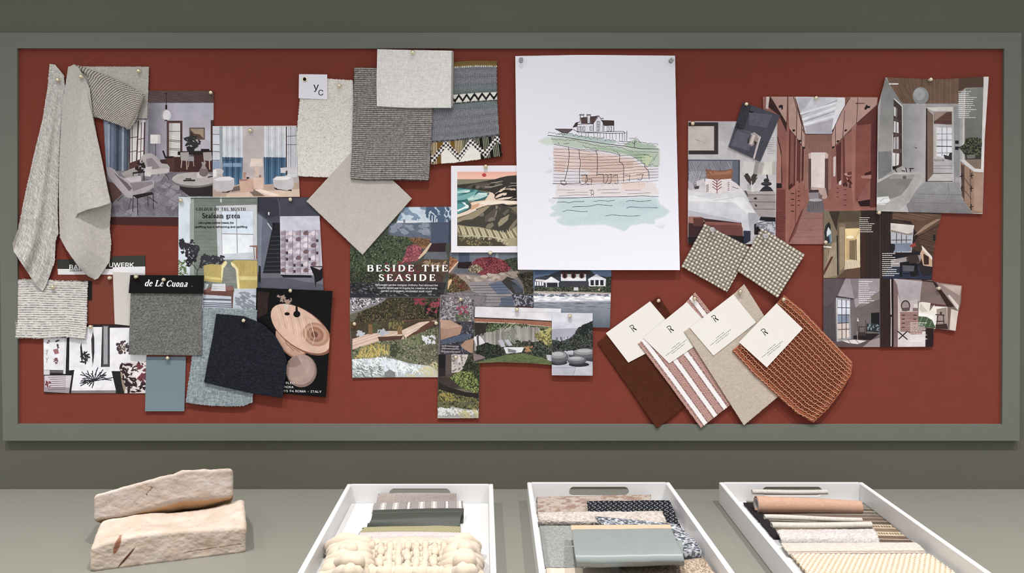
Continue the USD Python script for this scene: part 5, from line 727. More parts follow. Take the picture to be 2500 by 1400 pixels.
a.p((176, 168, 164), '650,685 816,682 812,784 630,780').p((206, 200, 194), '720,684 780,683 780,784 700,783').p((150, 142, 140), '650,685 680,685 660,780 630,780').p((46, 44, 50), '733,785 745,785 750,815 760,835 728,835 738,812').e((46, 44, 50), 735, 830, 22, 16).e((46, 44, 50), 735, 856, 42, 16).p((46, 44, 50), '735,865 770,885 792,915 680,915 705,885').e((66, 64, 72), 728, 852, 26, 6)
a.p((206, 204, 206), '615,855 640,855 642,918 618,918').p((170, 168, 172), '585,860 615,856 616,905 588,905').leaf((60, 48, 46), '568,795 600,785 625,850 600,850', 14, 50, 8, .3, 60, 30).leaf((66, 56, 48), '620,790 668,800 640,852 620,850', 14, 50, 9, .3, -60, 30).p((196, 192, 192), '690,690 800,680 815,400 730,600').dashes((150, 146, 148), 740, 480, 60, 9, 17, 5, 4)
bed = sheet('magazine_page', 'bedroom magazine page with a white bed, rust cushion and black lamp', 'magazine page', [(1680, 296), (1898, 297), (1893, 597), (1679, 596)], 2.6, a, (188, 184, 187), bend=curl(1790, 500, 1680, 596, .001))
a = Art(*D1)
a.p((70, 70, 82), '545,230 830,300 690,690 440,575').p((88, 88, 102), '600,300 780,320 740,420 600,400', .25).p((52, 52, 62), '545,230 620,250 560,440 470,420', .3).leaf((40, 40, 48), '480,380 560,400 540,440 480,440', 12, 30, 2).p((92, 88, 102), '510,430 600,445 640,470 600,600 460,560', .12).l((54, 54, 64), 4, '500,430 610,470')
a.p((180, 168, 168), '610,470 640,455 690,490 640,665 630,660 670,500').p((150, 134, 132), '630,460 668,480 660,540 620,565 590,540').p((196, 182, 176), '630,470 650,480 625,550 605,545').p((56, 48, 50), '610,480 600,540 585,545 590,510').p((56, 48, 50), '640,520 665,535 640,560').l((214, 206, 208), 5, '690,490 640,664').p((26, 24, 28), '600,285 635,295 625,305 600,300').p((34, 32, 38), '490,420 530,400 520,425')
slate = sheet('magazine_clipping', 'tilted dark slate clipping pinned over the corner of the bedroom page', 'magazine clipping', [(1814, 250), (1905, 282), (1856, 395), (1778, 359)], 3.6, a, (70, 70, 82), bend=curl(1840, 300, 1778, 359, .002), thick=.0004)
a = Art(*D1)
a.p((140, 88, 78), '690,170 1800,180 1800,1330 690,1330').p(('v', (150, 96, 84), (128, 68, 58)), '700,175 760,175 895,390 880,1320 800,1320 815,480 700,270', .06).p((206, 186, 180), '735,178 760,178 750,275 730,270').p((58, 30, 28), '760,178 895,385 900,470 830,320 750,260')
a.p(('h', (176, 136, 124), (186, 146, 134)), '765,175 900,178 893,388').p((182, 142, 130), '905,178 945,178 970,240 968,495 912,425').p((184, 146, 134), '945,178 965,178 1035,450 1030,590 968,495 972,280').ls((60, 34, 32), 5, '900,178 893,388', '945,178 972,280 968,495', '765,178 893,390 910,425 968,497 1030,590', '975,260 1010,400 1008,560', '1012,430 1035,470')
a.p((150, 96, 84), '893,390 912,425 905,1300 882,1320').p((94, 44, 40), '912,425 968,497 960,890 905,900').p((130, 78, 70), '925,450 950,480 945,850 918,880').p((96, 48, 44), '972,505 1005,560 1000,860 968,890').p((84, 42, 40), '1008,570 1030,595 1025,830 1005,850').ls((168, 116, 102), 7, '968,500 962,900', '1006,560 1002,860', '1032,590 1026,860')
a.p((150, 92, 80), '905,900 1020,830 1030,1020 990,1090 905,1300').p((70, 30, 30), '905,880 930,850 945,875 910,905').p((158, 100, 86), '965,840 985,830 985,880 965,890').ls((50, 26, 26), 7, *['%d,%d %d,%d' % (928, 930 + k * 46, 948, 932 + k * 46) for k in range(4)], *['%d,%d %d,%d' % (980, 915 + k * 36, 992, 914 + k * 36) for k in range(4)]).l((74, 36, 34), 4, '965,900 960,1180').p((124, 66, 58), '905,1300 1010,1060 1030,1040 945,1320').ls((70, 34, 34), 5, '910,1310 1010,1070', '940,1320 1025,1060')
a.l((50, 28, 28), 7, '820,490 848,600 855,850').r((34, 20, 22), 812, 852, 855, 890).p((164, 112, 98), '820,500 850,640 850,850 816,850').p((112, 54, 48), '806,900 882,900 882,1310 806,1310', .06)
for x, y in ((848, 262), (947, 440), (995, 522), (1025, 575)): a.p((30, 24, 26), [(x - 18, y - 10), (x - 4, y - 20), (x + 14, y - 18), (x + 16, y + 14), (x + 6, y + 20), (x, y), (x - 16, y + 6)] if x < 900 else [(x - 10, y - 6), (x + 10, y - 8), (x + 10, y + 5), (x, y + 12), (x - 10, y + 4)])
a.p((206, 204, 212), '960,178 1340,185 1345,300 1240,470 1040,468 1010,330').p((186, 184, 194), '970,190 1090,186 1040,260 1000,290').ls((160, 156, 166), 7, '1005,325 1280,210', '1030,372 1272,290', '1035,415 1260,352').ls((232, 230, 236), 16, '1005,310 1270,230', '1020,355 1280,262', '1030,395 1260,330').p((226, 224, 230), '1290,186 1345,186 1345,280 1250,430 1240,420').p((176, 170, 180), '1040,410 1255,350 1240,468 1042,466').ls((50, 34, 34), 6, '1040,470 1240,472', '960,195 1030,450', '1340,290 1245,450')
a.p(('v', (134, 94, 82), (150, 108, 96)), '1040,472 1240,474 1238,900 1036,900', .1).lines((120, 82, 72), '1045,476 1238,476 1238,610 1045,610', 88, 26, 2, 4).p((196, 170, 162), '1062,622 1090,612 1200,612 1216,630 1210,665 1064,660').p((90, 62, 56), '1062,660 1215,660 1215,960 1062,900').p((216, 200, 196), '1082,612 1190,612 1188,900 1082,880').p((180, 150, 142), '1080,880 1195,890 1210,960 1190,975 1165,970 1150,930 1080,900')
a.p(('v', (142, 100, 92), (152, 104, 96)), '1030,1040 1190,1050 1240,1090 1240,1330 905,1330 960,1240', .1).ls((124, 84, 78), 4, '1000,1130 1220,1120', '985,1215 1230,1210', '960,1270 1230,1265')
a.p((106, 98, 104), '1066,978 1168,976 1188,1068 1170,1080 1060,1078 1044,1062').lines((76, 68, 74), '1066,990 1168,988 1188,1070 1044,1070', 86, 12, 3, 6).e((170, 162, 166), 1118, 982, 52, 12).p((136, 126, 132), '1060,925 1140,922 1142,970 1070,975').p((60, 44, 46), '1068,905 1140,902 1142,922 1066,925').p((110, 90, 92), '1140,935 1170,945 1165,975 1145,970')
a.at(*D2)
a.p((182, 142, 132), '285,255 540,258 530,330 345,495 335,590 210,640 120,740 116,600 200,400 285,260').ls((56, 34, 32), 5, '285,258 200,400 145,520 118,600', '358,260 345,495', '535,328 345,498 215,632 120,735', '235,380 218,625', '150,530 150,700').p((100, 48, 42), '345,500 540,330 530,1000 480,980 480,860 345,1230')
a.p((134, 74, 64), '340,520 480,500 480,1010 330,1220', .06).p((104, 52, 46), '215,640 305,545 300,1000 220,1080').p((150, 96, 84), '235,620 305,560 300,940 240,960').p((84, 40, 38), '155,710 205,660 200,1030 165,1060').p((160, 104, 92), '300,545 340,500 325,1290 300,1300').p((206, 190, 184), '130,810 155,800 150,985 130,990')
a.p((90, 42, 38), '480,520 540,420 530,1300 470,1290').p((170, 118, 106), '385,985 480,975 480,1010 395,1005').p((60, 22, 22), '420,960 480,935 482,970 420,978').p((40, 18, 20), '355,1220 470,1200 470,1265 380,1265').p((150, 96, 84), '325,1225 400,1290 540,1270 530,1310 200,1310').p((142, 88, 78), '120,1090 300,1090 320,1300 130,1300').ls((50, 28, 28), 6, *['%d,%d %d,%d' % (232, 1110 + k * 48, 252, 1112 + k * 48) for k in range(4)], *['%d,%d %d,%d' % (162, 1096 + k * 40, 178, 1098 + k * 40) for k in range(3)])
a.leaf((70, 30, 28), '225,1020 300,1000 300,1090 225,1080', 14, 34, 6).leaf((200, 150, 130), '240,960 300,960 290,1020 250,1010', 8, 30, 7, .3).p((206, 196, 190), '180,1040 205,1020 205,1060 185,1070')
for x, y in ((440, 345), (245, 560), (172, 660), (130, 716)): a.p((30, 24, 26), [(x - 26, y + 20), (x - 8, y - 14), (x + 2, y - 22), (x + 8, y - 8), (x + 32, y - 8), (x + 30, y + 8), (x, y + 14), (x - 4, y + 28)] if x > 400 else [(x - 14, y + 4), (x - 2, y - 8), (x + 16, y - 4), (x + 4, y + 10), (x - 8, y + 14)])
a.dashes((70, 44, 42), 338, 308, 130, 1, 10, 9, 3); a.at(*D1).dashes((70, 40, 40), 808, 1078, 80, 10, 16, 4, 8)
robe = sheet('magazine_page', 'dressing room page with reddish timber wardrobes and a white skylight', 'magazine page', [(1862, 236), (2143, 237), (2139, 597), (1872, 596)], 1.6, a, (140, 88, 78), bend=curl(2000, 300, 2000, 236, .0008))

a = Art(*D2)
a.p(('v', (150, 148, 148), (182, 178, 178)), '520,60 1560,60 1560,1340 520,1340').p(('v', (122, 122, 120), (160, 156, 154)), '590,60 660,130 770,320 765,940 545,1000 540,740 575,240').p((110, 84, 66), '620,60 1520,60 1520,165 1350,170 1290,230 1290,315 765,315 655,140').lines((88, 66, 52), '640,70 780,70 860,310 765,310', 62, 34, 5, 3).lines((92, 68, 54), '760,70 1000,70 1000,310 860,310', 80, 36, 5, 4).lines((128, 100, 80), '1000,70 1290,70 1285,310 1000,310', 90, 40, 6, 5).p((84, 62, 50), '1290,70 1520,70 1520,160 1350,165 1290,200')
a.dashes((226, 224, 222), 645, 126, 90, 1, 10, 13, 2).l((60, 50, 44), 4, '950,85 945,160').e((140, 140, 142), 938, 243, 74, 82).e((160, 160, 162), 925, 228, 52, 56).l((196, 192, 190), 6, '895,315 930,325 980,322')
a.p((64, 50, 48), '688,270 765,335 770,890 680,930').p((200, 196, 198), '690,340 718,360 716,440 690,425').p((206, 202, 204), '690,475 740,490 740,590 688,580').p((180, 172, 174), '688,625 735,620 735,735 685,735').p((208, 204, 204), '680,770 740,775 735,880 675,905').ls((96, 80, 78), 7, '712,345 708,930', '688,455 760,480', '685,605 760,600').l((214, 208, 206), 9, '692,270 768,340 772,890').l((70, 50, 48), 9, '735,330 745,880').p((96, 72, 68), '678,740 765,735 765,770 678,770').l((190, 184, 182), 8, '672,930 680,600').p((30, 24, 26), '675,895 715,890 710,920 680,925')
a.p(('h', (140, 138, 140), (172, 168, 168)), '770,325 985,325 985,1030 930,1035 960,945 870,945 770,905').p((40, 34, 34), '880,718 905,722 895,730')
a.p((206, 198, 190), '985,350 1232,345 1232,385 1060,385 1000,360').p((50, 34, 34), '988,358 1000,358 1000,1035 982,1035').p((118, 96, 80), '998,370 1052,420 1055,980 1000,1030').p((96, 66, 56), '1060,400 1225,390 1225,510 1060,500').p((150, 130, 118), '1062,392 1180,392 1062,480').lines((72, 44, 38), '1062,480 1225,400 1225,505 1062,505', 0, 20, 4, 3)
a.p((178, 172, 172), '1056,505 1228,508 1228,960 1056,960').p((216, 216, 222), '1085,535 1226,537 1226,830 1085,800').ls((110, 106, 110), 5, *['%d,535 %d,800' % (x, x) for x in (1135, 1180)], *['1085,%d 1226,%d' % (y, y) for y in (595, 652, 712, 770)]).l((60, 52, 54), 7, '1085,708 1226,711').l((200, 190, 186), 9, '1078,530 1080,835').p((150, 144, 146), '1060,825 1150,830 1160,845 1060,850').p((48, 46, 50), '1148,785 1195,800 1205,770 1226,768 1226,840 1160,825').ls((60, 50, 50), 4, '1145,830 1143,855', '1202,840 1204,862', '1150,800 1205,810')
a.p((176, 172, 174), '1056,850 1228,845 1228,960 1056,960').ls((140, 134, 138), 6, '1056,890 1228,890', '1056,915 1228,918').l((60, 50, 50), 5, '1056,960 1230,960').p((190, 184, 180), '1000,1030 1050,970 1230,965 1232,1032').l((40, 32, 34), 6, '980,1034 1235,1034').p((140, 140, 142), '1232,345 1300,340 1300,1045 1236,1045').l((196, 192, 190), 7, '1236,350 1240,1040').r((28, 26, 30), 1256, 656, 1290, 688).r((28, 26, 30), 1256, 712, 1288, 742).p((160, 158, 160), '1255,1000 1300,1000 1300,1045 1255,1045')
a.p(('v', (128, 128, 124), (96, 94, 90)), '1345,180 1520,165 1510,930 1345,840').p((196, 190, 184), '1325,450 1345,450 1340,830 1322,825').l((190, 184, 180), 9, '1345,180 1340,460').p((216, 210, 208), '1520,66 1570,66 1520,950 1495,930')
a.p((60, 56, 48), '1345,760 1495,740 1495,830 1360,830'); bush(a, '1290,720 1340,690 1350,640 1420,625 1500,640 1495,790 1400,790 1340,780', (50, 56, 42), (28, 30, 26), (92, 98, 66), 70, 34, 5); a.ls((40, 38, 34), 5, '1280,722 1350,730', '1345,740 1360,830').p((116, 112, 106), '1360,790 1440,785 1440,820 1370,825')
a.p((206, 200, 198), '1300,835 1345,830 1440,915 1512,920 1515,950 1430,948').p((130, 110, 96), '1345,835 1490,830 1495,920 1440,915').p((150, 118, 98), '1305,850 1430,945 1515,952 1510,1330 1420,1330 1340,1220 1315,1170', .1).ls((70, 50, 44), 5, '1338,880 1340,1220', '1395,930 1400,1310', '1340,1000 1410,1100', '1345,1120 1410,1200').p((86, 64, 56), '1310,870 1335,890 1338,1200 1318,1170').p((168, 136, 114), '1430,960 1510,960 1508,1320 1430,1300')
for x, y in ((1410, 980), (1408, 1100), (1406, 1270), (1318, 985), (1318, 1095)): a.ls((30, 26, 28), 8, [(x, y - 24), (x - 4, y), (x, y + 26)], [(x - 16, y + 4), (x + 14, y - 4)])
a.p(('v', (150, 148, 150), (120, 116, 118)), '960,1040 1300,1046 1320,1190 1420,1335 830,1335 800,1230', .18).ls((110, 106, 108), 4, '900,1150 1320,1160', '850,1230 1350,1240', '1190,1050 1200,1150', '1200,1160 1160,1230')
a.p((118, 118, 118), '545,760 670,752 668,940 545,1030', .15).p((176, 172, 170), '540,1020 680,960 700,945 890,958 965,950 968,985 830,1230 740,1300 530,1302').p((196, 190, 188), '680,955 890,962 880,975 690,970').p((128, 126, 120), '535,1050 690,968 890,968 840,1060 760,1160 660,1195 535,1180', .06).p((150, 148, 140), '690,968 890,968 870,1010 640,1010', .04).e((90, 88, 86), 788, 997, 18, 16).p((170, 166, 164), '680,1190 780,1150 890,965 960,955 830,1220 740,1295 530,1300 530,1260', .12).p((222, 220, 222), '530,1180 640,1172 655,1215 600,1250 530,1245').ls((150, 148, 154), 4, '560,1220 600,1190 640,1185', '540,1240 620,1235')
a.ls((36, 32, 34), 9, '700,925 715,945', '765,935 790,940', '800,910 808,945', '845,915 842,945', '835,915 872,915').dashes((226, 224, 222), 1286, 200, 170, 14, 18.5, 6, 7)
bath = sheet('magazine_page', 'bathroom magazine page with a stone bath, globe lamp and timber ceiling', 'magazine page', {'T': '2162,189 2290,194 2414,187', 'R': '2414,187 2404,340 2399,523', 'B': '2140,516 2280,520 2399,523', 'L': '2162,189 2143,260 2140,516'}, 3.4, a, (160, 156, 156), bend=both(curl(2280, 350, 2414, 300, .003), curl(2280, 350, 2140, 330, .002)))
a = Art(*D3)
a.p((100, 84, 66), '100,50 600,50 610,670 100,670').p((46, 34, 30), '440,50 620,50 620,670 440,670').lines((56, 42, 36), '450,60 585,60 585,660 450,660', 90, 40, 4, 2).p((84, 70, 54), '220,60 450,60 450,150 250,160', .2).p((58, 44, 36), '150,60 260,60 240,140 230,250').p((120, 106, 84), '110,60 160,60 235,250 240,640 225,662 110,662').p((150, 132, 108), '185,350 240,330 240,640 120,660 110,640', .1).lines((160, 144, 118), '110,400 235,400 235,650 110,650', 88, 22, 4, 3)
a.p((226, 220, 212), '112,370 185,378 182,390 112,384').p((40, 36, 38), '118,250 130,190 160,155 175,180 185,340 130,345').p((196, 206, 212), '140,250 155,200 180,240 185,330 170,350 145,330').p((86, 120, 140), '150,280 180,260 182,350 150,345').p((44, 42, 46), '120,300 160,280 170,340 130,360').p((28, 24, 24), '230,280 242,280 246,630 236,640').p((84, 46, 36), '112,600 180,470 200,465 190,490 115,640').p((120, 102, 80), '250,165 310,170 305,580 270,620 250,640').p((150, 130, 104), '255,200 300,200 300,560 260,600')
a.p((206, 176, 120), '305,215 440,210 442,570 305,580').p((226, 198, 140), '310,218 436,216 400,280 320,285').e((240, 226, 190), 352, 292, 36, 14).p((190, 160, 112), '310,310 400,310 400,500 320,495').p((120, 100, 74), '345,325 400,318 400,500 345,490').l((70, 52, 40), 7, '405,310 408,500').p((222, 200, 160), '410,290 440,250 442,520 412,500').p((206, 190, 160), '310,500 440,500 445,560 300,585').lines((170, 140, 106), '310,510 440,510 445,560 300,580', 75, 22, 3, 4).p((90, 66, 48), '250,640 310,585 440,565 445,660 235,662', .15).p((130, 96, 66), '440,450 480,440 480,610 445,560').p((60, 38, 30), '440,200 490,200 490,640 460,640 444,560')
a.dashes((222, 216, 206), 436, 115, 135, 8, 18, 6, 7)
hall = sheet('magazine_clipping', 'clipping of a timber hallway with a lit doorway', 'magazine clipping', [(2011, 516), (2149, 514), (2150, 680), (2010, 680)], 2.9, a, (90, 74, 58))
a = Art(*D3)
a.p((44, 32, 30), '590,50 740,60 720,400 640,460 590,460').p((196, 176, 140), '588,80 606,90 618,450 592,455').lines((58, 42, 38), '620,70 730,70 715,400 630,430', 90, 26, 5, 3).p((96, 70, 54), '735,55 1180,90 1150,190 960,280 900,150 730,130').lines((124, 92, 70), '740,62 1150,95 1000,150 735,120', 12, 24, 6, 4).p((60, 44, 36), '730,130 940,185 930,200 725,150').p((150, 124, 100), '920,285 1020,190 1130,130 1170,130 1000,240').p((70, 50, 42), '960,290 1150,170 1140,560 1080,560 1010,430 900,400', .2).lines((104, 72, 56), '960,290 1140,200 1120,480 1000,420', 18, 18, 5, 5)
a.p((176, 176, 186), '715,170 925,190 905,430 720,430').ls((50, 44, 50), 6, '770,185 768,430', '815,195 812,430', '860,195 855,420', '725,320 900,318', '720,380 900,380').p((120, 130, 150), '722,350 900,345 900,420 722,425').p((206, 198, 190), '715,165 930,185 915,260 860,275 715,240').p((140, 126, 118), '712,225 870,262 915,250 905,275 850,272 712,242').p((34, 30, 34), '705,350 755,355 755,400 735,440 710,440').leaf((150, 60, 50), '890,350 940,345 940,380 895,380', 10, 26, 6)
a.p((30, 26, 34), '640,450 1010,425 1010,450 800,480 640,480').p((40, 46, 66), '700,560 1090,545 1085,670 640,670', .1).p((150, 140, 140), '720,500 800,480 1000,450 980,520 860,560 720,560').p((60, 44, 44), '860,460 960,450 980,520 880,540').p((22, 20, 26), '800,520 880,510 880,530 950,525 960,540 960,640 900,650 890,560 815,560 820,650 798,650').ls((20, 18, 24), 7, '860,480 900,640', '940,530 975,640', '815,620 900,625').p((86, 82, 92), '820,545 930,550 925,600 830,600').p((196, 160, 130), '980,440 1010,380 1090,470 1090,560 1010,550').p((60, 36, 34), '1010,440 1060,470 1060,540 1015,540').p((226, 214, 206), '995,365 1090,470 1090,500 1060,470 1000,400').p((40, 34, 38), '960,540 1090,560 1090,640 1000,640').r((36, 32, 36), 1096, 270, 1120, 330).dashes((226, 222, 218), 640, 437, 155, 12, 18, 6, 9)
study = sheet('magazine_clipping', 'clipping of an attic study with a dark desk below a window', 'magazine clipping', {'T': '2145,514 2220,518 2300,521', 'R': '2300,521 2289,560 2281,600 2275,684', 'B': '2150,681 2220,681 2275,684', 'L': '2145,514 2150,600 2150,681'}, 1.8, a, (44, 32, 30), bend=curl(2220, 600, 2300, 600, .002))
a = Art(*D3)
a.p((86, 74, 78), '100,660 310,665 230,830 200,920 110,960').p((150, 140, 146), '310,665 620,665 615,780 400,930 385,850 240,820').p((128, 116, 122), '350,665 430,665 420,840 390,850').p((104, 94, 92), '400,930 615,780 620,970 500,1030 500,1180 380,1210').p((128, 118, 112), '470,880 615,790 615,850 420,930').p((74, 66, 72), '105,930 210,870 225,1240 200,1260 105,1180').lines((88, 78, 86), '110,940 215,880 220,1230 110,1170', 90, 18, 3, 3)
a.p((60, 52, 58), '225,820 390,845 385,870 230,840').p((150, 146, 150), '228,835 355,850 360,1210 235,1235').p((206, 208, 222), '240,855 350,865 350,990 240,990').p((130, 140, 166), '240,992 335,992 335,1060 240,1070').p((206, 190, 180), '240,1068 340,1062 345,1195 240,1205', .15).ls((52, 44, 50), 6, '276,855 278,1210', '316,862 316,1200', '240,925 350,930', '240,992 345,992', '240,1068 340,1062', '240,1125 345,1120').l((190, 186, 190), 10, '230,840 238,1230').p((110, 100, 104), '350,860 390,850 380,1190 362,1215')
a.p((90, 76, 78), '110,1190 240,1240 360,1210 510,1220 620,1190 620,1285 200,1285', .08).p((214, 208, 208), '280,1225 380,1215 500,1225 420,1255 330,1245').ls((120, 100, 100), 5, '330,1215 360,1250', '400,1215 440,1255').p((34, 26, 30), '380,1180 500,1160 620,1160 540,1220 380,1210').p((22, 20, 24), '540,975 615,970 615,1080 540,1070').p((40, 44, 50), '500,1070 615,1080 615,1150 500,1140').leaf((120, 140, 146), '510,1080 610,1085 610,1140 510,1130', 14, 26, 4).p((200, 190, 180), '412,1050 420,1015 432,1050').l((60, 52, 54), 4, '420,1050 424,1140').l((170, 150, 140), 5, '412,1140 420,1215').ls((50, 40, 44), 6, '432,1100 485,1100 485,1150 432,1150 432,1100', '490,1040 498,1160').p((60, 44, 46), '425,1150 490,1150 490,1180 425,1180').p((150, 134, 138), '540,1220 620,1195 620,1285 460,1285').dashes((226, 220, 222), 430, 690, 150, 11, 19, 6, 5)
attic = sheet('magazine_clipping', 'clipping of a grey attic room with a tall paned window', 'magazine clipping', [(2010, 681), (2149, 680), (2149, 848), (2010, 848)], 2.4, a, (104, 94, 96))
a = Art(*D3)
a.p((44, 28, 28), '615,655 740,655 740,1285 615,1285').lines((56, 36, 34), '625,665 705,665 705,1280 625,1280', 90, 22, 5, 2).l((226, 220, 220), 7, '716,670 720,990').l((210, 200, 200), 7, '722,1010 720,1275').l((20, 16, 18), 11, '735,665 738,1275').p((116, 92, 92), '742,670 770,730 778,790 780,1280 745,1280').p((170, 158, 162), '742,665 1000,690 990,760 980,870 800,900 775,720').p((190, 176, 176), '800,890 960,850 960,970 800,965').p((196, 182, 176), '780,800 800,880 805,1150 782,1150').e((60, 44, 44), 850, 910, 42, 50).e((150, 134, 132), 850, 912, 32, 40).p((90, 70, 70), '815,930 890,925 885,955 820,958').p((206, 198, 196), '925,895 960,890 960,930 925,925').r((120, 100, 96), 915, 930, 960, 960)
a.p((150, 116, 108), '803,965 962,965 962,1140 803,1140').lines((120, 88, 82), '803,968 962,968 962,1135 803,1135', 0, 24, 4, 3).ls((44, 28, 30), 7, *['%d,%d %d,%d' % (820, 995 + k * 36, 840, 995 + k * 36) for k in range(4)], *['%d,%d %d,%d' % (925, 995 + k * 36, 945, 995 + k * 36) for k in range(4)]).p((206, 196, 196), '780,1145 1030,1140 1028,1280 780,1280').ls((40, 24, 26), 10, '780,1140 865,1212', '865,1140 790,1210').p((36, 22, 24), '1030,1110 1105,1115 1100,1280 1028,1280').p((130, 84, 78), '860,1140 1000,1140 1000,1165 900,1168')
a.p((120, 100, 96), '1000,690 1120,700 1220,900 1110,890 985,870').p((150, 128, 122), '1130,705 1360,725 1325,960 1290,920').p((186, 166, 156), '1180,720 1350,735 1335,820 1240,760').p((52, 30, 28), '1085,680 1120,700 1290,920 1225,920').p((60, 40, 38), '985,665 1090,690 1100,700 1000,690').p((206, 196, 186), '1230,820 1245,810 1330,910 1320,950').p((84, 54, 48), '1020,880 1220,905 1225,920 1020,900').p((222, 214, 206), '1110,915 1225,920 1225,1110 1115,1110').p((150, 132, 122), '1130,940 1220,925 1225,1115 1130,1115').p((206, 192, 180), '1225,925 1325,960 1300,1135 1240,1125').p((120, 98, 90), '1225,925 1260,935 1245,1125 1230,1120')
a.p((222, 214, 204), '970,880 1000,875 1075,885 1065,960 1110,900 1115,1010 1100,1050 965,1000').p((196, 184, 172), '985,890 1050,960 1000,970 972,940').p((230, 226, 222), '968,975 1070,985 1112,1005 1115,1090 1060,1020 968,1010').p((66, 84, 58), '968,1005 1040,1010 1090,1040 1120,1110 965,1100').ls((140, 156, 120), 4, '1000,1010 970,1080', '1050,1015 1020,1095', '1085,1045 1060,1105').ls((50, 34, 32), 8, '1120,990 1200,995', '1140,1000 1128,1100', '1190,1000 1196,1090', '1130,1050 1195,1050').p((60, 40, 36), '1120,1080 1220,1070 1230,1120 1120,1115').r((70, 50, 50), 1160, 965, 1178, 990).dashes((232, 226, 224), 892, 1062, 165, 10, 18, 6, 6)
cottage = sheet('magazine_clipping', 'clipping of a small bedroom with a green blanket under a sloping roof', 'magazine clipping', {'T': '2149,680 2272,684 2290,690 2348,698', 'R': '2348,698 2346,740 2338,770 2333,809', 'B': '2149,848 2278,847 2280,802 2333,809', 'L': '2149,680 2149,848'}, 3.3, a, (120, 96, 92), n=(30, 12), bend=curl(2270, 750, 2348, 750, .0025))

# ------------------------------------------------------------------ right group: cloth and cards
def basket(seed, big): 
    def hf(x, y, u, v): return (.0015 if big else .0011) * np.abs(np.sin(x * np.pi / PB)) ** .7 * np.abs(np.sin(y * np.pi / PB)) ** .7 + .0004 * fbm(x / 1.5, y / 1.5, seed)
    def cf(x, y, u, v):
        t = np.abs(np.sin(x * np.pi / PB)) * np.abs(np.sin(y * np.pi / PB)); odd = (np.floor(x / PB) + np.floor(y / PB)) % 2
        return mixc(t * 1.5 + .5 * (fbm(x / 1.2, y / 1.2, seed) - .5), (90, 83, 74), (198, 190, 175)) * (1 - (.10 if big else .18) * odd[..., None])
    return hf, cf
PB = 6.4; hf, cf = basket(3, False); fabric('woven_swatch', 'square taupe basketweave swatch below the bedroom page, left of its twin', 'fabric swatch', [(1720, 546), (1835, 606), (1775, 714), (1663, 651)], 4.4, hf, cf, thick=.002, fray=.7, step=1.1)
PB = 6.9; hf, cf = basket(5, True); fabric('woven_swatch', 'square cream and taupe nubbly woven swatch, right of its darker twin', 'fabric swatch', [(1860, 556), (1965, 622), (1898, 728), (1799, 662)], 6.6, hf, cf, thick=.0022, fray=.7, step=1.1)
brn = fabric('fabric_swatch', 'dark brown woollen swatch, leftmost of the four fanned swatches with cards', 'fabric swatch', [(1608, 724), (1750, 934), (1604, 1047), (1458, 838)], 1.2, lambda x, y, u, v: .0004 * np.sin(x * 2.4) + .0005 * fbm(x, y, 4), lambda x, y, u, v: mixc(.5 + .8 * (fbm(x / 1.6, y / 1.6, 8) - .5) + .12 * np.sin(x * 2.4), (50, 22, 13), (88, 48, 33)), thick=.0012, fray=.9, back='grid', drape=lambda u, v: .0058 * (u * v) ** 4)
def strp(x, y, u, v):
    n = nz(x / .9, y / .9, 3); k = (u * 12.0 + 1) % 2; st = np.clip((np.abs(k - 1) - .60) * 30, 0, 1); tw = .5 + .5 * np.sin((x * 1.0 + np.abs((y * .45) % 2 - 1) * 5) * 1.5)
    c = mixc(tw * .9 + .4 * (n - .5), (112, 66, 58), (206, 184, 176)); w_ = np.tile(np.array([214, 206, 206.]), x.shape + (1,)) - 16 * (n[..., None] - .5)
    c = c * (1 - st[..., None]) + w_ * st[..., None]; e = np.clip(1 - np.abs(np.abs(k - 1) - .58) / .13, 0, 1) * (np.sin(y * 2.2) > -.3); return mixc(e, c, (46, 28, 30))
strs = fabric('fabric_swatch', 'rust and white striped woven swatch, second of the four fanned swatches', 'fabric swatch', {'T': '1697,714 1640,776 1558,840', 'R': '1558,840 1630,935 1711,1046', 'B': '1848,922 1785,988 1711,1046', 'L': '1697,714 1764,800 1812,870 1848,922'}, 4.2, lambda x, y, u, v: .0004 * np.abs(np.sin(x * 2.2)) * np.abs(np.sin(y * 2.2)), strp, thick=.0012, fray=.4, back='grid', drape=lambda u, v: .0034 * (u * v) ** 4)
beige = fabric('fabric_swatch', 'plain beige felted swatch, third of the four fanned swatches', 'fabric swatch', {'T': '1817,694 1760,748 1670,810', 'R': '1670,810 1740,920 1816,1040', 'B': '1962,916 1892,976 1816,1040', 'L': '1817,694 1866,772 1920,850 1962,916'}, 6.8, lambda x, y, u, v: .0005 * fbm(x / 2, y / 2, 9), linen((150, 138, 126), (180, 168, 156), 61, .6, .5), thick=.0012, fray=.4, mat='plain_cloth')
net = thing('open_weave_swatch', 'open rust coloured net swatch with pale warp threads, rightmost of the fanned swatches', 'fabric swatch', None, loc=W(1940, 880, -.009))
look('yarn_rust', (158, 92, 64), 0.95, 0.08, 0.25, 300, sheen=.15); look('yarn_pale', (214, 172, 148), 0.9, 0.1, 0.08, 300); look('yarn_brown', (112, 58, 40), 0.95, 0.08, 0.25, 200)
gN = patch({'T': '1915,722 1960,758 2002,802 2040,842 2080,884', 'R': '2080,884 2078,915 2050,960 2020,1000 1986,1032', 'B': '1788,858 1840,915 1900,970 1945,1010 1986,1032', 'L': '1915,722 1880,760 1840,810 1788,858'}, 60, 60)
def gp(u, v):
    from scipy.ndimage import map_coordinates as mc
    return np.stack([mc(gN[..., k], [np.asarray(v) * 59, np.asarray(u) * 59], order=1, mode='nearest') for k in (0, 1)], -1)
ws, wf, wc_ = [], [], []; R_ = np.random.default_rng(5)
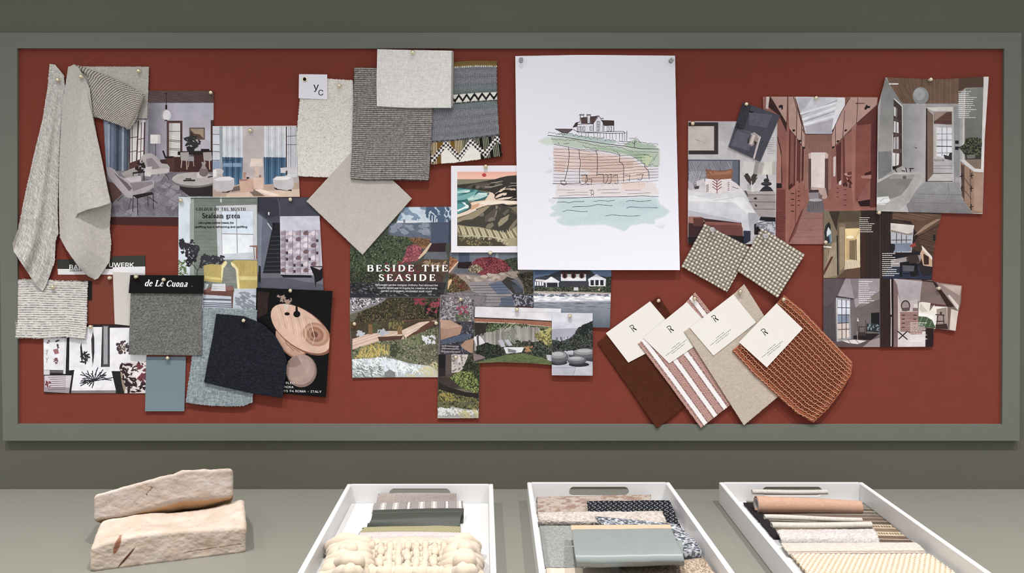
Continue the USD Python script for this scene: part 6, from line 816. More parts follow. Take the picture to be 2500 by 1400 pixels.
for i in range(19):
    v = .02 + .96 * i / 18; t = np.linspace(0.01, .99, 110); p_ = gp(t, v + .0035 * np.sin(t * 150 + i * 2.5) + .003 * R_.normal(size=110)); ws.append(tube(W(p_[:, 0], p_[:, 1], -(.0114 + .0005 * np.sin(t * 150))), .00062, 5))
for i in range(52):
    u = .004 + .992 * i / 51; t = np.linspace(0, 1, 80); p_ = gp(u + .0032 * np.sin(t * 118 + (i % 2) * 3.14) + .002 * R_.normal(size=80), t); wf.append(tube(W(p_[:, 0], p_[:, 1], -(.0101 + .0005 * np.cos(t * 118))), .0006 if i % 3 else .0009, 5))
for i in range(9):
    k = i / 8; v = .01 + .05 * k; t = np.linspace(0, 1, 90); p_ = gp(t, v + .01 * R_.normal(size=90)); wc_.append(tube(W(p_[:, 0], p_[:, 1], -.0101), .0008, 5)); u = .006 * i; p_ = gp(u + .008 * R_.normal(size=90), t); wc_.append(tube(W(p_[:, 0], p_[:, 1], -.0101), .0008, 5)); p_ = gp(1 - u + .008 * R_.normal(size=90), t); wc_.append(tube(W(p_[:, 0], p_[:, 1], -.0101), .0008, 5)); p_ = gp(t, 1 - v + .012 * R_.normal(size=90)); wc_.append(tube(W(p_[:, 0], p_[:, 1], -.0101), .0008, 5))
obj('warp_threads', cat_mesh(ws), 'yarn_pale', net, smooth=True, kind='stuff'); obj('weft_threads', cat_mesh(wf), 'yarn_rust', net, smooth=True, kind='stuff'); obj('edge_threads', cat_mesh(wc_), 'yarn_rust', net, smooth=True, kind='stuff')
uu, vv = np.linspace(0.015, .985, 44), np.linspace(.015, .985, 44); g_ = gp(*np.meshgrid(uu, vv)); zz = .0093 + 0 * g_[..., 0]; obj('gauze', shell(W(g_[..., 0], g_[..., 1], -zz), back_grid=W(g_[..., 0], g_[..., 1], -zz + .0003)), 'yarn_brown', net)
def rmark(cx_, cy_, ang, parent, on, s=17.0):
    g = unary_union([LineString(arr('.14,0 .14,.72')).buffer(.045), LineString(arr('.05,.98 .36,.98 .52,.9 .56,.74 .5,.58 .36,.5 .3,.5')).buffer(.045, join_style=1), LineString(arr('.34,.52 .60,.0')).buffer(.075, cap_style=2), LineString(arr('.05,.98 .05,.86')).buffer(.03)])
    m_ = cat_mesh([trimesh.creation.extrude_polygon(a_, .02, engine='earcut') for a_ in getattr(g, 'geoms', [g])]); text_px('', cx_, cy_, s, ang, 'ink', parent, on, mesh=m_, name='letter_mark')
for i, (lv, rm, lab) in enumerate(((3.4, (1546, 812), 'leftmost of four white name cards, on the dark brown swatch'), (6.0, (1637, 814), 'white name card on the rust striped swatch'),
        (8.7, (1746, 788), 'white name card on the plain beige swatch'), (12.6, (1867, 821), 'rightmost white name card, on the rust net swatch'))):
    CARD = [[(1587, 736), (1659, 821), (1534, 886), (1479, 814)], [(1677, 738), (1745, 812), (1634, 888), (1570, 825)], [(1790, 719), (1846, 788), (1742, 869), (1684, 801)], [(1896, 741), (1960, 803), (1872, 898), (1804, 836)]][i]
    c_ = sheet('name_card', lab, 'card', CARD, lv, Art().p((224, 220, 214), '1400,600 2100,600 2100,1000 1400,1000'), (224, 220, 214), thick=.0006, mat='matt_print', edge=(200, 196, 190), group=None, bend=None)
    on_ = lv / 1000 + .0006; rmark(rm[0], rm[1], -36, c_, on_)
    if i:
        bx, by = ((1648, 862), (1756, 837), (1882, 866))[i - 1]
        for k, (wd, off) in enumerate(((24, 16), (64, -6), (40, 8))):
            an = math.radians(-38); px, py = bx + off * math.cos(an) + k * 5 * math.sin(-an) - 20, by + off * math.sin(an) + k * 5 * math.cos(an)
            bars = cat_mesh([boxm(j * 1.9, j * 1.9 + 1.2 + .5 * (j % 3 == 1), 0, .6, 0, .02) for j in range(int(wd / 4))])
            text_px('', px, py, 2.4, -38, 'grey_ink', c_, on_, mesh=bars, name='small_print', w=wd)

# ------------------------------------------------------------------ limestone blocks on the counter
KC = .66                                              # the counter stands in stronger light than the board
look('stone', rough=0.9, spec=0.15, mottle=0.06, scale=60, bump=0.0003, bscale=300, attr=True)
def stone(name, label, front_bottom, front_top, sL, sR, depth, hump, seed, colf):
    """A rough block: two picture polylines give the front face, depth its run backwards."""
    V, FC, n = [], [], 0
    for ax, (m1, m2) in ((1, (230, 64)), (2, (230, 44)), (0, (44, 64))):
        for sg in (-1, 1):
            i, j = np.meshgrid(np.linspace(-1, 1, m1), np.linspace(-1, 1, m2)); o_ = np.full_like(i, sg); V.append(np.stack({1: (i, o_, j), 2: (i, j, o_), 0: (o_, i, j)}[ax], -1).reshape(-1, 3)); f = grid_faces(m2, m1, n); n += m1 * m2
            FC.append(f[:, ::-1] if (sg > 0) != (ax == 1) else f)
    b = trimesh.Trimesh(np.vstack(V), np.vstack(FC), process=False); b.merge_vertices(); b.fix_normals(); p = np.array(b.vertices); nrm = p.copy(); r = .14; sc = np.array([1.0, .5, .22]); q_ = p * sc; inner = np.clip(q_, -(sc - r * .45), sc - r * .45); d = q_ - inner; L = np.linalg.norm(d, axis=1, keepdims=True)
    q_ = np.where(L > 1e-9, inner + d / np.maximum(L, 1e-9) * np.minimum(L, r * .45), q_); nrm = np.where(L > 1e-9, d / np.maximum(L, 1e-9), 0); nrm /= np.maximum(np.linalg.norm(nrm, axis=1, keepdims=True), 1e-9)
    a, bb, c = (q_ / sc * .5 + .5).T
    def line(pl, t): pl = resample(pl, 80); return np.stack([np.interp(t, np.linspace(0, 1, 80), pl[:, k]) for k in (0, 1)], 1)
    s = sL + (sR - sL) * a
    def up(pt): return np.stack([(pt[:, 0] - CX) * s / F, s - D, H - (pt[:, 1] - CY) * s / F], 1)
    P = up(line(front_bottom, a)) * (1 - c)[:, None] + up(line(front_top, a)) * c[:, None]
    P = P + bb[:, None] * np.asarray(depth); P[:, 2] += hump(a, bb, c)
    ex = np.array([.94, .33, 0]); ey = np.asarray(depth) / np.linalg.norm(depth); ez = np.cross(ex, ey); nw = nrm[:, :1] * ex + nrm[:, 1:2] * ey + nrm[:, 2:] * ez
    n = meshkit.fbm(P * 45 + 7, 4, seed) - .5; n2 = meshkit.fbm(P * np.array([120, 120, 170]), 3, seed + 3) - .5; P = P + nw * (.0034 * n + .0011 * n2)[:, None]
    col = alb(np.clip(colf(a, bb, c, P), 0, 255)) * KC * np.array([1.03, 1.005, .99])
    return obj(name, (P, np.array(b.faces)), 'stone', None, smooth=True, col=np.clip(col, 0, .86), label=label, cat='stone block')
SC = lambda pts: [(180 + x * .2072, 1110 + y * .2072) for x, y in pts]
def colA(a, b, c, P):
    n = meshkit.fbm(P * np.array([34, 34, 64]), 4, 5); m = meshkit.noise(P * 400, 9); base = mixc((n - .3) * 2.2, (204, 187, 170), (222, 209, 198)); base = base - (20 * (m > .86))[:, None]
    fr = b < .12
    def mark(ca, cc, la, lc, ang):
        x, y = (a - ca) * 5.2, (cc - c); x, y = x * math.cos(ang) + y * math.sin(ang), -x * math.sin(ang) + y * math.cos(ang); return np.where(fr, np.clip((1.25 - np.sqrt((x / la) ** 2 + (y / lc) ** 2)) * 3, 0, 1), 0)[:, None]
    k = mark(.175, .78, .24, .085, -1.15); base = base * (1 - k) + k * np.array([150, 104, 84.]); k = mark(.235, .36, .36, .035, -.75); base = base * (1 - k) + k * np.array([92, 58, 46.])
    cr = fr & (np.abs(c - .3 - .25 * (a - .6)) < .012) & (a > .6) & (meshkit.noise(P * 200, 3) > .35); base = np.where(cr[:, None], (140, 112, 92), base)
    st = meshkit.fbm(P * 60, 3, 12); return base - (16 * np.clip((st - .58) * 6, 0, 1))[:, None] * np.array([.6, 1, 1.3])
def colB(a, b, c, P):
    n = meshkit.fbm(P * np.array([40, 40, 60]), 4, 15); m = meshkit.noise(P * 380, 19); base = mixc((n - .3) * 2.2, (198, 182, 168), (216, 206, 200)); base = base - (20 * (m > .84))[:, None]
    under = np.clip((.12 - c) / .06, 0, 1) * np.clip((b - .02) / .02, 0, 1); base = base * (1 - under[:, None]) + under[:, None] * np.array([206, 166, 124.])  # underside tinted tan: warm bounced light painted into the stone colour
    cr = (b < .1) & (np.abs(a - .40 - .02 * np.sin(c * 20)) < .004) & (c > .5) & (c < .75); return np.where(cr[:, None], (110, 84, 72), base)
stone('limestone_block', 'lower pale limestone block with brown flecks, lying on the counter', SC([(190, 1400), (330, 1392), (510, 1368), (1100, 1300), (1600, 1235), (2032, 1178)]), SC([(192, 1065), (560, 985), (830, 930), (1250, 890), (1650, 868), (2036, 850)]), 1.1246, 1.1957, (-.034, .098, 0.0),
      lambda a, b, c: c * (.011 * np.clip((a - .68) / .28, 0, 1) ** 2 * b - .011 * np.exp(-((a - .55) / .24) ** 2) * np.exp(-((b - .65) / .35) ** 2) - .004 * (1 - b) * np.clip(.12 - a, 0, 1) * 8), 3, colA)
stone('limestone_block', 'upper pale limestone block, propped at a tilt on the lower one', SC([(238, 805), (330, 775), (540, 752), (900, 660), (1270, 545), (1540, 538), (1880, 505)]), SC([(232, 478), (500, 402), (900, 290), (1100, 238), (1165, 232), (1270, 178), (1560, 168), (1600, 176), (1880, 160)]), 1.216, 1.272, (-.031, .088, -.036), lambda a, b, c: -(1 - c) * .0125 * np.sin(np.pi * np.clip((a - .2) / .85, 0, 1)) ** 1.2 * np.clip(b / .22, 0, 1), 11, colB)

# ------------------------------------------------------------------ trays
look('tray_white', (236, 233, 230), 0.35, 0.4, 0.01, 20, raw=(.63, .625, .62)); RIM, TW, FL = .038, .008, .006
def tray(label, xl, xr, yb, skew, length=.43):
    t = thing('serving_tray', label, 'tray', None, loc=((xl + xr) / 2, yb - length / 2, TOP)); sh = lambda m: (setattr(m, 'vertices', m.vertices + np.stack([skew * (yb - m.vertices[:, 1]), 0 * m.vertices[:, 0], 0 * m.vertices[:, 0]], 1)), m)[1]
    z0 = TOP + .0002; obj('base', sh(boxm(xl + TW, xr - TW, yb - length + TW, yb - TW, z0, TOP + FL, .001)), 'tray_white', t)
    obj('side_wall', sh(boxm(xl, xl + TW, yb - length, yb, z0, TOP + RIM, .0012)), 'tray_white', t); obj('side_wall', sh(boxm(xr - TW, xr, yb - length, yb, z0, TOP + RIM, .0012)), 'tray_white', t)
    w_ = xr - xl; slot = LineString([(xl + w_ * .325, TOP + .0235), (xl + w_ * .675, TOP + .0235)]).buffer(.0085)
    for y in (yb - TW, yb - length):
        e = Polygon([(xl + TW, z0), (xr - TW, z0), (xr - TW, TOP + RIM), (xl + TW, TOP + RIM)]).difference(slot); obj('end_wall', sh(polyext(e, y, y + TW)), 'tray_white', t)
    return t
tray('white wooden tray holding folded green and striped swatches and chunky cream wool', -.2726, -.0152, 1.4098 - D, .022)
tray('middle white tray holding a folded silver grey leather and black and cream knits', .0451, .2985, 1.4198 - D, .008)
tray('rightmost white tray holding rolled swatches, one tan, over a striped rug', .386, .6415, 1.4198 - D, -.022)

# ------------------------------------------------------------------ cloth in the trays
from scipy.interpolate import CubicSpline, PchipInterpolator
def row(xl, yl, xr, yr, z): return np.stack([G(xl, yl, TOP + z), G(xr, yr, TOP + z)])
def wrow(xl, xr, y, z): s = y + D; return np.array([[(xl - CX) * s / F, y, TOP + z], [(xr - CX) * s / F, y, TOP + z]])
def loft(name, label, rows, cf, hf=None, thick=.0012, nu=150, nv=90, mat='cloth', wob=.0008, seed=1, cat='fabric swatch', fray=.0, part='cloth', parent=None, sag=0.0, gain=1.12):
    R = np.array(rows); d = np.r_[0, np.cumsum(np.linalg.norm(np.diff(R.mean(1), axis=0), axis=1))]; t = np.linspace(0, d[-1], nv)
    E = PchipInterpolator(d, R, axis=0)(t); u = np.linspace(0, 1, nu)[None, :, None]; P = E[:, :1] * (1 - u) + E[:, 1:] * u
    x = u[0, :, 0] * np.linalg.norm(R[:, 1] - R[:, 0], axis=1).mean() * 1000; X, Y = np.meshgrid(x, t * 1000); U, V = np.meshgrid(u[0, :, 0], np.linspace(0, 1, nv))
    P = P + (wob * (fbm(U * 4, V * 3, seed) - .5) * 2)[..., None] * np.array([0, .3, 1.0]); P[..., 2] += sag * (4 * U * (1 - U) - .5)
    if fray: rg = np.random.default_rng(seed); P[:, 0, 0] += rg.normal(0, fray, nv); P[:, -1, 0] += rg.normal(0, fray, nv)
    n = np.cross(np.gradient(P, axis=1), np.gradient(P, axis=0)); n /= np.maximum(np.linalg.norm(n, axis=-1, keepdims=True), 1e-12); n = -n
    if (n[nv // 3:2 * nv // 3, :, 2].mean() - n[nv // 3:2 * nv // 3, :, 1].mean()) < 0: n = -n
    h = hf(X, Y, U, V) if hf is not None else 0 * U
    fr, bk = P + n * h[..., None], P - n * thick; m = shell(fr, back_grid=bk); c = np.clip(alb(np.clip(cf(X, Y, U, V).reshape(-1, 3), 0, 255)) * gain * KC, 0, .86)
    if parent is None: parent = thing(name, label, cat, None, loc=P.reshape(-1, 3).mean(0) * [1, 1, 0] + [0, 0, P[..., 2].min()])
    tm = trimesh.Trimesh(*m, process=False)
    if tm.volume < 0: m = (m[0], m[1][:, ::-1])
    obj(part, m, mat, parent, smooth=True, col=np.vstack([c, c])); return parent
flat = lambda c: (lambda x, y, u, v: np.tile(np.array(c, float), x.shape + (1,)))
# tray with the wool
loft('folded_swatch', 'grey beige folded swatch at the back of the tray with the wool', [wrow(922, 1115, -.1005, .008), row(924, 1206, 1113, 1205, .0265), row(920, 1224, 1115, 1220, .017), row(916, 1240, 1116, 1236, .0075)], linen((150, 138, 132), (184, 172, 166), 3, .7, .5), lin_h, sag=.001, fray=.0004)
def bws(x, y, u, v): k = (u * 7.0 + .25) % 1; d = np.clip((.46 - np.abs(k - .55)) * 0 + (np.abs(k - .5) < .3), 0, 1); tw = .5 + .5 * np.sin(x * 2.2 + np.abs((y * .7) % 2 - 1) * 5); e = (np.abs(np.abs(k - .5) - .36) < .03) & (np.sin(y * 2.5) > -.4); c = mixc(d * tw * 1.1, (214, 208, 204), (84, 78, 76)); return mixc(e * 1.0, c, (70, 64, 64))
loft('folded_swatch', 'white folded swatch with charcoal patterned stripes, behind the dark green leather', [wrow(916, 1128, -.117, .008), row(914, 1230, 1129, 1224, .0175), row(911, 1240, 1130, 1235, .0135), row(908, 1254, 1131, 1250, .0078)], bws, lin_h, seed=5, fray=.0003)
look('dull_leather', rough=.55, spec=.25, mottle=.05, scale=150, bump=.0001, bscale=1200, attr=True)
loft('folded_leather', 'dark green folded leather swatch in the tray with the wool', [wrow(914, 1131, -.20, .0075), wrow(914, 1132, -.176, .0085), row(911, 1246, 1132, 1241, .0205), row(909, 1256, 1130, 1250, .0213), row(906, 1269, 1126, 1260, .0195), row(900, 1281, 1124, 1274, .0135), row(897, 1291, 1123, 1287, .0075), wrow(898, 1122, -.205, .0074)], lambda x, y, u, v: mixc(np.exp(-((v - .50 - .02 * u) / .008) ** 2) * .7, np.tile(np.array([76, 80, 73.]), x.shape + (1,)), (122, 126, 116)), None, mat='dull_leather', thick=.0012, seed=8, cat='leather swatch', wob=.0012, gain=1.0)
tw = lambda c1, c2, f=1.6: (lambda x, y, u, v: mixc(.5 + .6 * np.sin(x * f + y * 2.2) + .5 * (nz(x / .8, y / .8, 3) - .5), c1, c2))
loft('folded_swatch', 'olive twill folded swatch in front of the dark green leather', [wrow(884, 1124, -.222, .0078), row(888, 1290, 1124, 1286, .0135), row(880, 1297, 1124, 1294, .0125), row(874, 1306, 1123, 1305, .0075)], tw((116, 110, 82), (196, 188, 150)), lin_h, seed=9, sag=.0012, fray=.0003)
loft('folded_swatch', 'pinkish white folded swatch in front of the olive twill', [wrow(876, 1127, -.247, .0076), row(878, 1302, 1126, 1302, .0135), row(873, 1310, 1127, 1308, .0120), row(870, 1320, 1128, 1316, .0075)], linen((186, 176, 174), (216, 208, 206), 13, .5, .5), lin_h, seed=10, sag=.001)
loft('folded_swatch', 'white folded swatch tucked against the back of the chunky wool', [wrow(905, 1128, -.262, .0076), row(906, 1316, 1128, 1314, .0145), row(900, 1326, 1128, 1324, .0125), row(898, 1342, 1130, 1340, .0074)], linen((190, 178, 172), (220, 210, 206), 17, .5, .6), lin_h, seed=11)
wool = thing('wool_sample', 'chunky woven sample of thick cream wool roving in the tray', 'wool', None, loc=(-.135, -.36, TOP + FL))
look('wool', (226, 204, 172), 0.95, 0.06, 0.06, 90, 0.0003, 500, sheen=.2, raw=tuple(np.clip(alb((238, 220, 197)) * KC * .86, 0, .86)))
def strand(pts, r, tp=.55, nm='strand', seed=0, puff=None):
    p = np.array([G(x, y, TOP + FL + max(z, r * 1.3)) for x, y, z in pts]); t = np.linspace(0, 1, len(p)); m_n = 160 if puff else 48; k = np.linspace(0, 1, m_n); q_ = CubicSpline(t, p)(k); rr = r * (tp + (1 - tp) * np.sin(np.pi * np.clip(k * .96 + .02, 0, 1)) ** .6) * (1 + .12 * np.sin(k * 17 + seed)); rr = rr * puff(k) if puff else rr; m = tube(q_, rr, 12); v = m.vertices; nn = meshkit.fbm(v * np.array([220, 220, 220]), 3, seed) - .5; v = v + np.cross(np.cross(np.gradient(v, axis=0), v - np.repeat(v.mean(0)[None], len(v), 0)), [0, 0, 1]) * 0; m.vertices = v + (nn * .0014)[:, None] * np.array([.5, .5, 1.0])
    obj(nm, m, 'wool', wool, smooth=True)
WC = lambda x, y, z: (700 + x * .224, 1110 + y * .224, z)
R_ = random.Random(21); k = 0
for y in range(962, 1350, 58):                                      # soft loops heaped at the left and right edges
    sh = max(0, y - 1120) * .50; zt = .020 + .013 * math.sin((y - 900) / 420 * math.pi); J = lambda a_: R_.uniform(-a_, a_)
    strand([WC(*p_) for p_ in ((900 + J(20), y + 34, zt * .7), (800, y - 2 + J(10), zt + .004 + J(.003)), (660 + J(20), y - 14 + J(8), zt + .003), (545 - sh * .7, y + 8, zt - .001), (492 - sh, y + 54, zt * .55), (545 - sh, y + 96, zt * .4))], .0100 + J(.0015), .85, seed=k); k += 1
    strand([WC(*p_) for p_ in ((1740 + J(20), y + 40, zt * .7), (1830, y + J(10), zt + .006 + J(.003)), (1950 + J(20), y - 16 + J(10), zt + .006), (2015, y + 6, zt), (2050 + (y - 955) * .09, y + 56, zt * .55), (2005, y + 104, zt * .4))], .0100 + J(.0016), .85, seed=k); k += 1
    if k % 4 == 0:
        strand([WC(*p_) for p_ in ((580 - sh * .6 + J(20), y + 44, zt + .002), (650, y + 22, zt + .012), (740 + J(20), y + 24, zt + .013), (810, y + 56, zt + .004))], .0090, .6, seed=k + 50)
        strand([WC(*p_) for p_ in ((1850 + J(20), y + 52, zt), (1900, y + 24, zt + .013), (1975, y + 20, zt + .014), (2020, y + 56, zt))], .0100, .6, seed=k + 70)
for x in range(930, 1760, 130): strand([WC(*p_) for p_ in ((x - 60, 1335, .012), (x - 20, 1306, .022), (x + 40, 1300, .024), (x + 90, 1332, .014))], .0095, .7, seed=x)
c_ = trimesh.creation.icosphere(4); v = c_.vertices; c_.vertices = v * np.array([.105, .062, .015]) * (1 + .15 * (meshkit.fbm(v * 3, 2, 4) - .5))[:, None] + G(985, 1376, TOP + FL) + np.array([0, .006, .008]); c_.vertices[:, 2] = np.maximum(c_.vertices[:, 2], TOP + FL + .0006); obj('core', c_, 'wool', wool, smooth=True)
for i, y in enumerate((1000, 1062, 1124, 1186, 1250)):             # the woven middle: puffed strands across ...
    strand([WC(x, y + 7 * math.sin(x * .012 + i), .0165 + .0030 * abs(math.sin((x - 929) / 98 * math.pi))) for x in range(870, 1810, 14)], .0088, .95, 'cross_strand', i, puff=lambda q: .62 + .38 * np.abs(np.sin(((870 + q * 926) - 929) / 98 * np.pi)))
for j, x in enumerate(range(929, 1770, 98)):                        # ... and slim strands down, over and under by turns
    strand([WC(x + 6 * math.sin(y * .03 + j) - (y - 980) * .05, y, .0262 + .0022 * math.cos((y - 1000) / 62 * math.pi + j * math.pi)) for y in range(972, 1300, 14)], .0050, .95, 'down_strand', 40 + j)
# tray with the silver leather
rugc = lambda x, y, u, v: mixc(np.clip((fbm(x / 9, y / 5, 4) - .44) * 5, 0, 1), mixc(nz(x / .8, y / 1.6, 3) * .6 + .4 * np.abs(np.sin(x * .9)), (160, 146, 134), (200, 190, 180)), (150, 124, 110))
loft('rug_sample', 'mottled taupe and rust rug sample at the back of the middle tray', [wrow(1309, 1586, -.096, .0078), row(1311, 1215, 1588, 1209, .021), row(1311, 1232, 1589, 1226, .0165), row(1312, 1256, 1592, 1250, .0080)], rugc, lambda x, y, u, v: .0008 * np.abs(np.sin(x * .9)), fray=.0004, seed=3, cat='rug sample')
def blk(x, y, u, v):
    n = fbm(x / 1.2, y / 1.2, 5); k = (x * .115 + .35 * np.sin(y * .45) + y * .02); s = np.clip(1 - np.abs((k % 1) - .5) / .10, 0, 1) * (nz(x / 1.5, y / 1.3, 7) > .30); return mixc(s * 1.2, mixc((n - .3) * 1.5, (16, 18, 24), (48, 50, 58)), (206, 204, 204))
loft('knitted_swatch', 'black knitted swatch with broken white lines in the middle tray', [row(1434, 1225, 1635, 1224, .0225), row(1436, 1240, 1641, 1240, .0190), row(1440, 1262, 1651, 1264, .0148), row(1446, 1288, 1662, 1290, .0120)], blk, boucle_h(.0022, 1.0, 21), seed=4, nu=200, nv=90, fray=.0006)
loft('knitted_swatch', 'cream textured knit swatch lying across the middle tray', [row(1312, 1253, 1616, 1250, .0235), row(1313, 1262, 1621, 1261, .0215), row(1315, 1274, 1628, 1278, .0160), row(1317, 1281, 1630, 1285, .0110)], boucle((168, 154, 146), (224, 214, 206), 1.5, 31, 1.8), boucle_h(.0022, 1.5, 31), seed=6, nu=220, nv=60, fray=.0005)
loft('felt_swatch', 'light grey felt swatch along the left side of the middle tray', [row(1316, 1268, 1440, 1270, .0094), row(1318, 1292, 1440, 1294, .0094), row(1323, 1330, 1430, 1330, .0094), row(1331, 1386, 1420, 1386, .0090)], linen((128, 130, 128), (172, 172, 168), 41, .5, .8), boucle_h(.0008, .6, 3), seed=7, nu=100, nv=120)
def gkn(x, y, u, v): t = fbm(x / 3.2, y / 2.6, 51, 2); return mixc((t - .5) * 4.2 + .5, (66, 70, 78), (204, 206, 210))
loft('knitted_swatch', 'chunky grey and white marled knit swatch poking out beside the silver grey leather', [row(1454, 1263, 1640, 1280, .0270), row(1462, 1276, 1652, 1283, .0262), row(1500, 1296, 1680, 1308, .0225), row(1510, 1322, 1703, 1331, .0210), row(1515, 1345, 1713, 1346, .0195), row(1516, 1360, 1713, 1361, .0110)], gkn, lambda x, y, u, v: .0022 * fbm(x / 3.2, y / 2.6, 51, 2), seed=9, nu=180, nv=120, fray=.0007)
sl = loft('folded_leather', 'silver grey leather folded into a soft roll in the middle tray', [wrow(1412, 1666, -.335, .0285), wrow(1410, 1668, -.392, .0285), row(1408, 1386, 1670, 1381, .0290), row(1407, 1374, 1671, 1371, .0390), row(1404, 1357, 1667, 1354, .0465), row(1401, 1335, 1655, 1331, .0440), row(1398, 1312, 1646, 1309, .0400), row(1396, 1295, 1639, 1291, .0375)], flat((150, 157, 155)), None, mat='leather', thick=.0013, seed=12, cat='leather swatch', wob=.0022, nv=140, gain=1.0)
loft('suede_back', '', [row(1394, 1283, 1637, 1281, .0350), row(1394, 1288, 1638, 1286, .0350), row(1395, 1296, 1639, 1292, .0350)], flat((204, 180, 152)), None, mat='plain_cloth', parent=sl, part='suede_back', nv=12, wob=.0002)
spk = lambda x, y, u, v: mixc(np.clip((fbm(x / 1.4, y / 1.4, 61, 2) - .35) * 3, 0, 1), (128, 108, 92), (214, 198, 178))
loft('carpet_sample', 'speckled beige carpet sample at the front right of the middle tray', [row(1512, 1388, 1716, 1364, .0100), row(1512, 1390, 1724, 1372, .0140), row(1518, 1402, 1742, 1396, .0145), row(1535, 1450, 1770, 1450, .0145)], spk, boucle_h(.0020, 1.0, 61), seed=14, nu=150, nv=70, cat='carpet sample')
loft('carpet_sample', 'pale cream carpet sample at the front left of the middle tray', [row(1333, 1388, 1490, 1388, .0100), row(1333, 1391, 1490, 1391, .0125), row(1340, 1450, 1500, 1450, .0125)], boucle((206, 190, 170), (226, 214, 198), 1, 71, 1.2), boucle_h(.001, 1, 71), seed=15, nu=90, nv=50, cat='carpet sample')
# tray with the rolls
def kil(x, y, u, v):
    k = v * 15.0; i = np.floor(k).astype(int); pal = np.array([(138, 134, 124), (132, 128, 118), (104, 92, 82), (122, 118, 110), (112, 98, 88), (106, 90, 78), (96, 82, 72), (186, 168, 140), (130, 108, 90), (190, 174, 146), (112, 90, 76), (104, 94, 86), (112, 96, 84), (124, 104, 90), (112, 92, 78), (112, 92, 78)], float)
    c = pal[np.clip(i, 0, 15)]; f = k - i; c = np.where((f < .10)[..., None], np.array([208, 196, 180.]), c); dots = np.isin(i, (3, 7, 9, 11)) & (np.abs(f - .5) < .22) & (np.sin(x * 1.5) > .1); c = np.where(dots[..., None], np.array([84, 62, 50.]), c); return c + (14 * (nz(x / .8, y / .8, 2) - .5))[..., None]
loft('striped_rug_sample', 'brown and beige striped flat rug sample lying under the rolled swatches', [row(1822, 1223, 2110, 1228, .0082), row(1860, 1262, 2160, 1268, .0082), row(1905, 1310, 2220, 1318, .0082), row(1948, 1354, 2264, 1353, .0082)], kil, lambda x, y, u, v: .0004 * np.abs(np.sin(y * 2)), thick=.0012, seed=16, nu=200, nv=200, wob=.0002, cat='rug sample')
def roll(name, label, A, B, r0, r1, cf, turns=1.6, thick=.0012, flat_=1.0, start=0.0, seed=0, mat='plain_cloth', inner=.45, nu=120, gain=1.1, hf=None):
    """Cloth rolled around the line from A to B, the spiral open at both ends."""
    A, B = np.asarray(A, float), np.asarray(B, float); nv = 110; th = np.linspace(0, turns * 2 * np.pi, nv); u = np.linspace(0, 1, nu); rad = (inner + (1 - inner) * np.linspace(0, 1, nv))
    ax = (B - A) / np.linalg.norm(B - A); e1 = np.cross(ax, [0, 0, 1.0]); e1 /= np.linalg.norm(e1); e2 = np.cross(e1, ax); e2 = e2 if e2[2] > 0 else -e2
    R_ = r0 + (r1 - r0) * u; X, Y = np.meshgrid(u * np.linalg.norm(B - A) * 1000, th * (r0 + r1) * 500); U, V = np.meshgrid(u, np.linspace(0, 1, nv)); h = hf(X, Y, U, V) if hf is not None else 0 * U
    def surf(off): rr = R_[None] * rad[:, None] * (1 + .05 * (fbm(U * 5, V * 4, seed) - .5)) + off; return A + u[None, :, None] * (B - A) + (rr * np.cos(th + start)[:, None])[..., None] * e1 + (rr * np.sin(th + start)[:, None] * flat_)[..., None] * e2 + (.0012 * np.sin(U * 5 + seed))[..., None] * np.array([0, .4, .3])
    fr, bk = surf(h), surf(-thick + 0 * h); m = shell(fr, back_grid=bk); tm = trimesh.Trimesh(*m, process=False); m = (m[0], m[1][:, ::-1]) if tm.volume < 0 else m
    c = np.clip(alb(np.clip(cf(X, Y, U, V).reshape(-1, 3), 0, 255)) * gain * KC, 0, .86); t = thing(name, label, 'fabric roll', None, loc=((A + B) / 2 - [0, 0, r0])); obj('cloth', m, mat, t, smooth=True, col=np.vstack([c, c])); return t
def ctr(px, py, s): return np.array([(px - CX) * s / F, s - D, H - (py - CY) * s / F])
cream = linen((190, 182, 174), (222, 216, 210), 81, .7, .5)
roll('rolled_swatch', 'slim off-white rolled swatch at the very back of the right tray', ctr(1836, 1203, 1.3895), ctr(2020, 1203.5, 1.3895), .0056, .0052, cream, 1.3, flat_=1.0, start=2.2, seed=2)
roll('rolled_swatch', 'largest rolled swatch, tan felt, in the right tray', ctr(1846, 1233, 1.350), ctr(2101, 1240, 1.350), .0158, .0118, lambda x, y, u, v: np.where((v > .45)[..., None], mixc(.5 + 1.2 * (fbm(x / 4, y / .9, 5) - .5), (186, 146, 122), (212, 176, 154)), np.array([190, 186, 184.])), 1.75, start=-1.2, seed=5, inner=.62, thick=.0014, gain=1.1)
roll('rolled_swatch', 'thin off-white rolled swatch just in front of the tan roll', ctr(1866, 1264, 1.310), ctr(2104, 1271, 1.305), .0054, .0046, cream, 1.8, start=.5, seed=7, inner=.6)
roll('rolled_swatch', 'off-white rolled swatch between the thin roll and the white boucle one', ctr(1884, 1285, 1.272), ctr(2128, 1284, 1.272), .0063, .0060, cream, 1.5, start=1.2, seed=9, inner=.6)
wbou = boucle((172, 164, 160), (224, 218, 214), 1.1, 91, 1.5)
loft('folded_swatch', 'white boucle folded swatch in the right tray', [wrow(1912, 2140, -.275, .0105), wrow(1905, 2138, -.252, .0115), row(1899, 1296, 2134, 1294, .0205), row(1901, 1305, 2140, 1303, .0215), row(1907, 1318, 2145, 1317, .0165), row(1910, 1328, 2146, 1328, .0108), wrow(1915, 2146, -.275, .0102)], wbou, boucle_h(.0016, 1.1, 91), seed=18, nu=170, nv=90, fray=.0005, thick=.0014)
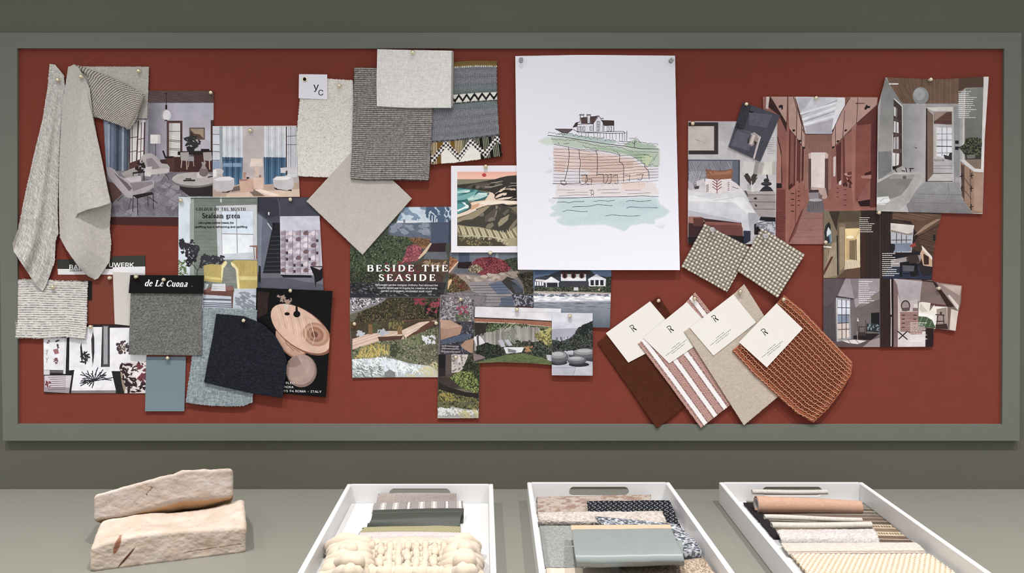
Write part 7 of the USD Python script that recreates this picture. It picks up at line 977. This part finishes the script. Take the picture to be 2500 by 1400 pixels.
band = lambda x, y, u, v: mixc(np.clip((np.abs(np.sin(y * .9 + .2 * np.sin(x * .3))) - .86) * 6, 0, 1), linen((176, 164, 152), (212, 202, 192), 95, .6, .7)(x, y, u, v), (232, 226, 218))
loft('folded_swatch', 'wide cream stitched swatch folded across the right tray behind the jute weave', [row(1906, 1328, 2232, 1326, .0120), row(1911, 1333, 2243, 1331, .0165), row(1919, 1345, 2256, 1343, .0160), row(1926, 1357, 2266, 1355, .0095)], band, lambda x, y, u, v: .0006 * np.abs(np.sin(y * .9)), seed=20, nu=200, nv=60, fray=.0004)
def jute(x, y): cx_, cy_ = x / 7.4, y / 6.2; return np.abs(np.sin(np.pi * (cx_ + .5 * (np.floor(cy_) % 2)))) ** .6, np.abs(np.sin(np.pi * cy_)) ** .6
jh = lambda x, y, u, v: .0026 * jute(x, y)[0] * jute(x, y)[1] + .0006 * fbm(x / 2, y, 3)
jc = lambda x, y, u, v: mixc(jute(x, y)[0] * jute(x, y)[1] * 1.1 + .5 * (fbm(x / 3, y / .9, 8) - .5), (168, 146, 120), (230, 218, 198))
loft('woven_sample', 'chunky natural jute weave sample at the front of the right tray', [row(1930, 1358, 2268, 1357, .0085), row(1934, 1360, 2274, 1359, .0115), row(1955, 1385, 2312, 1387, .0120), row(2010, 1450, 2400, 1450, .0120)], jc, jh, seed=22, nu=260, nv=150, fray=.0006, cat='woven sample', thick=.0015)
loft('dark_swatch', 'narrow black frayed edge of a swatch under the left ends of the rolls', [row(1814, 1228, 1840, 1228, .0100), row(1840, 1258, 1868, 1258, .0100), row(1868, 1290, 1890, 1290, .0098), row(1888, 1314, 1908, 1314, .0096)], flat((34, 30, 30)), lambda x, y, u, v: .0008 * fbm(x / 2, y / 2, 4), seed=23, nu=16, nv=60, fray=.0005)
L_ = level
pin(340, 174, L_(backsw, 0, 0), 'brass push pin at the top right of the pale grey linen swatch')
pin(143, 196, .006, 'brass push pin through the top of the leftmost hanging cloth')
pin(200, 188, .011, 'brass push pin holding the second hanging cloth and basketweave swatch')
pin(516, 227, L_(living, 516, 227), 'brass push pin at the top right corner of the dining room page')
pin(612, 319, L_(curtain, 612, 319), 'brass push pin at the top of the curtain lounge page')
pin(443, 490, L_(seafoam, 443, 490), 'brass push pin at the top left corner of the porch page')
pin(710, 488, L_(stairs, 710, 488), 'brass push pin at the top of the staircase page')
pin(131, 701, L_(strsw, 0, 0), 'brass push pin on the black-striped linen swatch')
pin(269, 679, .0016, 'brass push pin between the two paint cards with dark headers')
pin(334, 676, .0106, 'brass push pin at the left end of the black label')
pin(401, 683, .0106, 'brass push pin in the middle of the black label')
pin(223, 798, .0012, 'brass push pin at the top of the seaweed prints page')
pin(411, 874, .0028, 'brass push pin at the top of the blue grey paint card')
pin(596, 783, .0115, 'brass push pin at the top of the dark navy felt')
pin(710, 710, L_(woodp, 710, 710), 'brass push pin at the top of the black wooden pebble page')
pin(829, 210, .0066, 'brass push pin at the top of the cream boucle swatch')
pin(1008, 129, .0152, 'brass push pin at the top of the light grey folded linen')
pin(1186, 407, L_(coast, 1186, 407), 'brass push pin at the top edge of the coastal art print')
pin(1197, 618, L_(coast, 1197, 617) , 'brass push pin at the lower edge of the coastal art print')
pin(866, 791, L_(board_pg, 866, 791), 'brass push pin at the left edge of the boardwalk page')
pin(1065, 789, L_(board_pg, 1065, 789), 'brass push pin at the right edge of the boardwalk page')
pin(1125, 731, L_(rocks, 1125, 731), 'brass push pin at the top of the tan rocks clipping')
pin(1262, 756, L_(garden, 1262, 756), 'brass push pin on the white strip of the deckchair clipping')
pin(1391, 772, L_(pebbles, 1391, 772), 'brass push pin at the top of the three boulders clipping')
pin(1113, 872, L_(tallc, 1113, 872), 'brass push pin at the top of the tall shrub border clipping')
pin(1272, 148, L_(drawing, 1272, 148), 'clear push pin at the top left corner of the large drawing', 'clear')
pin(1638, 149, L_(drawing, 1638, 149), 'clear push pin at the top right corner of the large drawing', 'clear')
pin(1690, 302, L_(bed, 1690, 302), 'brass push pin at the top left corner of the bedroom page')
pin(1821, 255, L_(slate, 1821, 255), 'brass push pin at the top corner of the tilted slate clipping')
pin(1991, 240, L_(robe, 1991, 240), 'brass push pin at the top of the dressing room page')
pin(2270, 195, L_(bath, 2270, 195), 'brass push pin at the top of the bathroom page')
pin(2144, 520, .0046, 'brass push pin at the top corner between the hallway and study clippings', r=.9)
pin(2014, 592, L_(hall, 2014, 592), 'brass push pin at the left edge of the hallway clipping')
pin(2290, 704, L_(cottage, 2290, 704), 'brass push pin on the small bedroom clipping with the green blanket')
pin(1607, 734, 0.0036, 'brass push pin at the top of the dark brown swatch')
pin(1695, 729, .0062, 'brass push pin at the top of the rust striped swatch')
pin(1806, 712, .0088, 'brass push pin at the top of the plain beige swatch')
pin(1912, 731, .0124, 'brass push pin at the top of the rust net swatch')
pin(1737, 561, .0085, 'clear push pin at the top corner of the taupe basketweave swatch', 'clear')
pin(1867, 577, .0112, 'clear push pin at the top corner of the cream and taupe nubbly swatch', 'clear')
